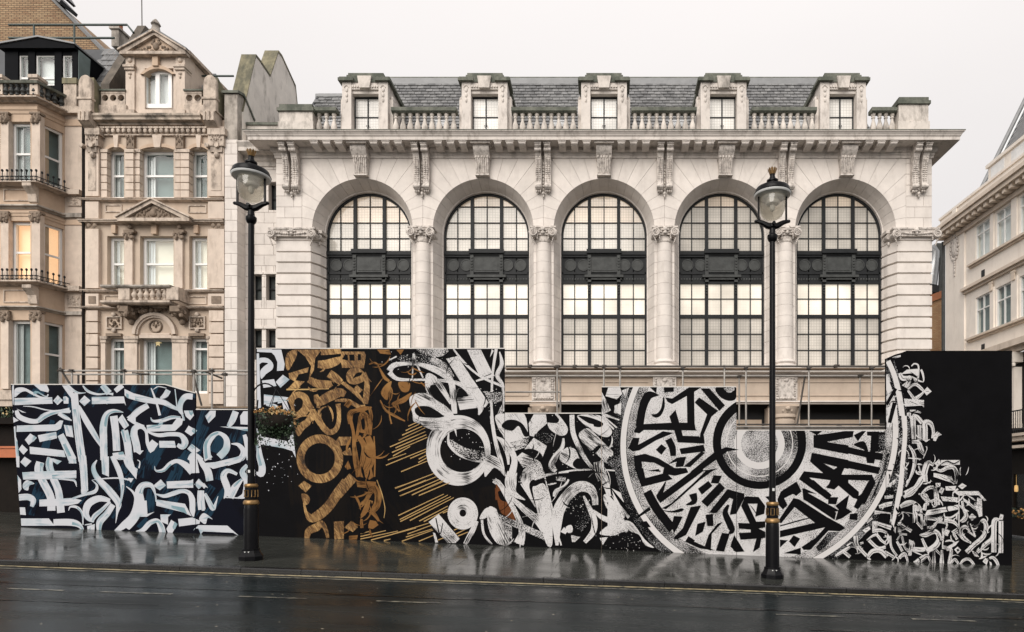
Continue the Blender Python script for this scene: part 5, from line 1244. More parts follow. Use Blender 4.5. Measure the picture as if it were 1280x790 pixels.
# parapet balustrade on the bay
zt, zb_ = Z_(103, DF), Z_(119, DF)
MB().sweep([(-.12, zt - .07), (.1, zt - .07), (.12, zt), (-.14, zt)], bpath).obj('balustrade_rail', 'mossy_cap', bay)
hb = None
pts = [(X_(-10, DF), DF), (P0[0], DF), P1]
for (a, b) in zip(pts[:-1], pts[1:]):
    n = max(4, int(math.hypot(b[0] - a[0], b[1] - a[1]) / .17))
    for k in range(n):
        loc = (a[0] + (b[0] - a[0]) * (k + .5) / n, a[1] + (b[1] - a[1]) * (k + .5) / n, zb_); h = zt - .07 - zb_
        if hb is None: hb = MB().lathe((0, 0, 0), [(.06, 0), (.06, .04), (.035, .06), (.08, h * .35), (.035, h * .75), (.06, h * .88), (.06, h)], 10).obj('baluster', 'iron_panel', bay, True, loc=loc)
        else: copy_to(hb, loc, bay)
for a, b, D in ((37, 47, DF - .05), (-6, 3, DF - .05)):
    m = MB(); m.box(X_(a, D), X_(b, D), D, D + .3, zb_, zt + .1); m.box(X_(a - 1, D), X_(b + 1, D), D - .04, D + .34, zt + .1, zt + .2); m.obj('parapet_pier', 'beige_trim', bay)
m = MB(); m.box(X_(81, DS), X_(97, DS), DS - .05, DS + .4, Z_(135, DS), Z_(106, DS)); m.obj('parapet_block', 'beige_trim', bay)
MB().box(X_(80, DS), X_(98, DS), DS - .08, DS + .45, Z_(106, DS), Z_(99, DS)).obj('parapet_cap', 'green_coping', bay)
# black dormer and mansard
DK = 20.7
MB().add([(X_(-60, DK), DK + .3, Z_(122, DK)), (X_(128, DK), DK + .3, Z_(122, DK)), (X_(128, DK + 1.7), DK + 1.7, Z_(62, DK + 1.7)), (X_(-60, DK + 1.7), DK + 1.7, Z_(62, DK + 1.7))], [(0, 1, 2, 3)]).obj('mansard', 'slate_dark', bay)
sm = MB()
for r in range(9):
    for k in range(9):
        t0, t1 = r / 9, (r + 1.15) / 9; ya, yb = 122 - 60 * t0, 122 - 60 * t1; da, db = DK + .28 + 1.4 * t0, DK + .29 + 1.4 * t1
        xa = X_(80, DK) + (k + .5 * (r % 2)) * .21; sm.add([(xa, da - .02, Z_(ya, da)), (xa + .2, da - .02, Z_(ya, da)), (xa + .2, db - .004, Z_(yb, db)), (xa, db - .004, Z_(yb, db))], [(0, 1, 2, 3)])
so2 = sm.obj('slates', 'slate', bay); so2['kind'] = 'stuff'
dk = MB()
cols = [12, 22.5, 35, 43.5, 68, 77, 90, 98]
za, zb2 = Z_(118, DK), Z_(62, DK)
for a, b in ((6, 22.5), (35, 43.5), (68, 77), (90, 97)): dk.box(X_(a, DK), X_(b, DK), DK, DK + .3, za, zb2)
dk.box(X_(6, DK), X_(97, DK), DK + .03, DK + .3, Z_(68, DK), zb2); dk.box(X_(6, DK), X_(97, DK), DK + .031, DK + .3, za, Z_(106, DK))
dk.side([(DK + .3, za), (DK + .3, zb2), (DK + 1.6, zb2), (DK + .8, za)], X_(6, DK), X_(97, DK))
dk.prism([(X_(2, DK), Z_(63, DK)), (X_(97, DK), Z_(63, DK)), (X_(97, DK), Z_(59, DK)), (X_(52, DK), Z_(50, DK)), (X_(2, DK), Z_(59, DK))], DK - .12, DK + 1.8)
dob = dk.obj('black_dormer', 'black_timber', bay)
MB().prism([(X_(1, DK), Z_(59, DK)), (X_(52, DK), Z_(50, DK)), (X_(98, DK), Z_(59, DK)), (X_(98, DK), Z_(57, DK)), (X_(52, DK), Z_(48, DK)), (X_(1, DK), Z_(57, DK))], DK - .16, DK + 1.9).obj('dormer_roof', 'lead', dob)
for a, b in ((22.5, 35), (43.5, 68), (77, 90)):
    window(dob, X_(a, DK), X_(b, DK), Z_(106, DK), Z_(67.5, DK), DK + .06, t=.04, rail=Z_(96, DK), room='curtain', curtain=False)
MB().side([(DK + .02, za), (DK + .02, zb2), (DK + .5, zb2), (DK + .4, za)], X_(97, DK) + .005, X_(97, DK) + .02).obj('side_light', 'room_teal', dob)
# roof guard rail on the bay house
rr = thing('roof_guard_rail', 'green tubular guard rail along the flat roof above the black dormer', 'railing', (X_(52, 21.6), 21.6, Z_(60, 21.6)))
D = 21.6
for y in (31, 47.5):
    m = MB(); m.tube([(X_(11, D), D, Z_(y, D)), (X_(143 if y > 40 else 159, D), D, Z_(y, D))] + ([(X_(167, D), D, Z_(41, D))] if y < 40 else []), .035); m.obj('rail', 'rail_green', rr, True)
for x, y in ((42.5, 48), (93, 62)): MB().tube([(X_(x, D), D, Z_(31, D)), (X_(x, D), D, Z_(y, D))], .03).obj('post', 'rail_green', rr, True)
# ground floor shopfront sliver of the bay house
DZ = 18.9
m = MB(); m.box(X_(-60, DZ), X_(60, DZ), DZ + .3, DZ + .5, bz, Z_(488, DZ)); m.obj('shopfront', 'shop_brown', bay)
m = MB(); m.box(X_(-60, DZ), X_(60, DZ), DZ - .1, DZ + .3, Z_(500, DZ), Z_(488, DZ)); m.box(X_(-60, DZ), X_(60, DZ), DZ - .05, DZ + .3, Z_(508, DZ), Z_(500.2, DZ)); m.obj('shopfront_cornice', 'beige_trim', bay)
m = MB(); m.box(X_(-60, DZ), X_(40, DZ), DZ - .1, DZ + .32, Z_(572, DZ), Z_(559, DZ)); m.box(X_(-60, DZ), X_(40, DZ), DZ - .13, DZ + .32, Z_(560.5, DZ), Z_(558, DZ)); m.obj('awning_box', 'red_awning', bay)
for y in (641.5, 650, 655.5):
    MB().box(X_(-60, DZ), X_(40, DZ), DZ + .02, DZ + .3, Z_(y + 1.6, DZ), Z_(y, DZ)).obj('trim_bar', 'bronze_trim', bay)
MB().box(X_(-60, DZ), X_(40, DZ), DZ + .12, DZ + .31, bz, Z_(654, DZ)).obj('stall_riser', 'shop_brown', bay)
wbx = thing('window_box', 'dark planter of small yellow flowers above the red awning box of the bay house', 'planter', (X_(5, DZ), DZ, Z_(524, DZ)))
MB().box(X_(-25, DZ), X_(22, DZ), DZ - .05, DZ + .3, Z_(530, DZ), Z_(522, DZ)).obj('trough', 'shop_brown', wbx)
rnd = random.Random(3); m = MB(); m2 = MB()
for i in range(160):
    x, y, z = X_(rnd.uniform(-24, 21), DZ), DZ + rnd.uniform(-.12, .25), Z_(rnd.uniform(509, 523), DZ); a = rnd.uniform(0, 6); s = rnd.uniform(.03, .06)
    (m2 if rnd.random() < .3 and z > Z_(517, DZ) else m).add([(x, y, z), (x + s * math.cos(a), y - .02, z + s * math.sin(a)), (x + s * 1.4 * math.cos(a + .6), y, z + s * 1.4 * math.sin(a + .6)), (x + s * math.cos(a + 1.2), y - .01, z + s * math.sin(a + 1.2))], [(0, 1, 2, 3)])
m.obj('leaves', 'leaf', wbx)['kind'] = 'stuff'; m2.obj('blossom', 'flower_yellow', wbx)['kind'] = 'stuff'

# ------------------------------------------------------------------ brick gable behind
DQ = 25.0
bgb = thing('brick_gable', 'tall yellow brown brick gable wall behind the black dormer and roof rail', 'building', (X_(40, DQ), DQ, 3.0))
gp = [(X_(-90, DQ), 3.0), (X_(128, DQ), 3.0), (X_(128, DQ), Z_(64, DQ)), (X_(83, DQ), Z_(20, DQ)), (X_(63, DQ), Z_(-2, DQ)), (X_(30, DQ), Z_(-34, DQ)), (X_(-90, DQ), Z_(-34, DQ))]
MB().prism(gp, DQ, DQ + 6).obj('wall', 'stock_brick', bgb)
m = MB(); a, b = (X_(130, DQ), Z_(66, DQ)), (X_(60, DQ), Z_(-5, DQ)); m.prism([(a[0], a[1] - .03), (a[0] + .04, a[1] + .08), (b[0] + .04, b[1] + .10), (b[0], b[1] - .01)], DQ - .06, DQ + .5); m.obj('verge', 'slate_dark', bgb)
m = MB(); m.prism([(X_(69, DQ), Z_(0, DQ)), (X_(85, DQ), Z_(12.5, DQ)), (X_(87, DQ), Z_(9, DQ)), (X_(73, DQ), Z_(-6, DQ))], DQ - .4, DQ + .4); m.prism([(X_(76, DQ), Z_(-8, DQ)), (X_(84, DQ), Z_(2, DQ)), (X_(87, DQ), Z_(1, DQ)), (X_(80, DQ), Z_(-10, DQ))], DQ - .3, DQ + .3); m.obj('eave_gutter', 'slate_dark', bgb)

# ------------------------------------------------------------------ corner building across the side street
XR = 18.0
right = thing('corner_building', 'cream stone corner building with steep slate roof across the side street', 'building', (XR, 28, gz(XR, 28)))
def DR(px, X=XR): return FPX * X / (px - PX)
D_END = DR(1183)
def rxf(s, n, z): return (XR + n, D_END - s, z)          # s along the wall towards the viewer, n inwards
def sR(px): return D_END - DR(px)
def zR(px, py, X=XR): return Z_(py, DR(px, X))
rz = gz(XR, 28)
S_MAX = 12.0
wins = []
wU = [(sR(1219.5), sR(1237)), (sR(1245), sR(1263.5)), (sR(1274.5), sR(1274.5) + 1.05)]
for k in range(3): wins.append((wU[-1][0] + 1.9 * (k + 1), wU[-1][1] + 1.9 * (k + 1)))
zu0, zu1 = 12.22, 13.9; zl0, zl1 = 8.62, 10.45
cols = []
for a, b in wU + wins: cols += [a, b]
edges = [0] + cols + [S_MAX]
m = MB(rxf)
for (za, zb, hole) in ((rz, 7.7, False), (7.7, zl0, False), (zl0, zl1, True), (zl1, zu0, False), (zu0, zu1, True), (zu1, 15.0, False)):
    if za == rz: continue
    for i in range(len(edges) - 1):
        if hole and i % 2 == 1: continue
        m.box(edges[i], edges[i + 1], 0, .4, za, zb)
m.obj('wall', 'right_stone', right)
for a, b in wU + wins:
    window(right, a, b, zl0, zl1, .05, t=.05, rail=zl1 - .62, muntin=.05, room='room_teal', xf=rxf, curtain=False)
    window(right, a, b, zu0, zu1, .04, t=.04, rail=zu1 - .45, muntin=.04, room='curtain', xf=rxf, curtain=False)
m = MB(rxf); m.box(.05, sR(1207), -.08, 0.001, 7.7, 14.0); m.obj('end_pilaster', 'right_stone', right)
for (a, b) in zip(cols[1:-1:2], cols[2::2]):
    MB(rxf).box(a + .12, b - .12, -.06, .001, zu0, zu1 + .1).obj('mullion_pilaster', 'right_stone', right); MB(rxf).box(a + .1, b - .1, -.06, .001, zl0, zl1 + .1).obj('mullion_pilaster', 'right_stone', right)
    m = MB(rxf); c = (a + b) / 2; m.box(c - .1, c + .1, -.12, -.06, zl1 - .05, zl1 + .28); m.box(c - .13, c + .13, -.13, -.06, zl1 + .28, zl1 + .36); m.obj('pilaster_capital', 'right_trim', right)
def rp(p): return [(D_END, XR - p)]
def rband(name, z0, z1, p, s0, mm):
    m = MB(rxf); m.box(s0, S_MAX, -p * .5, .002, z0, z0 + (z1 - z0) * .45); m.box(s0 - .03, S_MAX, -p, .002, z0 + (z1 - z0) * .45, z1); m.obj(name, mm, right)
rband('sill', 12.02, 12.2, .18, sR(1213), 'right_trim'); rband('string_course', 10.9, 11.16, .24, sR(1206), 'right_trim'); rband('sill', 8.42, 8.6, .2, sR(1211), 'right_trim')
# cartouche on the end pilaster
m = MB(rxf); cs = (sR(1190) + sR(1201)) / 2; cz = zR(1195, 310)
m.ball((cs, -.1, cz), .28, .08, .5, 10, 7)
for i in range(18):
    t = 2 * math.pi * i / 18; m.ball((cs + .34 * math.cos(t), -.1, cz + .62 * math.sin(t)), .09, .07, .1, 6, 4)
for k in range(6): m.ball((cs, -.1, cz - .75 - k * .13), .12 - .012 * k, .06, .08, 6, 4)
m.obj('cartouche', 'portland_carved', right, True)
# cornice with modillions, parapet
m = MB(rxf); m.box(-.35, S_MAX, -.62, .1, 14.42, 14.62); m.box(-.40, S_MAX, -.72, .1, 14.62, 14.8); m.box(-.12, S_MAX, -.14, .1, 14.0, 14.2); m.obj('cornice', 'right_trim', right)
mo = None
for k in range(24):
    if mo is None: mo = MB(rxf).box(.0, .22, -.52, -.02, 14.22, 14.41).obj('modillion', 'right_trim', right)
    else: copy_to(mo, (0, -k * .46, 0), right)
m = MB(rxf); m.box(-.05, S_MAX, -.3, .1, 14.801, 15.3); m.box(-.1, S_MAX, -.36, .14, 15.3, 15.42); m.obj('parapet', 'right_stone', right)
m = MB(rxf); m.box(1.2, 1.6, -.36, -.301, 14.81, 15.29); m.obj('parapet_pier', 'right_stone', right)
# roof
sv = sR(1214)
m = MB(rxf)
prof = [(.25, 15.30), (3.0, 20.9), (6, 20.9), (6, 15.3)]
n = 4; m.add([(sv + t, x, z) for t in (0, S_MAX) for x, z in prof], [(0, 1, 2, 3), (7, 6, 5, 4)] + [(i, 4 + i, 4 + (i + 1) % 4, (i + 1) % 4) for i in range(4)]); m.obj('roof', 'slate_dark', right)
m = MB(rxf)
for r in range(34):
    for k in range(26):
        t0, t1 = r / 34, (r + 1.2) / 34; s0 = sv + .5 + (k + .5 * (r % 2)) * .3
        x0, z0, x1, z1 = .25 + 2.75 * t0 - .03, 15.3 + 5.6 * t0, .25 + 2.75 * t1 - .012, 15.3 + 5.6 * t1
        m.add([(s0, x0, z0), (s0 + .29, x0, z0), (s0 + .29, x1, z1), (s0, x1, z1)], [(0, 1, 2, 3)])
m.obj('slates', 'slate', right)['kind'] = 'stuff'
for off, rad, mm in ((.0, .11, 'lead'), (.42, .05, 'roof_unit')):
    m = MB(rxf); m.tube([(sv + off, .22 - .03, 15.3), (sv + off, 2.98 - .03, 20.9)], rad, 8); m.obj('roof_hip', mm, right, True)
m = MB(rxf); m.box(sv + 1.4, S_MAX, .0, 1.2, 15.43, 16.25); m.box(sv + 1.3, S_MAX, -.08, 1.3, 16.25, 16.4); dr = m.obj('attic_dormer', 'right_stone', right)
for k in range(4): MB(rxf).box(sv + 1.6 + k * 1.5, sv + 2.6 + k * 1.5, -.01, .0, 15.6, 16.15).obj('pane', 'curtain', dr)
m = MB(); m.tube([(XR - .1, D_END + .12, rz), (XR - .1, D_END + .12, 14.2)], .09, 8); m.obj('drainpipe', 'iron_panel', right, True)
for za, zb in ((11.3, 11.62), (7.85, 8.1)): MB(rxf).box(sR(1227), sR(1231), -.02, .01, za, zb).obj('vent', 'dark_void', right)
# lower storeys behind the end of the hoarding: entablature, pilasters, balcony rail, shopfront
rband('shop_cornice', 7.2, 7.7, .45, 1.0, 'right_trim')
m = MB(rxf); m.box(0, S_MAX, .1, .5, rz, 7.2); m.obj('shop_wall', 'shop_brown', right)
for px in (1187, 1205, 1224, 1245, 1270):
    s = sR(px); m = MB(rxf); m.box(s - .25, s + .25, -.25, .1, 3.9, 6.55); m.box(s - .3, s + .3, -.3, .1, 3.9, 4.1)
    m.box(s - .33, s + .33, -.33, .1, 6.75, 7.19)
    for k in range(10): m.ball((s - .3 + .066 * k, -.28, 6.65), .07, .08, .1, 6, 4)
    m.obj('pilaster', 'right_stone', right, True)
m = MB(rxf); m.box(0, S_MAX, -.7, .1, 3.5, 3.62); m.box(0, S_MAX, -.6, .1, 3.3, 3.49); m.box(0, S_MAX, -.62, .1, 3.0, 3.12); m.obj('balcony_slab', 'right_trim', right)
m = MB(rxf)
for z in (3.75, 4.55): m.box(3.5, S_MAX, -.62, -.58, z, z + .05)
bm_ = m.obj('balcony_rail', 'iron', right)
for k in range(60): MB(rxf).box(3.5 + k * .14, 3.525 + k * .14, -.61, -.59, 3.62, 4.55).obj('bar', 'iron', bm_)
m = MB(rxf); m.box(3.0, S_MAX, -.12, .0, rz, .2); m.box(3.0, S_MAX, -.10, .0, 1.9, 2.05)
for k in range(7): m.box(3.0 + 1.3 * k, 3.1 + 1.3 * k, -.11, 0, .2, 1.9)
sf = m.obj('shopfront_frame', 'shop_brown', right)
for k in range(7): MB(rxf).box(3.1 + 1.3 * k, 4.3 + 1.3 * k, -.03, -.02, .2, 1.9).obj('pane', 'sash_glass', sf)
rnd = random.Random(8)
s = sR(1271)
q = MB(rxf); q.lathe((s, -.02, 0), [(.02, 1.43), (.07, 1.40), (.085, 1.25), (.07, 1.14), (.02, 1.13)], 10); q.tube([(s, -.02, 1.43), (s, -.02, 1.88)], .008, 4); tag(q.obj('pendant_lamp', 'shop_light'), 'small warm pendant lamp in the dark shop window across the side street', 'lamp')
fl = thing('flower_trough', 'trough of orange yellow flowers under the corner building shop window', 'planter', (XR - .35, DR(1272), rz))
m = MB(rxf); m.box(sR(1262), S_MAX - 2, -.5, -.2, rz, .02); m.obj('trough', 'shop_brown', fl)
m = MB(rxf); m2 = MB(rxf)
for i in range(420):
    s, n_, z = rnd.uniform(sR(1262), S_MAX - 2), rnd.uniform(-.55, -.15), rnd.uniform(.0, .42); r = rnd.uniform(.03, .07)
    (m if rnd.random() < .45 else m2).ball((s, n_, z), r, r, r, 5, 3)
m.obj('blossom', 'flower_orange', fl)['kind'] = 'stuff'; m2.obj('leaves', 'leaf_dark', fl)['kind'] = 'stuff'

# brick annexe seen in the gap
DA = 37.0
an = thing('brick_annexe', 'sliver of ochre brick building with grey duct between arcaded and corner buildings', 'building', (20.0, DA, 0))
m = MB(); m.box(15.5, X_(1177.5, DA), DA, DA + 5, -1, Z_(372, DA)); m.obj('wall', 'red_brick', an)
m = MB(); m.prism([(X_(1163, DA), Z_(378, DA)), (X_(1178, DA), Z_(372, DA)), (X_(1178, DA), Z_(363, DA)), (X_(1163, DA), Z_(369, DA))], DA - .1, DA + 1); m.obj('brick_arch', 'clay_pot', an)
m = MB(); m.box(15.5, X_(1176, DA), DA + .4, DA + 4, Z_(372, DA), Z_(330, DA)); m.obj('attic', 'room_dark', an)
m = MB(); m.box(15.5, X_(1172.5, DA), DA - .1, DA + .4, Z_(366, DA), Z_(357, DA)); m.obj('ledge', 'dark_void', an)
m = MB(); m.tube([(X_(1166, DA), DA + .2, Z_(356, DA)), (X_(1169, DA), DA + .2, Z_(330, DA)), (X_(1169, DA), DA + .2, Z_(314, DA)), (X_(1165, DA), DA + .2, Z_(307, DA))], .32, 12); m.obj('duct', 'duct_metal', an, True)
m = MB(); m.tube([(X_(1174, DA), DA, Z_(372, DA)), (X_(1177, DA), DA, Z_(322, DA))], .1, 8); m.box(X_(1172, DA), X_(1179, DA), DA + .1, DA + .6, Z_(330, DA), Z_(303, DA)); m.obj('flue', 'iron_panel', an, True)

# ------------------------------------------------------------------ hoarding
def ybot(px): return 660 + (px - 20) * 0.0394
TOPS = [(13, 245, None), (245, 320.5, 512.3), (320.5, 631, 436), (631, 752, 517), (752, 920.5, 484), (920.5, 1107, 538.2), (1107, 1265, None)]
def ytop(px):
    if px < 206: return 481.0
    if px < 244: t = (px - 206) / 38; return 481 + 10.5 * t ** 1.2
    if px < 320.5: return 512.3
    if px < 631: return 436.0
    if px < 752: return 517.0
    if px < 920.5: return 484.0
    if px < 1107: return 538.2
    if px < 1134: return 449.5 - (px - 1107) * 10 / 27 if px < 1127 else 439.8
    return 439.6
hoard = thing('painted_hoarding', 'long stepped timber hoarding painted with white, gold and black calligraphy along the pavement', 'hoarding', (0, HOARD_D, gz(0, HOARD_D)))
PANEL = []
def hp(px, py): return (X_(px, HOARD_D), Z_(py, HOARD_D))
shapes = [
    [(13.5, 481), (206, 481), (217, 484.2), (228, 487.6), (244, 491.6), (244.6, ybot(244.6)), (26.5, ybot(26.5))],
    [(244.9, 512.3), (320.2, 512.3), (320.2, ybot(320.2)), (244.9, ybot(244.9))],
    [(320.5, 436), (630.8, 436), (630.8, ybot(630.8)), (320.5, ybot(320.5))],
    [(631.1, 517), (751.8, 517), (751.8, ybot(751.8)), (631.1, ybot(631.1))],
    [(752.1, 484), (920.3, 484), (920.3, ybot(920.3)), (752.1, ybot(752.1))],
    [(920.6, 538.2), (1106.8, 538.2), (1106.8, ybot(1106.8)), (920.6, ybot(920.6))],
    [(1107.1, 449.6), (1119, 444.2), (1127, 442), (1133, 439.6), (1265, 439.6), (1265, ybot(1265)), (1107.1, ybot(1107.1))]]
for i, s in enumerate(shapes):
    poly = [hp(x, y) for x, y in s]
    p = MB().prism(poly, HOARD_D, HOARD_D + .045).obj('panel', 'p_v' if i < 2 else 'hoarding_black', hoard)
    PANEL.append(p)
    m = MB()
    nt_ = {0: 5, 6: 5}.get(i, 2)
    for a, b in zip(poly[:nt_ - 1], poly[1:nt_]):
        m.prism([a, b, (b[0], b[1] + .022), (a[0], a[1] + .022)], HOARD_D - .004, HOARD_D + .055)
    m.obj('top_edge', 'hoarding_edge' if i < 6 else 'hoarding_black', hoard)
m = MB()                                                  # timber frame behind the sheets
for px in range(30, 1260, 62):
    yt = ytop(px) + 4; m.box(X_(px, HOARD_D) - .035, X_(px, HOARD_D) + .035, HOARD_D + .05, HOARD_D + .12, gz(X_(px, HOARD_D), HOARD_D), Z_(yt, HOARD_D))
    m.tube([(X_(px, HOARD_D), HOARD_D + .1, Z_(yt + 20, HOARD_D)), (X_(px, HOARD_D), HOARD_D + 1.1, gz(X_(px, HOARD_D), HOARD_D + 1))], .035, 4)
m.obj('timber_frame', 'scaffold_board', hoard)
m = MB(); xr = X_(1265, HOARD_D); m.box(xr - .05, xr - .002, HOARD_D + .047, HOARD_D + 4.6, gz(xr, HOARD_D) - .02, Z_(439.6, HOARD_D)); m.obj('return_panel', 'hoarding_black', hoard)

# ---- mural: every brush stroke is laid as a thin coat of paint on the boards
TILE = {1: (10, 475, 7.9), 2: (10, 570, 7.9), 3: (160, 475, 7.9), 4: (160, 570, 7.9), 5: (310, 430, 7.9), 6: (310, 520, 7.9), 7: (360, 600, 8), 8: (460, 430, 7.111), 9: (480, 520, 7.9),
        10: (480, 600, 8), 11: (610, 500, 7.53), 12: (610, 590, 7.53), 13: (750, 480, 7.111), 14: (760, 585, 7.18), 15: (880, 530, 7.111), 16: (900, 600, 7.111), 17: (1030, 530, 7.9),
        18: (1030, 600, 7.185), 19: (1100, 435, 7.9), 20: (1100, 520, 7.9), 21: (1140, 600, 6.87), 0: (0, 0, 1)}
EDGES = [sx for sx in (13, 245, 320.5, 631, 752, 920.5, 1107, 1265)]
coats = {}; boxes = []
def layer(bb):
    l = 0
    for b, k in boxes:
        if bb[0] < b[2] and bb[2] > b[0] and bb[1] < b[3] and bb[3] > b[1]: l = max(l, k + 1)
    boxes.append((bb, l)); return l
def halfplanes(poly):
    n = len(poly); A = sum(poly[i][0] * poly[(i + 1) % n][1] - poly[(i + 1) % n][0] * poly[i][1] for i in range(n)); s = 1 if A > 0 else -1; out = []
    for i in range(n):
        a, b = poly[i], poly[(i + 1) % n]; nx, ny = -(b[1] - a[1]) * s, (b[0] - a[0]) * s; l = math.hypot(nx, ny); out.append((nx / l, ny / l, -(nx * a[0] + ny * a[1]) / l - .12))
    return out
HPL = [halfplanes(s_) for s_ in shapes]
BBX = [(min(p[0] for p in s_), min(p[1] for p in s_), max(p[0] for p in s_), max(p[1] for p in s_)) for s_ in shapes]
def put(verts, faces, uvs, m, ramp=None):
    # verts in photo pixels on the hoarding plane; every face is cut to the outline of each board
    xs = [p[0] for p in verts]; ys = [p[1] for p in verts]
    bb = (min(xs), min(ys), max(xs), max(ys)); l = layer(bb)
    V = [(x, y, uvs[i][0], uvs[i][1], ramp[i] if ramp else 0) for i, (x, y) in enumerate(verts)]
    for sec in range(7):
        q = BBX[sec]
        if bb[0] >= q[2] or bb[2] <= q[0] or bb[1] >= q[3] or bb[3] <= q[1]: continue
        for f in faces:
            P = [V[i] for i in f]
            for nx, ny, c in HPL[sec]:
                d = [nx * p[0] + ny * p[1] + c for p in P]
                if min(d) >= 0: continue
                Q = []
                for i in range(len(P)):
                    a, b, da, db = P[i - 1], P[i], d[i - 1], d[i]
                    if (da >= 0) != (db >= 0): t = da / (da - db); Q.append(tuple(u0 + (u1 - u0) * t for u0, u1 in zip(a, b)))
                    if db >= 0: Q.append(b)
                P = Q
                if len(P) < 3: break
            if len(P) < 3: continue
            mb = coats.setdefault((sec, m), MB())
            if mb.uv is None: mb.uv = []
            n = len(mb.v)
            for x, y, u_, v_, r_ in P:
                mb.v.append((X_(x, HOARD_D), HOARD_D - .002 - l * .00032 - r_ * .00014, Z_(y, HOARD_D))); mb.uv.append((u_, v_))
            mb.f.append(list(range(n, n + len(P))))
def spl(P, closed=False, k=5):
    n = len(P); out = []
    rng_ = range(n) if closed else range(n - 1)
    for i in rng_:
        p0, p1, p2, p3 = (P[(i - 1) % n], P[i], P[(i + 1) % n], P[(i + 2) % n]) if closed else (P[max(i - 1, 0)], P[i], P[i + 1], P[min(i + 2, n - 1)])
        for j in range(k):
            t = j / k
            out.append(tuple(.5 * (2 * b + (c - a) * t + (2 * a - 5 * b + 4 * c - d) * t * t + (3 * b - a - 3 * c + d) * t ** 3) for a, b, c, d in zip(p0, p1, p2, p3)))
    if not closed: out.append(P[-1])
    return out
def fillpoly(P, m):
    tri = tessellate_polygon([[Vector((x, y, 0)) for x, y in P]])
    # streaks follow the longest extent of the shape
    cx = sum(p[0] for p in P) / len(P); cy = sum(p[1] for p in P) / len(P)
    sxx = sum((p[0] - cx) ** 2 for p in P); syy = sum((p[1] - cy) ** 2 for p in P); sxy = sum((p[0] - cx) * (p[1] - cy) for p in P)
    a = .5 * math.atan2(2 * sxy, sxx - syy); k = HOARD_D / FPX; o = random.uniform(0, 40)
    uvs = [(((x - cx) * math.cos(a) + (y - cy) * math.sin(a)) * k + o, (-(x - cx) * math.sin(a) + (y - cy) * math.cos(a)) * k + o) for x, y in P]
    # refine big polygons so clamping to the boards stays local
    put(P, [list(t) for t in tri], uvs, m)
def ribbon(P, m):
    Q = spl(P) if len(P) > 2 else [tuple(a + (b - a) * t / 4 for a, b in zip(P[0], P[1])) for t in range(5)]
    L_, R_, U = [], [], []; u_ = random.uniform(0, 40); o = random.uniform(0, 40); k = HOARD_D / FPX
    for i, (x, y, w_) in enumerate(Q):
        a, b = Q[max(i - 1, 0)], Q[min(i + 1, len(Q) - 1)]; dx, dy = b[0] - a[0], b[1] - a[1]; l = math.hypot(dx, dy) or 1
        if i: u_ += math.hypot(x - Q[i - 1][0], y - Q[i - 1][1]) * k
        w_ = max(w_, .25); nx, ny = -dy / l * w_ / 2, dx / l * w_ / 2
        L_.append((x + nx, y + ny)); R_.append((x - nx, y - ny)); U.append(u_)
    n = len(Q)
    put(L_ + R_, [(i, i + 1, n + i + 1, n + i) for i in range(n - 1)], [(U[i], o + w_ * 0) for i in range(n)] + [(U[i], o + max(Q[i][2], .25) * k) for i in range(n)], m, [i / n for i in range(n)] * 2)
def ring(cx, cy, rx, ry, icx, icy, irx, iry, m, a0=0, a1=360, n=72, sh=0.0):
    n = max(6, int(n * (a1 - a0) / 360)); k = HOARD_D / FPX
    A = [math.radians(a0 + (a1 - a0) * i / n) for i in range(n + 1)]
    O = [(cx + rx * math.cos(t), cy + ry * math.sin(t)) for t in A]; I = [(icx + irx * math.cos(t), icy + iry * math.sin(t)) for t in A]
    O = [(x, y + sh * (x - cx)) for x, y in O]; I = [(x, y + sh * (x - cx)) for x, y in I]
    o = random.uniform(0, 40)
    put(O + I, [(i, i + 1, n + 2 + i, n + 1 + i) for i in range(n)], [(o + t * (rx + irx) / 2 * k, o) for t in A] + [(o + t * (rx + irx) / 2 * k, o + (rx - irx) * k) for t in A], m)
WF = {'p_w': .9, 'p_W': .92}
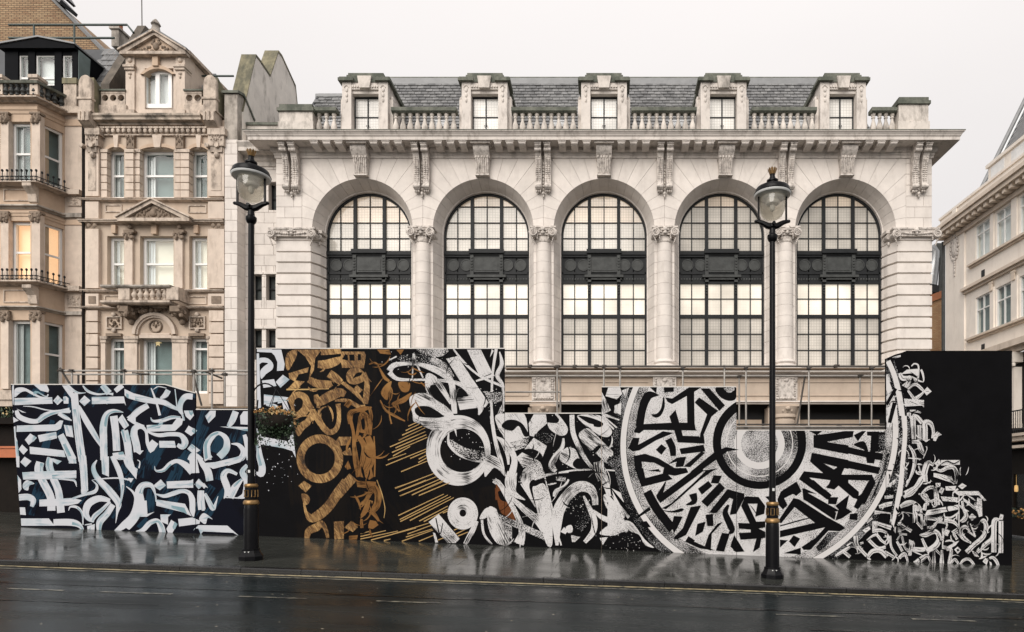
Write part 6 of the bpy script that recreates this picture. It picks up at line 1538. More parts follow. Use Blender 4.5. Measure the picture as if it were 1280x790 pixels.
def mural(tile, text):
    ox, oy, sc = TILE[tile]; fine = tile >= 18; rm = random.Random(tile)
    for line in text.strip().split(';'):
        t = line.split()
        if not t: continue
        kind, m = t[0][0], 'p_' + t[0][1]
        v = [tuple(float(q) for q in p.split(',')) for p in t[1:]]
        if kind == 'R':
            k = WF.get(m, 1) * (1.08 if fine and m == 'p_W' else 1)
            Q = [(ox + x / sc, oy + y / sc, w_ / sc * k) for x, y, w_ in v]; ribbon(Q, m)
            if fine and m == 'p_W' and max(q[2] for q in Q) > 2.6:                  # scored line inside the letter
                ribbon([(x + w_ * .16, y + w_ * .12, w_ * .11) for x, y, w_ in Q], 'p_k')
            if m == 'p_w' and len(Q) > 2 and rm.random() < .6:                      # blue wash on one side of the stroke
                h = Q[:max(2, len(Q) // 2 + 1)] if rm.random() < .5 else Q[-max(2, len(Q) // 2 + 1):]; sg = rm.choice((-1, 1))
                ribbon([(x + sg * w_ * .2, y + sg * w_ * .14, w_ * .42) for x, y, w_ in h], 'p_t')
        elif kind == 'O':
            (cx, cy), (rx, ry), (ix, iy), (irx, iry) = v
            ring(ox + cx / sc, oy + cy / sc, rx / sc, ry / sc, ox + ix / sc, oy + iy / sc, irx / sc, iry / sc, m)
        elif kind == 'L':
            for a in range(0, len(v) - 1, 2):
                (x0, y0), (x1, y1) = v[a], v[a + 1]; ribbon([(ox + x0 / sc, oy + y0 / sc, 11 / sc), (ox + x1 / sc, oy + y1 / sc, 7 / sc)], m)
        else:
            P = [(ox + x / sc, oy + y / sc) for x, y in v]
            if m in WF:
                cx = sum(p[0] for p in P) / len(P); cy = sum(p[1] for p in P) / len(P); k = .98 if fine else .955; P = [(cx + (x - cx) * k, cy + (y - cy) * k) for x, y in P]
            fillpoly(spl(P, True, 4) if kind == 'S' else P, m)
            if m == 'p_w' and rm.random() < .45:
                c2 = P[rm.randrange(len(P))]; fillpoly([(c2[0] + (x - c2[0]) * .45, c2[1] + (y - c2[1]) * .55) for x, y in P], 'p_t')
            elif fine and m == 'p_W' and len(P) > 3:
                a, b = P[0], P[len(P) // 2]; ribbon([(a[0] * .7 + b[0] * .3, a[1] * .7 + b[1] * .3, .5), (a[0] * .35 + b[0] * .65, a[1] * .35 + b[1] * .65, .7)], 'p_k')
mural(3, """Rn 240,780,110 380,600,70; Rn 640,700,110 770,450,80; Rn 1050,620,160 1120,480,110; Rn 870,720,140 930,550,110; Rn 20,300,60 160,100,60""")
mural(4, """Rn 380,560,110 500,330,80; Rn 200,560,110 240,330,90; Rn 470,250,80 520,140,60; Rn 220,120,90 300,0,70; Rn 120,720,90 200,620,60""")
rq = random.Random(77)
for i in range(34):
    x, y = rq.uniform(30, 300), rq.uniform(490, 650); a = -1.1 + rq.uniform(-.25, .25); l = rq.uniform(18, 46)
    ribbon([(x, y, rq.uniform(6, 15)), (x + l * math.cos(a), y + l * math.sin(a), rq.uniform(5, 12))], 'p_n')
mural(1, """Pw 42,50 60,45 58,180 55,250 48,250 40,120; Sw 60,90 110,70 170,78 240,115 320,160 380,165 400,140 410,150 380,185 300,172 220,135 170,110 120,125 70,168 55,165;
Pw 55,178 300,172 445,168 450,235 300,240 55,250; Pw 250,45 385,45 410,100 400,125 320,105; Pw 445,205 492,148 545,200 490,250; Pw 545,165 575,158 600,180 600,235 550,235;
Pw 700,210 755,150 818,203 755,260; Pw 818,165 1150,160 1172,255 1155,230 820,240; Rw 930,50,60 1000,130,70; Rw 1130,50,60 1060,110,50; Rw 740,55,15 790,110,30 880,140,22 980,135,15 1040,140,30;
Pw 1148,85 1264,140 1264,205 1180,180 1150,150; Rw 655,130,80 670,300,80 700,560,85 735,800,85; Pw 530,50 600,50 650,130 690,140 640,200 600,150; Rw 590,50,30 640,100,30 700,128,20 770,125,6;
Rw 705,250,12 750,360,60 850,530,60 920,650,30; Rw 150,258,6 250,265,12 350,290,14 420,300,10 520,310,20; Pw 10,250 60,310 40,345 15,340;
Rw 85,300,40 110,360,55 200,400,55 290,405,50 350,360,60 430,325,50 520,310,40 610,300,60; Pw 80,280 185,325 140,320 110,300; Rw 500,330,40 570,370,45 630,400,10; Pw 20,340 110,400 60,420 35,445;
Pw 75,450 470,438 520,395 555,400 530,480 480,505 70,515; Pw 35,460 75,450 80,560 95,600 115,790 65,790; Pw 550,440 635,450 650,570 575,555; Pw 165,590 220,525 290,570 205,645;
Pw 290,545 480,510 490,575 310,615; Pw 105,685 140,635 200,690 155,740; Pw 205,655 560,695 580,765 210,730; Rw 520,540,70 570,640,80 640,790,90;
Rw 950,790,80 945,600,80 945,450,80 975,340,60 1050,305,40 1140,320,8; Rw 1045,355,85 1065,520,80 1075,700,80; Pw 1080,390 1130,335 1200,450 1150,490; Rw 1150,500,80 1180,620,80 1200,790,80;
Pw 1170,370 1264,300 1264,425; Pw 1030,720 1140,705 1165,760 1090,790 1040,770""")
mural(2, """Pw 60,0 115,0 115,115 75,110; Pw 120,60 165,5 235,50 175,112; Pw 75,160 130,235 135,330 105,370; Rw 320,60,90 305,140,95 345,250,85 420,400,85 430,540,90; Rw 420,20,75 410,100,80 450,220,80 500,350,80 525,560,85;
Pw 440,20 535,50 490,85 450,60; Pw 130,160 300,150 690,140 690,220 400,232 140,235; Rw 500,228,10 600,235,16 660,245,25 680,305,4; Sw 150,270 190,235 265,270 215,290 200,340 165,335 145,310;
Rw 105,410,70 200,405,70 250,440,65 235,500,40; Pw 300,430 640,412 740,435 700,470 600,490 300,500; Rw 640,420,20 760,380,30 860,350,40 880,290,25 830,238,5; Pw 108,505 170,505 180,585 115,580;
Pw 120,615 410,615 470,690 125,690; Rw 450,655,70 620,655,75 700,680,60 745,735,20; Rw 600,540,5 620,500,20 690,510,30 735,570,20 742,680,12; Rw 735,0,85 750,150,80 760,340,75; Pw 720,330 800,330 770,370 725,375;
Pw 600,0 670,0 680,75 600,75; Pw 920,0 1000,0 1000,210 930,180; Rw 880,40,12 845,110,45 880,210,60 1000,340,80 1090,460,70 1080,560,25 1065,665,4; Rw 1030,0,50 1100,150,60 1130,280,45 1125,400,25 1100,500,20;
Rw 830,238,4 960,222,14 1100,218,16 1200,235,18 1240,225,5; Pw 1190,220 1245,222 1215,265; Rw 1010,440,40 900,420,70 800,470,80 770,560,70 800,620,50 850,650,20; Rw 1010,450,30 930,530,40 860,590,50 830,640,40;
Rw 1040,480,60 980,570,70 910,650,75 900,740,45; Pw 780,690 860,670 855,740 785,740; Rw 760,680,10 830,670,15; Rw 1170,300,8 1240,360,25 1262,440,30 1230,580,50 1150,680,75 1060,745,30;
Rw 1170,0,80 1200,90,80 1264,170,30; Sw 1060,0 1130,0 1160,30 1110,40 1075,25""")
mural(3, """Pw 0,115 250,180 330,185 300,245 120,215 0,180; Rw 250,200,70 350,220,60 430,260,45 520,310,25 555,400,20; Rw 230,80,12 260,160,22 290,250,24 315,350,30; Rw 400,100,60 370,150,60 320,180,20;
Rw 250,95,6 300,65,10 380,80,8; Rw 465,90,10 475,180,12 485,270,14; Rw 640,165,65 570,165,65 525,220,60 515,290,55 540,340,25; Pw 550,300 640,300 655,350 615,400 570,360; Rw 200,250,60 100,310,70 30,380,60;
Rw 0,380,30 80,430,35 160,460,30; Rw 225,370,8 250,405,25 340,400,40 430,370,40 520,370,20; Pw 175,445 440,440 490,370 555,380 540,440 470,505 180,515;
Rw 60,560,80 70,480,70 130,460,50 180,510,30 195,620,40 230,700,50; Rw 60,540,80 85,640,80 95,710,80; Pw 60,700 160,695 120,740; Pw 190,640 240,585 305,630 260,700 220,725;
Rw 190,510,15 300,545,40 420,535,45 520,545,50 565,610,75 540,660,60 490,640,40; Pw 305,600 465,600 480,670 310,670; Pw 560,510 600,448 690,500 625,555; Pw 585,680 630,628 720,695 650,735;
Pw 760,355 810,300 870,300 865,360 795,430; Rw 1065,310,70 1030,400,70 990,460,40; Pw 900,460 1040,460 1200,465 1200,510 1100,490; Pw 1105,355 1140,305 1200,305 1200,445 1110,440;
Rw 790,790,80 780,650,75 830,560,65 900,525,40 970,580,60 970,680,80 900,760,80; Rw 1020,630,10 1090,640,40 1140,700,60 1120,770,70 1040,790,40; Rw 1150,540,40 1180,650,60 1190,790,40; Rw 600,790,30 650,740,60 740,790,30""")
mural(4, """Pw 0,0 40,0 70,110 100,130 85,235 0,130; Rw 95,38,8 120,60,12 110,120,16; Pw 0,215 55,220 25,260; Rw 265,100,6 280,145,20 350,140,40 420,75,45 490,50,45 570,90,70 640,160,80; Pw 605,0 680,0 710,170 615,175;
Rw 690,0,40 740,80,60 790,150,80 810,245,80; Pw 750,70 860,60 1110,0 1170,0 1120,60 840,130 770,100; Rw 760,50,10 830,0,30; Rw 950,420,10 985,330,70 945,200,70 990,145,50 1080,180,30; Rw 1010,410,80 1060,310,80 1130,230,30;
Rw 1180,90,40 1130,160,60 1180,250,80 1160,380,70 1080,415,10; Rw 950,408,10 1100,415,14; Pw 245,295 325,228 380,290 315,340; Pw 375,250 625,240 650,225 650,315 380,322; Pw 655,280 700,220 800,320 745,290 700,330;
Rw 0,720,40 60,620,90 120,480,100 110,360,90 150,290,70 230,290,50 270,370,20 280,450,15; Rw 160,440,60 160,590,80; Pw 105,600 270,548 190,600; Rw 275,375,12 360,395,40 450,370,50 540,345,45 610,370,50 640,450,70 640,540,60 650,600,12;
Pw 270,425 570,470 640,600 560,560 275,490; Rw 720,340,70 720,430,80 730,530,80; Rw 760,370,30 800,450,50 840,520,50 865,470,25 890,395,5; Pw 490,620 640,605 720,640 710,670 500,698;
Sw 700,620 750,560 840,625 790,610 770,670 740,665; Rw 80,745,10 150,730,50 220,660,55 290,640,50 330,700,70 345,770,70; Pw 320,575 430,575 400,600 400,680 325,650; Pw 380,720 430,625 495,670 440,765 400,770;
Pw 635,740 690,680 990,685 1110,790 1050,760 740,745 715,775 690,715 650,715""")
mural(0, """Rm 372,445,26 380,520,30 372,600,24 385,670,30; Rm 410,440,40 420,520,46 415,600,40 425,672,44; Rm 455,440,30 462,540,34 458,670,40; Rm 500,470,50 520,540,60 560,660,70; Rm 480,620,30 520,670,40; Rm 600,610,40 612,660,36""")
mural(5, """Pw 85,50 240,50 270,120 235,85 85,78; Pw 85,80 110,80 130,640 90,650; Pw 235,50 330,50 365,200 355,265 285,270 290,180; Sw 100,140 190,135 250,190 245,250 180,300 130,350 120,270 160,220 200,190 140,180 105,200;
Pw 135,360 260,345 285,415 150,435; Pw 270,375 345,300 415,350 320,435; Pw 150,495 400,525 480,615 410,580 330,560 150,600; Pw 330,550 405,560 440,790 380,790; Rw 180,600,20 270,620,50 330,720,50 370,790,40;
Sg 370,150 400,80 480,55 480,120 440,200 400,260 375,230; Pg 480,55 730,55 665,140 650,260 600,350 625,220 560,120; Pg 400,290 600,230 590,280 500,300 470,360 560,370 500,430 380,455 460,370 410,340;
Ry 380,450,14 600,448,12 800,440,12; Rg 720,80,60 820,75,60 920,70,50; Rg 690,200,70 780,200,90 870,170,80 930,140,40; Pg 920,75 1150,75 1165,110 1145,240 930,235 915,170; Pk 930,150 960,100 985,110 990,165; Pk 1000,105 1050,105 1055,165 1005,165; Pk 1085,100 1115,100 1115,160 1085,160;
Rg 600,350,60 680,390,80 780,400,80 850,380,40; Rg 800,290,80 860,330,80 920,380,60; Rg 930,380,30 1060,480,40 1160,590,20; Sg 970,310 1010,245 1100,240 1180,330 1140,370 1060,400 990,380; Sk 1035,345 1070,290 1125,280 1115,310 1060,330;
Pg 1030,460 1075,405 1135,455 1080,505; Rg 1150,280,30 1175,380,50 1170,500,60 1160,590,50; Rg 1130,280,10 1220,375,6; Rg 670,500,40 700,570,80 800,520,100 900,480,90 960,500,60; Pg 660,500 690,500 700,660 680,640;
Rg 860,560,20 980,560,40 1100,620,40 1160,610,30; Rg 440,680,50 430,550,60 500,500,60 570,540,70 570,640,80 480,740,90 460,790,60; Rg 590,580,60 650,680,60 720,790,60; Rg 600,700,60 620,790,50; Rg 890,590,50 900,700,40 890,790,40;
RG 1010,790,40 1010,690,60 1060,660,40 1140,640,50 1225,625,8; RG 1100,790,30 1130,680,40 1190,740,50 1210,790,40; RG 970,620,50 1010,560,60""")
mural(6, """Pw 330,0 420,0 440,100 360,110; Pw 75,110 130,200 400,250 450,150 480,420 445,350 350,320 85,275; Rw 100,280,50 115,400,70 140,500,75 130,570,75 80,560,20;
Og 710,422 230,240 708,422 150,155; Sg 440,0 640,0 640,60 560,130 500,200 460,120; Sk 480,80 500,20 580,5 560,40; Rg 690,0,50 730,90,60 800,160,60 870,130,50 900,40,40 900,0,30; Pg 840,280 900,205 1020,205 1010,285 890,295;
Pg 930,360 1010,310 1030,390 950,385; PG 955,500 990,440 1020,520 980,530; Pg 495,690 555,640 630,690 570,755; RG 1000,0,40 1040,150,30 1050,300,40 1070,450,60 1100,600,60; RG 1110,0,30 1080,180,30 1050,280,20;
PG 1110,0 1190,0 1230,80 1220,190 1100,160; Sk 1120,40 1150,30 1155,120 1130,130; RG 1090,200,40 1150,300,60 1150,440,90 1110,600,90; RG 1180,200,60 1220,320,70 1220,450,60 1160,560,60; RG 1245,200,12 1255,400,16 1250,600,16;
PG 1150,600 1220,510 1240,600 1200,630; PG 1070,640 1264,650 1264,720 1080,700; Rg 1040,600,100 960,690,100 880,780,100; Pg 530,765 580,775 570,790 530,790""")
mural(7, """Sg 135,140 190,145 220,190 205,235 170,250 150,220; Rg 590,20,110 500,130,100 410,260,100 310,350,100 230,380,80 175,310,25; Rg 160,230,20 180,320,30; Rg 190,580,50 210,510,70 290,470,80 340,430,50 380,500,40 400,580,30;
Pg 460,415 560,410 560,590 465,590; Pg 565,475 630,410 700,470 650,520; PG 610,560 700,550 690,595 610,595; RG 860,60,60 900,150,70 890,250,70 830,320,60; RG 840,90,50 780,200,40 710,250,20; RG 820,200,70 780,300,60 720,380,20;
RG 790,300,30 860,340,40 910,410,20; PG 795,480 820,400 880,410 905,450 850,490; RG 730,390,30 740,480,30; Ry 890,0,8 940,140,10 970,280,8 960,380,5;
Ly 725,535 810,515 725,565 980,505 725,590 1100,510 830,600 1280,480 960,605 1025,590""")
mural(8, """RG 10,180,12 70,170,16 110,230,16 150,300,30 190,330,20; SG 115,440 150,370 210,330 190,420 170,500; SG 270,340 370,345 360,420 300,420; SG 215,520 300,480 390,430 340,510 250,540; RG 110,500,10 160,590,20 260,650,22 330,685,10;
RG 200,380,8 190,600,12 210,711,14; RG 210,530,12 280,600,16; PG 80,50 190,50 205,95 110,85; PG 250,50 320,50 290,95; RG 470,340,10 520,390,14; RG 10,560,30 30,640,30 20,711,20;
Sd 250,130 400,85 600,125 720,230 600,210 400,165; Rs 560,130,50 680,200,60 745,300,50; Ss 430,45 700,45 690,90 620,115 520,95; RW 175,150,10 255,110,14;
RW 190,240,60 230,190,50 330,175,35 450,180,35 580,220,60 680,270,70 740,340,60 760,480,60 770,620,50; RW 190,250,50 260,310,35 400,318,22 560,318,24 700,330,30 800,350,40 880,400,50 940,470,70 1000,560,60 985,630,15;
RW 405,85,16 395,300,12; RW 410,90,20 440,190,16 490,300,14; SW 505,290 535,250 600,280 640,330 590,345 545,390 580,480 700,560 770,640 700,640 560,520 510,400; RW 620,340,60 680,430,50 740,530,30;
SW 360,490 400,445 470,430 560,450 580,520 700,600 780,640 740,711 430,711 390,620; Sk 415,590 450,555 540,555 620,600 675,650 560,655 450,640; PW 685,120 790,95 1080,530 1050,570 975,580; PW 875,45 1005,45 1110,260 1000,310;
RW 760,45,16 850,160,24 960,260,20 1060,320,24 1180,370,24 1210,410,8; RW 960,330,16 1080,290,30 1120,270,30; RW 1140,45,30 1110,250,24 1100,450,22 1100,711,24; RW 1170,70,10 1190,180,40 1150,280,40 1200,380,30 1205,600,14;
PW 1100,45 1120,60 1085,120; PW 785,480 930,455 970,570 815,590; Ps 1030,420 1190,430 1190,510 1080,530; Ps 1150,620 1190,540 1200,610 1170,660""")
mural(9, """Ly 240,100 320,65 215,145 350,80 180,190 380,100 145,240 410,115 60,305 410,155 115,315 420,185 80,360 430,210 90,395 260,300 40,435 220,370 20,487 420,325 260,420 420,350 345,425 420,385 340,460 430,410 170,550 440,440 110,715 500,565 145,745 540,590 160,790 560,620 275,780 600,640 345,785 650,655;
OW 735,340 318,348 775,340 220,215; Ss 650,230 720,270 820,320 990,360 980,440 850,430 720,380 660,320; RW 640,170,14 640,270,30 720,370,24 850,430,24 970,455,14; PW 690,125 715,125 720,210; PW 300,0 600,0 700,60 620,150 470,140 380,100;
Sk 350,0 590,0 540,18 400,15; RW 1060,0,30 1090,200,36 1140,400,40 1200,590,12; SW 1000,400 1110,400 1180,500 1200,590 1100,510 1040,560 990,600; PW 1065,620 1140,630 1264,790 1210,790; RW 1100,200,10 1170,260,40 1220,380,40 1230,480,20""")
mural(10, """Ly 110,80 340,0 145,115 420,0 160,160 520,10 280,150 600,0 350,155 660,25 145,355 600,140 160,395 640,150 165,415 670,165 260,405 700,175 355,410 640,260 400,415 640,290 60,550 450,430 235,540 480,450 220,570 480,490 180,612 490,500 350,612 500,550 700,500 760,475 720,540 820,490 740,560 840,520 590,330 640,310 540,600 620,570;
OW 790,335 152,160 790,330 33,36; PW 440,415 545,330 765,590 720,635 640,635; Rk 520,380,12 560,540,12 590,430,8; PW 490,520 515,530 545,625 515,630; RW 930,410,40 870,540,60 810,640,40;
SW 950,380 1000,290 1060,265 1120,280 1150,350 1270,640 1140,640 1020,440 1060,360 990,390; Rk 1010,400,40 1060,540,50 1110,640,50; RW 980,400,26 1000,540,26 1080,645,18;
Sb 1120,70 1180,100 1200,180 1270,260 1270,340 1200,350 1150,280; Rb 1120,80,20 1125,200,20; Sk 1145,120 1180,120 1205,190 1150,200; RW 1100,0,60 1180,80,40 1280,260,40; PW 1150,370 1280,420 1280,480 1180,440; Ps 1190,450 1280,480 1280,600 1240,560""")
mural(11, """RW 30,0,24 45,200,26 80,420,36 120,560,40 165,715,10; SW 65,140 200,120 350,130 385,330 380,380 210,470 160,380 90,260; Sk 130,235 180,190 260,190 330,230 385,330 340,340 290,245 230,290 150,270; Ps 210,400 390,345 370,440 250,480;
RW 80,345,10 150,390,40 220,480,60 250,560,60 240,640,70 210,753,80; PW 380,220 430,130 550,130 560,220 470,300 430,350 390,340; SW 555,215 590,215 650,215 670,180 630,130 660,130 750,250 745,320 690,342 620,310 575,270;
Sd 435,330 520,300 610,320 620,370 560,410 480,380; PW 340,460 430,350 560,430 510,560 490,570; Sk 320,490 370,460 450,470 510,520 490,570; PW 260,540 320,490 480,570 450,600 330,640; SW 300,753 330,660 400,600 490,575 530,720 430,753;
RW 710,360,20 700,440,40 630,540,60 600,620,70 640,670,40; SW 670,560 690,480 760,440 830,470 870,560 960,640 840,655 720,600; Sk 800,590 840,550 900,565 970,640 870,655 810,630; Pk 650,630 660,570 790,640 700,660;
RW 440,753,10 600,700,16 780,665,16 980,655,18 1220,665,14; RW 790,140,50 800,300,50 850,430,50 920,560,40 990,650,30; SW 835,140 1050,140 1130,230 1175,300 1140,350 1070,345 990,300 960,265 900,230; Sk 850,150 960,165 1080,215 1060,255 1000,250 990,230 940,215;
SW 845,330 920,260 980,290 1090,400 1220,530 1190,570 1050,430 960,480; PW 1010,500 1080,420 1150,520 1110,600; Pd 1110,590 1170,520 1240,600 1190,660; RW 1040,580,100 1060,680,110 1080,753,110; PW 1069,0 1110,0 1160,100 1069,130; PW 1190,50 1270,20 1230,145 1185,120;
RW 1080,140,16 1150,165,14 1230,185,10; RW 1080,150,12 1130,220,20 1200,290,14; RW 1140,440,14 1220,430,14""")
mural(12, """RW 230,0,100 215,100,120 240,200,70 350,262,10; RW 130,0,14 165,40,10; PW 40,65 100,70 130,130 110,130; Sb 75,130 100,140 160,260 200,280 265,455 180,420 110,340; Sk 95,190 130,180 170,230 190,280 120,260;
RW 110,120,30 200,270,50 260,380,50 310,500,60 320,600,70 300,680,80; RW 200,220,30 330,340,60 440,430,70 500,520,50 560,640,40; Rs 100,420,50 260,490,60 400,550,60 540,620,50; SW 0,330 60,330 100,420 200,640 220,680 90,680 0,520; PW 240,660 300,560 330,560 345,680;
SW 415,160 450,120 540,110 600,370 610,690 550,690 480,440; RW 290,95,14 400,65,16 520,30,16 640,10,16 760,0,14; RW 525,0,10 560,150,14 600,320,16 610,400,20; SW 300,60 380,0 520,0 410,80 390,150 440,320; RW 310,110,14 390,230,16 450,330,14;
SW 560,110 640,100 640,110 580,125; RW 760,70,20 720,130,30 640,180,40 620,230,20; Rs 640,60,40 730,70,40; RW 650,690,30 650,480,100 670,350,120 750,220,110 850,140,110 950,150,100 1000,220,70 1010,310,60; RW 700,540,60 740,570,40;
Rd 850,540,90 900,460,100 960,370,80; RW 900,225,20 960,350,50 1000,450,60 990,560,60 910,660,40; SW 730,520 780,495 800,530 790,570 750,570; PW 780,590 870,610 820,660 790,660; RW 990,360,20 1080,430,50 1180,460,60 1280,440,60;
SW 1080,230 1110,200 1150,230 1280,380 1280,440 1180,410 1110,330; Sk 1120,290 1160,290 1220,350 1150,330; RW 1060,0,110 1110,110,70 1140,230,40; PW 1160,150 1280,210 1280,290; SW 1045,580 1130,500 1280,450 1320,570 1150,600; PW 1050,620 1130,610 1080,690; RW 640,520,14 690,690,16; Ps 400,520 520,570 520,610 420,590""")
# the great ring
CXR, CYR, SHR = 949, 548, -0.055
for (r0, r1, m_) in ((183, 173.5, 'p_d'), (166, 154, 'p_s'), (155, 57, 'p_S')): ring(CXR, CYR, r0, r0, CXR, CYR, r1, r1, m_, sh=SHR, n=120)
ring(CXR, CYR, 173.5, 173.5, CXR, CYR, 166.5, 166.5, 'p_R', sh=SHR, n=120)
ring(CXR, 553, 67, 67, CXR, 553, 58, 58, 'p_S', n=60); ring(CXR, 553, 58.3, 58.3, CXR, 553, 47.5, 47.5, 'p_k', n=60); ring(CXR, 554, 48, 48, CXR, 555, 30.5, 30.5, 'p_s', n=60)
ring(CXR, 554, 42, 42, CXR, 554, 40.8, 40.8, 'p_R', n=60); ring(CXR, 555, 31.5, 31.5, CXR, 555, 22.5, 22.5, 'p_R', n=48); ring(CXR, 555, 23, 23, CXR, 555, .5, .5, 'p_s', n=40)
mural(13, """Pk 330,360 620,345 830,345 855,415 560,410 390,410 350,440 300,430; Rk 350,380,70 370,250,70 400,150,75 440,100,70 520,100,10; Sk 455,270 500,265 540,220 565,110 575,200 540,280 490,300; Pk 440,28 505,28 500,85; Pk 565,30 655,30 655,70 570,75;
Pk 580,120 640,130 790,30 900,30 830,75 640,180 600,160; Pk 770,80 835,70 840,350 850,410 775,400; Pk 615,290 670,230 720,400 735,460 880,465 920,530 690,520 660,420; Pk 840,165 880,120 1050,240 990,290 920,450 930,530 880,520 890,440 950,270; Pk 890,40 970,40 1110,190 1060,240;
Sk 1030,30 1205,30 1205,130 1140,150 1060,110; Ss 1100,30 1190,30 1180,70 1130,75; Pk 250,570 290,480 350,480 340,540 560,420 655,435 500,500 350,590 290,600; Pk 495,585 545,535 590,570 545,630; Rk 605,490,60 640,560,60 650,640,50; Pk 705,575 920,540 935,600 720,625; Pk 740,735 900,600 935,610 800,740;
Pk 600,715 680,655 765,645 740,735 670,740 680,690; Pk 300,640 400,620 520,660 720,782 640,782 480,700 370,690 375,782 315,782; Pk 420,770 520,755 540,782; Pk 800,782 1010,610 1120,560 1235,585 1130,600 1050,660 880,782; Pk 900,770 1050,750 980,782;
PW 0,40 60,150 95,240 14,280; PW 70,30 180,28 200,90 150,140 45,110; PW 190,60 260,30 230,130; PW 130,190 190,165 185,280 130,250; RW 20,280,20 80,330,14 150,390,14; RW 40,270,18 170,320,16""")
mural(14, """Pk 245,0 315,0 335,90 490,50 500,0 560,0 700,0 720,40 600,70 540,60 580,100 300,170 270,90; Rk 350,210,80 440,370,80 580,550,80; Pk 250,440 370,345 385,375 265,450; Pk 430,250 500,140 525,110 490,240 450,290; Rk 450,290,60 640,150,60 840,0,60;
Pk 480,360 560,320 780,120 880,20 960,10 820,110 620,290 520,370; Sk 480,375 570,385 660,360 675,380 620,398 540,395; Rk 760,230,70 770,300,50 700,330,10; Pk 570,510 590,430 670,435 620,540 590,590; Pk 740,350 835,335 700,600 620,640 580,630 670,540;
Pk 805,185 900,115 935,160 840,240; Pk 945,65 1020,70 990,140 920,135; Pk 835,300 1000,130 1050,180 890,350; Pk 905,400 1070,190 1221,230 1221,270 1150,410 1090,420 1120,280 1090,265 970,405; Pk 875,420 940,410 945,520 890,520; Pk 800,500 875,480 850,570 780,610;
Pk 720,610 780,650 770,660 960,740 820,720 690,660; Pk 860,720 900,600 980,500 1030,480 930,590 920,740; Rk 1080,330,20 1050,400,50 1090,500,60 1110,560,50 1080,590,10; Pk 965,740 1020,580 1090,590 1040,750; Pk 1100,690 1130,600 1200,745 1130,745;
SW 0,300 60,320 110,420 150,540 80,580 0,600; SW 140,470 220,490 330,640 420,720 330,690 280,600 190,560; Sk 20,660 90,590 170,575 260,620 330,715 20,715; Pk 285,485 345,475 385,530 320,535; PW 30,190 110,330 200,440 180,460 60,300""")
mural(15, """Pk 970,100 1280,65 1280,120 1085,160 1280,190 1280,270 970,210; Pk 955,255 1280,320 1280,400 1170,380 1060,350 1180,420 1060,440 940,335; Pk 930,62 1050,62 1000,100; Pk 885,420 1100,440 1200,370 1240,380 1220,450 1280,450 1280,600 1180,540 1160,580 1090,570 1120,500 930,475 1130,630 1090,670 840,490;
Pk 1100,650 1190,650 1170,715 1100,710; Pk 870,570 990,620 900,600 1200,770 1150,782 1080,782 880,670; Pk 650,670 680,600 820,510 865,600 815,640 790,620 710,660 740,720 700,760 660,720; Pk 540,645 580,640 575,680""")
mural(16, """Pk 185,230 220,145 340,150 400,230 390,300 310,325 330,210 245,210 320,370 400,365 400,420 340,430 400,460 400,510 365,520 350,600 290,640 320,520 180,530 165,470 270,465 270,440 165,430 160,380 260,385; Sk 260,220 300,260 330,320 290,260;
Pk 510,370 650,160 700,170 950,330 1080,400 1110,430 1060,455 960,450 800,620 740,620 720,595 850,510 930,420 530,510 530,450 840,380 660,240 540,385; Rk 530,408,10 700,360,12 800,335,8; Pk 740,70 860,125 760,110 1030,290 1015,355 740,170; Pk 720,0 830,0 990,140 950,175;
Pk 935,65 1000,0 1110,0 1230,130 1215,170 1180,160 1050,50 1010,85; Pk 1020,230 1145,130 1120,250 1170,280 1080,340 1020,360 1050,260; Pk 1150,300 1220,295 1215,355 1145,350; Pk 1185,240 1230,140 1280,100 1280,190 1220,260; Pk 610,545 650,490 710,520 660,595;
Pk 530,530 600,535 530,600; Pk 560,650 715,600 715,660; Pk 90,590 125,490 215,635 140,640; Pd 850,600 960,460 1060,460 1000,520 880,640; PW 165,445 270,445 270,462 175,465""")
mural(17, """Pk 0,100 200,70 290,70 280,130 20,175 380,260 430,270 580,290 570,360 500,350 490,390 420,385 410,330 0,240; Pk 290,110 370,70 410,70 330,170; Sk 290,205 380,170 420,220 430,290 380,250; Pk 420,75 540,75 535,270 450,290 460,120 420,110; Pk 530,80 600,80 600,105 540,110;
Pk 0,310 555,430 530,495 0,390; Pk 130,410 200,430 100,640 40,630; Pk 0,400 120,480 340,670 335,760 300,720 130,590 0,490; Pk 0,500 470,500 490,560 0,545; Pk 430,570 480,520 505,580 400,790 310,790; Pk 0,640 60,690 20,720 0,710; Pd 540,110 600,105 600,250 530,280; Pd 570,480 610,300 640,280 600,450 500,700 440,780""")
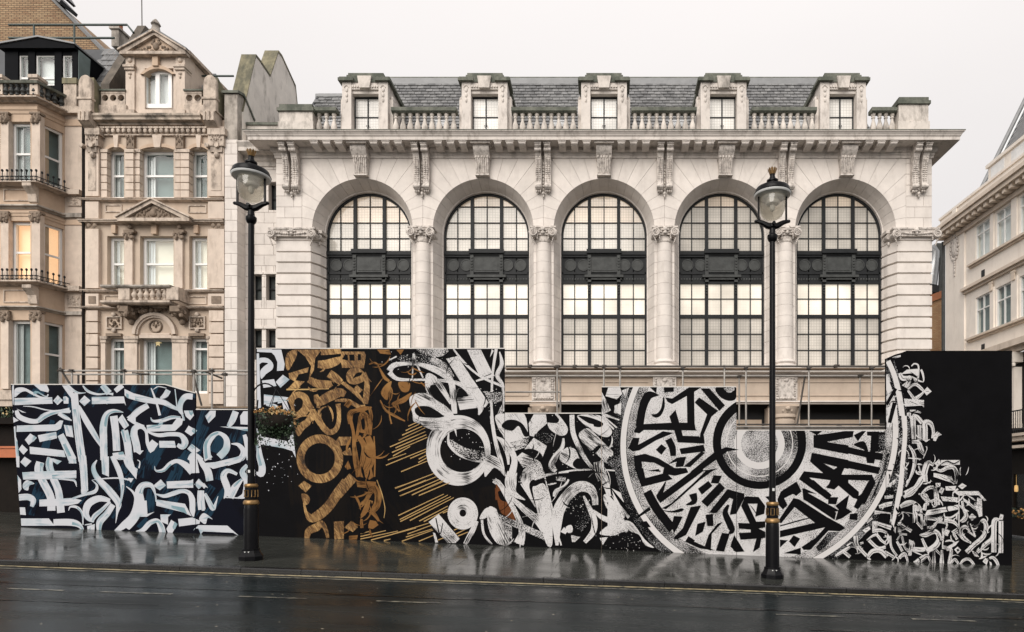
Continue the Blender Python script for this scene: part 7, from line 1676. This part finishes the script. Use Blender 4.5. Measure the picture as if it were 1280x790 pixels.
mural(18, """RW 490,240,30 560,220,40 630,205,30; RW 680,240,30 740,210,50 800,200,30 850,230,10; RW 540,155,30 630,150,20; RW 710,150,20 780,120,40 850,30,40 870,0,30; RW 450,290,40 520,290,16 600,300,12; PW 430,370 480,370 470,450 430,470;
RW 480,390,30 600,430,40; RW 430,455,40 500,450,30 560,475,20; PW 340,450 400,415 415,440 370,475; RW 380,540,10 460,490,24 510,540,24 560,580,16; RW 400,540,30 480,610,30 550,600,30; RW 390,690,30 430,640,40 500,635,40 560,690,40;
RW 280,500,40 290,580,40 340,640,30 380,680,30; RW 100,680,20 180,630,30 230,600,20; RW 170,640,30 230,690,30; RW 320,570,20 350,560,16; RW 590,500,20 600,600,20 650,680,20; PW 620,450 645,410 640,480; RW 650,540,14 690,500,18 720,600,20 760,640,30; RW 650,550,20 700,640,24;
RW 670,700,30 720,660,30 750,740,14; RW 660,310,30 710,290,14 800,305,12; PW 660,380 690,370 690,470 660,470; RW 690,400,34 780,460,30; RW 670,480,14 740,490,16; PW 800,240 870,240 860,330 820,300 800,390; RW 830,380,20 880,440,16; RW 860,130,10 900,160,40 934,190,40;
PW 760,530 800,550 780,680 750,680; PW 780,600 900,605 890,645 780,640; RW 800,740,20 870,720,30 934,670,20; RW 560,60,14 610,30,30 640,0,20; RW 730,60,14 760,0,20; RW 270,590,16 330,600,16; RW 380,380,20 430,340,20; RW 540,640,24 620,690,24; RW 200,590,14 250,560,14 270,600,12""")
mural(19, """Rd 60,140,30 120,300,40 175,500,30 190,790,30; Rd 130,130,12 190,330,18 250,600,16 275,790,30; RR 75,130,50 140,280,50 190,500,55 230,790,50; PW 55,480 100,420 160,390 90,540 50,560; PW 60,600 110,560 80,700; PW 140,540 170,570 130,700 100,790 60,790 110,640; PW 50,690 80,650 70,780; RW 70,260,30 90,340,20; Rk 60,560,30 150,400,36; Rk 90,740,36 140,540,40; PW 100,95 200,70 200,90 160,100;
RW 310,180,10 340,155,14 380,180,16 375,300,20; PW 260,215 380,205 375,290 320,250 200,260; RW 190,250,30 220,300,50 300,290,30; PW 280,270 310,280 300,360 260,400 210,370 250,340; RW 400,215,20 420,270,20 420,335,10 350,310,20 310,285,10;
RW 270,410,20 340,360,30 400,400,30 420,440,20 350,500,40; RW 270,420,20 320,490,30 350,530,40; PW 420,430 460,385 505,430 455,470; PW 230,500 430,515 430,590 410,570 240,580; RW 290,620,16 350,625,24 400,640,10; RW 280,640,40 290,790,40; RW 320,660,30 370,690,50 420,740,30; RW 330,680,40 330,790,40; RW 430,790,40 440,740,50 480,730,40 510,780,20""")
mural(20, """Rd 190,0,30 200,300,40 170,600,40 150,790,30; Rd 275,0,30 270,250,40 240,600,40 215,790,24; RR 235,0,45 240,200,45 215,500,45 190,790,45; RW 320,0,50 325,230,50; RW 385,90,40 390,240,40; RW 350,0,30 410,70,40; RW 440,240,50 440,130,50 440,70,45 490,70,45 520,140,30 520,220,40;
PW 515,200 560,150 605,185 570,200 545,250 520,245; PW 420,240 490,230 450,260; RW 310,260,30 370,260,40 400,330,50 430,390,10; RW 450,300,14 460,330,14 420,420,8; RW 280,290,16 330,380,36 330,500,36 280,640,16; RW 270,415,10 400,425,12; PW 370,415 400,420 380,440; RW 380,490,12 400,550,16;
RW 270,770,20 360,690,50 420,590,60 440,520,60 470,460,50 520,490,24; RW 440,580,40 440,650,50; PW 410,670 510,640 450,675; PW 525,470 575,425 600,470 565,500; PW 600,435 790,435 790,480 600,490; RW 520,510,14 590,540,30 660,510,40 720,510,40 750,580,40 740,670,20;
PW 520,560 700,595 730,670 640,640 520,600; RW 720,760,14 770,720,20; RW 130,640,20 90,700,20; RW 240,760,40 330,700,14; PW 760,560 790,500 790,590; Rk 600,470,8 660,445,10 720,470,10 780,440,8""")
mural(18, """RR 690,0,45 650,200,50 610,400,30; Rd 655,0,24 620,200,24 590,400,16""")
mural(21, """RW 50,120,10 110,130,30 140,180,20 190,170,20; RW 80,115,20 130,70,30 180,65,30 200,110,40 210,215,50; PW 195,25 240,25 235,60 200,65; PW 220,100 245,60 275,75 250,125; PW 285,55 380,50 370,90 290,90; PW 395,55 430,25 470,50 430,80; RW 320,0,20 360,30,24;
PW 245,140 395,150 390,190 260,180; PW 355,100 400,95 570,95 640,175 620,180 570,130 400,135; RW 403,100,8 403,420,10; PW 120,260 390,210 400,250 150,300 100,310; PW 100,310 270,330 260,355 100,340; RW 270,320,16 330,320,16 390,280,12; RW 100,260,30 110,210,30 140,205,20; RW 100,340,40 110,390,30;
RW 130,410,20 180,400,30 220,360,20 300,375,16; RW 270,345,30 350,360,30 400,410,14; RW 10,200,40 60,230,20 75,300,20 80,400,16; PW 0,220 40,220 40,360 0,370; RW 60,470,10 110,470,40 190,440,40 230,490,40 200,560,50 120,610,40; RW 80,500,20 120,590,30; PW 0,580 110,575 110,610 0,615;
PW 250,410 320,430 300,480 270,470 260,560 300,570 370,530 400,520 370,560 300,600 250,590; PW 330,440 380,410 390,450 350,470; RW 350,460,24 380,510,24; PW 355,595 385,570 415,600 385,635; Pk 375,600 388,588 400,602 386,615; RW 410,730,14 440,690,24 490,680,24 535,730,20;
RW 20,710,30 90,660,30 130,650,20 160,720,20; RW 180,610,20 180,720,40; RW 250,600,20 250,720,40; RW 200,600,20 240,640,16; RW 290,600,16 330,600,30 310,720,30; RW 320,720,20 360,680,24 395,725,20; PW 435,150 550,230 560,150 600,160 605,310 575,320 560,270 440,180;
RW 430,180,20 440,240,24 465,300,36 440,345,40 410,350,10; PW 483,318 515,285 553,318 515,350; RW 500,375,8 530,450,14 545,490,6; RW 545,485,16 480,440,16; RW 500,540,14 430,490,40 410,430,36 450,400,30 490,440,14; RW 460,620,40 520,560,40 600,490,40 630,410,40 610,345,30 580,355,10;
RW 550,620,30 600,570,40 680,500,40 700,420,40; RW 695,620,44 695,470,44 700,350,44 740,340,20; RW 755,625,40 755,450,40 755,350,40; PW 735,340 750,290 780,300 770,340; PW 500,600 540,620 570,660 530,655; PW 605,700 630,665 655,690 640,730; RW 650,680,16 690,665,24 720,690,30 745,745,20; RW 670,690,16 680,740,16""")
# loose under-painting and small filling strokes between the big letters
rq = random.Random(31)
def hook(x, y, l, a, w_, bend, m_):
    P = [(x, y, w_ * .25)]
    for k in range(1, 5): a += bend; x += l / 4 * math.cos(a); y += l / 4 * math.sin(a); P.append((x, y, w_ * (1, .95, .7, .12)[k - 1]))
    ribbon(P, m_)
for i in range(34): hook(rq.uniform(636, 775), rq.uniform(525, 680), rq.uniform(14, 34), rq.uniform(0, 6.3), rq.uniform(.6, 2.2), rq.uniform(-.5, .5), rq.choice(('p_W', 'p_W', 'p_k', 'p_d')))
for i in range(10): hook(rq.uniform(500, 628), rq.uniform(440, 510), rq.uniform(12, 26), rq.uniform(0, 6.3), rq.uniform(.5, 1.4), rq.uniform(-.5, .5), rq.choice(('p_W', 'p_k')))
for i in range(30): hook(rq.uniform(438, 474), rq.uniform(510, 668), rq.uniform(10, 26), rq.uniform(.6, 2.4), rq.uniform(1.0, 3.2), rq.uniform(-.5, .5), 'p_G' if i % 3 else 'p_k')
for i in range(16): hook(rq.uniform(476, 530), rq.uniform(440, 530), rq.uniform(12, 30), rq.uniform(.4, 2.6), rq.uniform(.6, 2.4), rq.uniform(-.5, .5), 'p_G')
for i in range(18): hook(rq.uniform(362, 440), rq.uniform(440, 530), rq.uniform(10, 24), rq.uniform(0, 6.3), rq.uniform(1.0, 3.0), rq.uniform(-.5, .5), 'p_g' if i % 3 else 'p_k')
n_ = 0
while n_ < 110:
    x, y = rq.uniform(1050, 1245), rq.uniform(560, 706)
    edge = 705 - (x - 1050) * 1.05 if x < 1110 else (575 if x < 1200 else 575 + (x - 1200) * 1.6)
    if y < max(edge, 574) : continue
    hook(x, y, rq.uniform(6, 15), rq.uniform(0, 6.3), rq.uniform(.9, 2.4), rq.uniform(-.7, .7), 'p_W' if n_ % 4 else 'p_k'); n_ += 1
for i in range(26): hook(rq.uniform(1118, 1150), rq.uniform(455, 600), rq.uniform(5, 13), rq.uniform(0, 6.3), rq.uniform(.8, 1.8), rq.uniform(-.7, .7), 'p_W' if i % 3 else 'p_k')
# paint flecks
rnd = random.Random(17)
for (cx, cy, sx, sy, n, m_) in ((585, 556, 26, 26, 34, 'p_W'), (705, 560, 50, 40, 40, 'p_W'), (720, 625, 14, 14, 50, 'p_W'), (352, 590, 18, 24, 26, 'p_w'), (786, 678, 20, 10, 40, 'p_W'), (610, 500, 16, 16, 24, 'p_W'), (520, 450, 30, 8, 60, 'p_W'), (350, 555, 20, 8, 40, 'p_k')):
    for i in range(n):
        x, y = rnd.gauss(cx, sx * .6), rnd.gauss(cy, sy * .6); r = rnd.uniform(.2, .75); fillpoly([(x + r * math.cos(t), y + r * rnd.uniform(.7, 1.2) * math.sin(t)) for t in (0, 1.2, 2.5, 3.7, 5)], m_)
NAMES = {'p_w': 'pale_lettering', 'p_W': 'white_lettering', 'p_S': 'specked_ground', 'p_s': 'stippled_shading', 'p_d': 'dark_stippling', 'p_R': 'white_ring', 'p_k': 'black_lettering', 'p_g': 'gold_lettering', 'p_G': 'dull_gold_lettering', 'p_y': 'gold_line_work', 'p_b': 'rust_paint', 'p_n': 'blue_brushwork', 'p_v': 'navy_ground', 'p_t': 'blue_wash', 'p_m': 'brown_mottling'}
for (sec, m_), mb in coats.items(): mb.obj(NAMES[m_], m_, PANEL[sec])['kind'] = 'stuff'

# ------------------------------------------------------------------ scaffolding
TR = .0242
def scaffold(name, label, loc, tubes, boards):
    t = thing(name, label, 'scaffolding', loc)
    for (x0, y0, x1, y1, D, D1, m) in tubes:
        a = (X_(x0, D), D, Z_(y0, D)); b = (X_(x1, D1), D1, Z_(y1, D1)) if y1 is not None else (X_(x0, D), D, gz(X_(x0, D), D))
        MB().tube([a, b], TR if m != 'thin' else .02, 8).obj('tube', 'scaffold_dark' if m == 'd' else 'scaffold_tube', t, True)
    for (x0, x1, y, D, w_) in boards:
        MB().box(X_(x0, D), X_(x1, D), D, D + w_, Z_(y, D) - .04, Z_(y, D)).obj('scaffold_board', 'scaffold_board', t)
    return t
def coupler(t, px, py, D):
    m = MB(); x, z = X_(px, D), Z_(py, D)
    m.box(x - .045, x + .045, D - .05, D + .05, z - .035, z + .035); m.tube([(x - .07, D - .05, z - .02), (x + .07, D - .05, z + .02)], .016, 6); m.obj('coupler', 'scaffold_dark', t)
DSC = 16.2
tl = [(75, 463.5, 322, 463.5, DSC, DSC, ''), (80, 468, 322, 468, DSC + .5, DSC + .5, ''), (75, 460, 88, 481, DSC + .1, DSC + .1, 'd'), (90, 463, 90, None, DSC, DSC, ''), (155, 461, 155, None, DSC, DSC, ''), (265, 460, 265, None, DSC, DSC, ''),
      (281, 465, 281, None, DSC + .5, DSC + .5, ''), (240, 463, 252, 507, DSC + .2, DSC + .2, 'd'), (242.5, 463, 242.5, None, DSC + .05, DSC + .05, ''), (166, 466, 186, 468, DSC + .6, DSC + .2, 'd'), (253, 463, 278, 473, DSC + .2, DSC + .5, 'd'), (176, 468, 176, None, DSC + .5, DSC + .5, ''), (98, 468, 98, None, DSC + .5, DSC + .5, 'd')]
s1 = scaffold('scaffold_frame', 'low scaffold rail of grey tubes in front of the pedimented beige house', (X_(200, DSC), DSC, gz(X_(200, DSC), DSC)), tl, [(245, 320, 508, DSC + .1, .23)])
for p in ((155, 463.5), (90, 463.5), (265, 463.5), (242.5, 464), (77, 463), (281, 468)): coupler(s1, p[0], p[1], DSC)
DR_ = 16.6
tr = [(632, 457.8, 1106, 457.8, DR_, DR_, 'd'), (632, 470, 1106, 470, DR_ + .7, DR_ + .7, ''), (632, 490, 701, 490, DR_ + .1, DR_ + .1, ''), (696.5, 458, 696.5, None, DR_ + .05, DR_ + .05, ''), (693, 459, 700, 460, DR_, DR_ + 1.4, 'd'), (700.5, 470, 700.5, None, DR_ + .8, DR_ + .8, ''),
      (754.8, 458, 754.8, None, DR_ + .05, DR_ + .05, ''), (775, 458, 775, None, DR_ + .05, DR_ + .05, ''), (853.5, 460, 853.5, None, DR_ + .05, DR_ + .05, ''), (905.5, 456, 905.5, None, DR_ + .1, DR_ + .1, ''), (924, 471, 924, None, DR_ + .75, DR_ + .75, ''), (932.5, 459, 932.5, None, DR_ + .05, DR_ + .05, ''),
      (1011, 460, 1011, None, DR_ + .05, DR_ + .05, ''), (1006, 471, 996, 534, DR_ + .4, DR_ + .4, 'd'), (1075, 469, 1075, None, DR_ + .75, DR_ + .75, ''), (1089.5, 459, 1089.5, None, DR_ + .05, DR_ + .05, ''), (921, 536.3, 1106, 536.3, DR_ - .6, DR_ - .6, 'd'), (921, 530.5, 1106, 530.5, DR_ + .7, DR_ + .7, 'd'), (921, 533.5, 1106, 533.5, DR_ - .1, DR_ - .1, '')]
s2 = scaffold('scaffold_frame', 'long scaffold gantry of grey tubes and uprights in front of the arcaded building frieze', (X_(870, DR_), DR_, gz(X_(870, DR_), DR_)), tr, [(921, 1010, 532, DR_, .22), (1010, 1106, 532.3, DR_ + .02, .22), (632, 860, 459.5, DR_ + .1, .2), (860, 1106, 459.8, DR_ + .12, .2)])
for p in ((696.5, 458), (754.8, 458), (775, 459), (853.5, 460), (932.5, 459.5), (1011, 460), (1089.5, 460), (932.5, 534), (1011, 534), (1089.5, 534), (745, 457.5), (662, 457.6), (718, 458), (1045, 457.5), (965, 458)): coupler(s2, p[0], p[1], DR_)
for p in ((1003, 533), (1048, 533.5), (924, 471), (1075, 470)): coupler(s2, p[0], p[1], DR_ + .3)

# ------------------------------------------------------------------ street lamps
def lamp(px, label):
    x = X_(px, LAMP_D); g = gz(x, LAMP_D); top = 7.36
    t = thing('street_lamp', label, 'street lamp', (x, LAMP_D, g), 'lamp posts along the pavement edge')
    c = (x, LAMP_D, g)
    m = MB(); m.lathe(c, [(.205, 0), (.205, .07), (.19, .09), (.165, .13), (.15, .17), (.15, .2)], 8); m.obj('plinth', 'black_paint', t)
    m = MB(); m.lathe(c, [(.122, .2), (.119, .9), (.112, .96), (.108, .985)], 20); m.obj('lower_shaft', 'black_paint', t, True)
    m = MB(); m.add([(x - .05, LAMP_D - .147, g + .16), (x + .05, LAMP_D - .147, g + .16), (x, LAMP_D - .147, g + .09)], [(0, 1, 2)]); m.obj('maker_plate', 'lamp_ring', t)
    m = MB(); m.lathe(c, [(.112, .985), (.128, 1.0), (.132, 1.03), (.118, 1.06), (.10, 1.075)], 20); m.obj('gold_collar', 'gold_paint', t, True); MB().lathe(c, [(.105, 1.30), (.112, 1.315), (.114, 1.335), (.10, 1.36), (.085, 1.365)], 20).obj('gold_collar', 'gold_paint', t, True)
    m = MB(); m.lathe(c, [(.104, 1.075), (.104, 1.30)], 20); bn = m.obj('emblem_band', 'black_paint', t, True)
    m = MB()
    for k in range(6):
        a = math.pi / 3 * k + .3; cx, cy = x + .106 * math.cos(a), LAMP_D + .106 * math.sin(a)
        m.tube([(cx - .03 * math.sin(a), cy + .03 * math.cos(a), g + 1.13), (cx - .03 * math.sin(a), cy + .03 * math.cos(a), g + 1.25), (cx + .03 * math.sin(a), cy - .03 * math.cos(a), g + 1.25), (cx + .03 * math.sin(a), cy - .03 * math.cos(a), g + 1.13), (cx - .03 * math.sin(a), cy + .03 * math.cos(a), g + 1.13)], .008, 4)
    m.obj('emblem', 'gold_paint', bn)
    m = MB(); m.lathe(c, [(.062, 1.365), (.057, 1.6), (.049, 6.02), (.075, 6.05), (.09, 6.09), (.09, 6.14), (.06, 6.17), (.05, 6.26), (.075, 6.29), (.075, 6.33)], 18); m.obj('upper_shaft', 'black_paint', t, True)
    m = MB()
    for s in (-1, 1): m.box(x + s * .071, x + s * .074, LAMP_D - .02, LAMP_D - .01, g + 1.5, g + 1.62)
    m.box(x - .02, x + .02, LAMP_D - .073, LAMP_D - .068, g + 1.56, g + 1.61); m.obj('number_sticker', 'lamp_ring', t)
    # cradle: angular yoke with two upright arms
    m = MB()
    for s in (-1, 1):
        m.tube([(x, LAMP_D, g + 6.30), (x + s * .09, LAMP_D, g + 6.315), (x + s * .20, LAMP_D, g + 6.375), (x + s * .285, LAMP_D, g + 6.395)], [.06, .055, .042, .03], 8)
        m.box(x + s * .232, x + s * .262, LAMP_D - .016, LAMP_D + .016, g + 6.37, g + 6.86); m.ball((x + s * .29, LAMP_D, g + 6.395), .036, .036, .03)
    m.tube([(x, LAMP_D - .12, g + 6.33), (x, LAMP_D + .12, g + 6.33)], .03, 8); m.obj('cradle', 'black_paint', t, True)
    m = MB(); m.lathe(c, [(.03, 6.42), (.1, 6.43), (.17, 6.48), (.21, 6.57), (.225, 6.68), (.225, 6.82), (.222, 6.82), (.22, 6.68), (.205, 6.575), (.165, 6.49), (.1, 6.44), (.03, 6.43)], 28); m.obj('glass_bowl', 'lamp_glass', t, True)
    m = MB(); m.lathe(c, [(.05, 6.83), (.06, 6.76), (.11, 6.70), (.13, 6.72), (.10, 6.80), (.18, 6.83)], 16); m.ball((x, LAMP_D, g + 6.64), .05, .05, .08); m.obj('lamp_fitting', 'curtain', t, True)
    m = MB(); m.lathe(c, [(.22, 6.83), (.31, 6.84), (.325, 6.86), (.325, 6.875)], 32); m.obj('canopy_ring', 'lamp_ring', t, True); MB().lathe(c, [(.001, 6.835), (.2195, 6.832), (.2195, 6.842), (.001, 6.86)], 28).obj('reflector', 'white_frame', t, True)
    m = MB(); m.lathe(c, [(.322, 6.876), (.33, 6.885), (.325, 6.90), (.305, 6.91), (.30, 6.965), (.285, 6.985), (.15, 7.02), (.10, 7.035), (.085, 7.05), (.08, 7.09), (.10, 7.105), (.10, 7.13), (.06, 7.15), (.042, 7.21), (.05, 7.235), (.001, 7.24)], 32); m.obj('canopy', 'black_paint', t, True)
    m = MB()
    for k in range(10):
        a = 2 * math.pi * k / 10; b = a + .4; r0, r1 = .045, .082
        m.add([(x + r0 * math.cos(a - .3), LAMP_D + r0 * math.sin(a - .3), g + 7.225), (x + r0 * math.cos(a + .3), LAMP_D + r0 * math.sin(a + .3), g + 7.225), (x + r1 * math.cos(a + .28), LAMP_D + r1 * math.sin(a + .28), g + 7.32), (x + r1 * 1.05 * math.cos(a), LAMP_D + r1 * 1.05 * math.sin(a), g + 7.345), (x + r1 * math.cos(a - .28), LAMP_D + r1 * math.sin(a - .28), g + 7.32)], [(0, 1, 2, 3, 4)])
    m.lathe(c, [(.045, 7.225), (.065, 7.29), (.058, 7.295), (.001, 7.27)], 12); m.obj('crown_finial', 'gold_paint', t, True)
    return t, x, g
_, lx, lg = lamp(314, 'black lamp post with gilt crown and the hanging flower basket on its shaft')
lamp(965.5, 'black lamp post with gilt crown standing before the ringed black and white mural')

# hanging basket on its arm
bx, bzt = X_(345, LAMP_D), Z_(520, LAMP_D)
bk = thing('hanging_basket', 'hanging basket of green foliage and orange flowers on the lamp post arm', 'hanging basket', (bx, LAMP_D, bzt - .3))
m = MB(); m.tube([(lx + .06, LAMP_D, Z_(500, LAMP_D))] + [(bx - .18 + .22 * math.cos(t) - .02, LAMP_D, Z_(496, LAMP_D) + .24 * math.sin(t)) for t in [math.pi * (1 - i / 10) for i in range(11)]][:8] + [(bx, LAMP_D, Z_(486, LAMP_D))], .014, 6); m.tube([(lx + .06, LAMP_D, Z_(560, LAMP_D)), (lx + .12, LAMP_D, Z_(500, LAMP_D))], .012, 6); m.obj('bracket_arm', 'black_paint', bk, True)
m = MB()
for k in range(3):
    a = 2 * math.pi * k / 3 + .4; m.tube([(bx, LAMP_D, Z_(486, LAMP_D)), (bx + .27 * math.cos(a), LAMP_D + .27 * math.sin(a), bzt)], .006, 4)
m.obj('chain', 'iron', bk)
m = MB(); m.lathe((bx, LAMP_D, bzt), [(.001, -.27), (.1, -.26), (.2, -.2), (.27, -.1), (.29, 0), (.001, .02)], 16); m.obj('basket', 'soil', bk, True)
rnd = random.Random(5)
lv, lv2, fo, fy = MB(), MB(), MB(), MB()
def leafq(mb, p, s):
    d = Vector((rnd.gauss(0, 1), rnd.gauss(0, 1), rnd.gauss(-.2, 1))).normalized(); u_ = d.orthogonal().normalized(); v_ = d.cross(u_)
    a = rnd.uniform(0, 6); e1 = u_ * math.cos(a) + v_ * math.sin(a); e2 = d.cross(e1); p = Vector(p)
    mb.add([tuple(p), tuple(p + e1 * s * .5 + e2 * s * .3), tuple(p + e1 * s), tuple(p + e1 * s * .5 - e2 * s * .3)], [(0, 1, 2, 3)])
for i in range(1500):
    a = rnd.uniform(0, 2 * math.pi); t = rnd.uniform(-1.4, .9); r = .33 * rnd.uniform(.6, 1.0) * (1 + .22 * math.sin(3 * a + 1) + .1 * math.sin(7 * a))
    leafq(lv if rnd.random() < .55 else lv2, (bx + r * math.cos(t) * math.cos(a), LAMP_D + r * math.cos(t) * math.sin(a), bzt - .09 + .25 * math.sin(t) * rnd.uniform(.85, 1.1)), rnd.uniform(.03, .07))
for i in range(60):
    a = rnd.uniform(0, 2 * math.pi); x0, y0 = bx + .27 * math.cos(a), LAMP_D + .27 * math.sin(a); n = rnd.randint(2, 9)
    for k in range(n): leafq(lv, (x0 + .04 * math.cos(a) * k * .3, y0, bzt - .25 - .04 * k), .045)
for i in range(44):
    a = rnd.uniform(0, 2 * math.pi); r = rnd.uniform(.05, .33); q = fo if rnd.random() < .55 else fy
    p = (bx + r * math.cos(a), LAMP_D + r * math.sin(a), bzt + .03 + .10 * (1 - r / .33) + rnd.uniform(-.03, .04))
    for k in range(14): leafq(q, (p[0] + rnd.gauss(0, .014), p[1] + rnd.gauss(0, .014), p[2] + rnd.gauss(0, .012)), .04)
for mb_, nm, mt_ in ((lv, 'leaves', 'leaf'), (lv2, 'leaves', 'leaf_dark'), (fo, 'blossom', 'flower_orange'), (fy, 'blossom', 'flower_yellow')): mb_.obj(nm, mt_, bk)['kind'] = 'stuff'
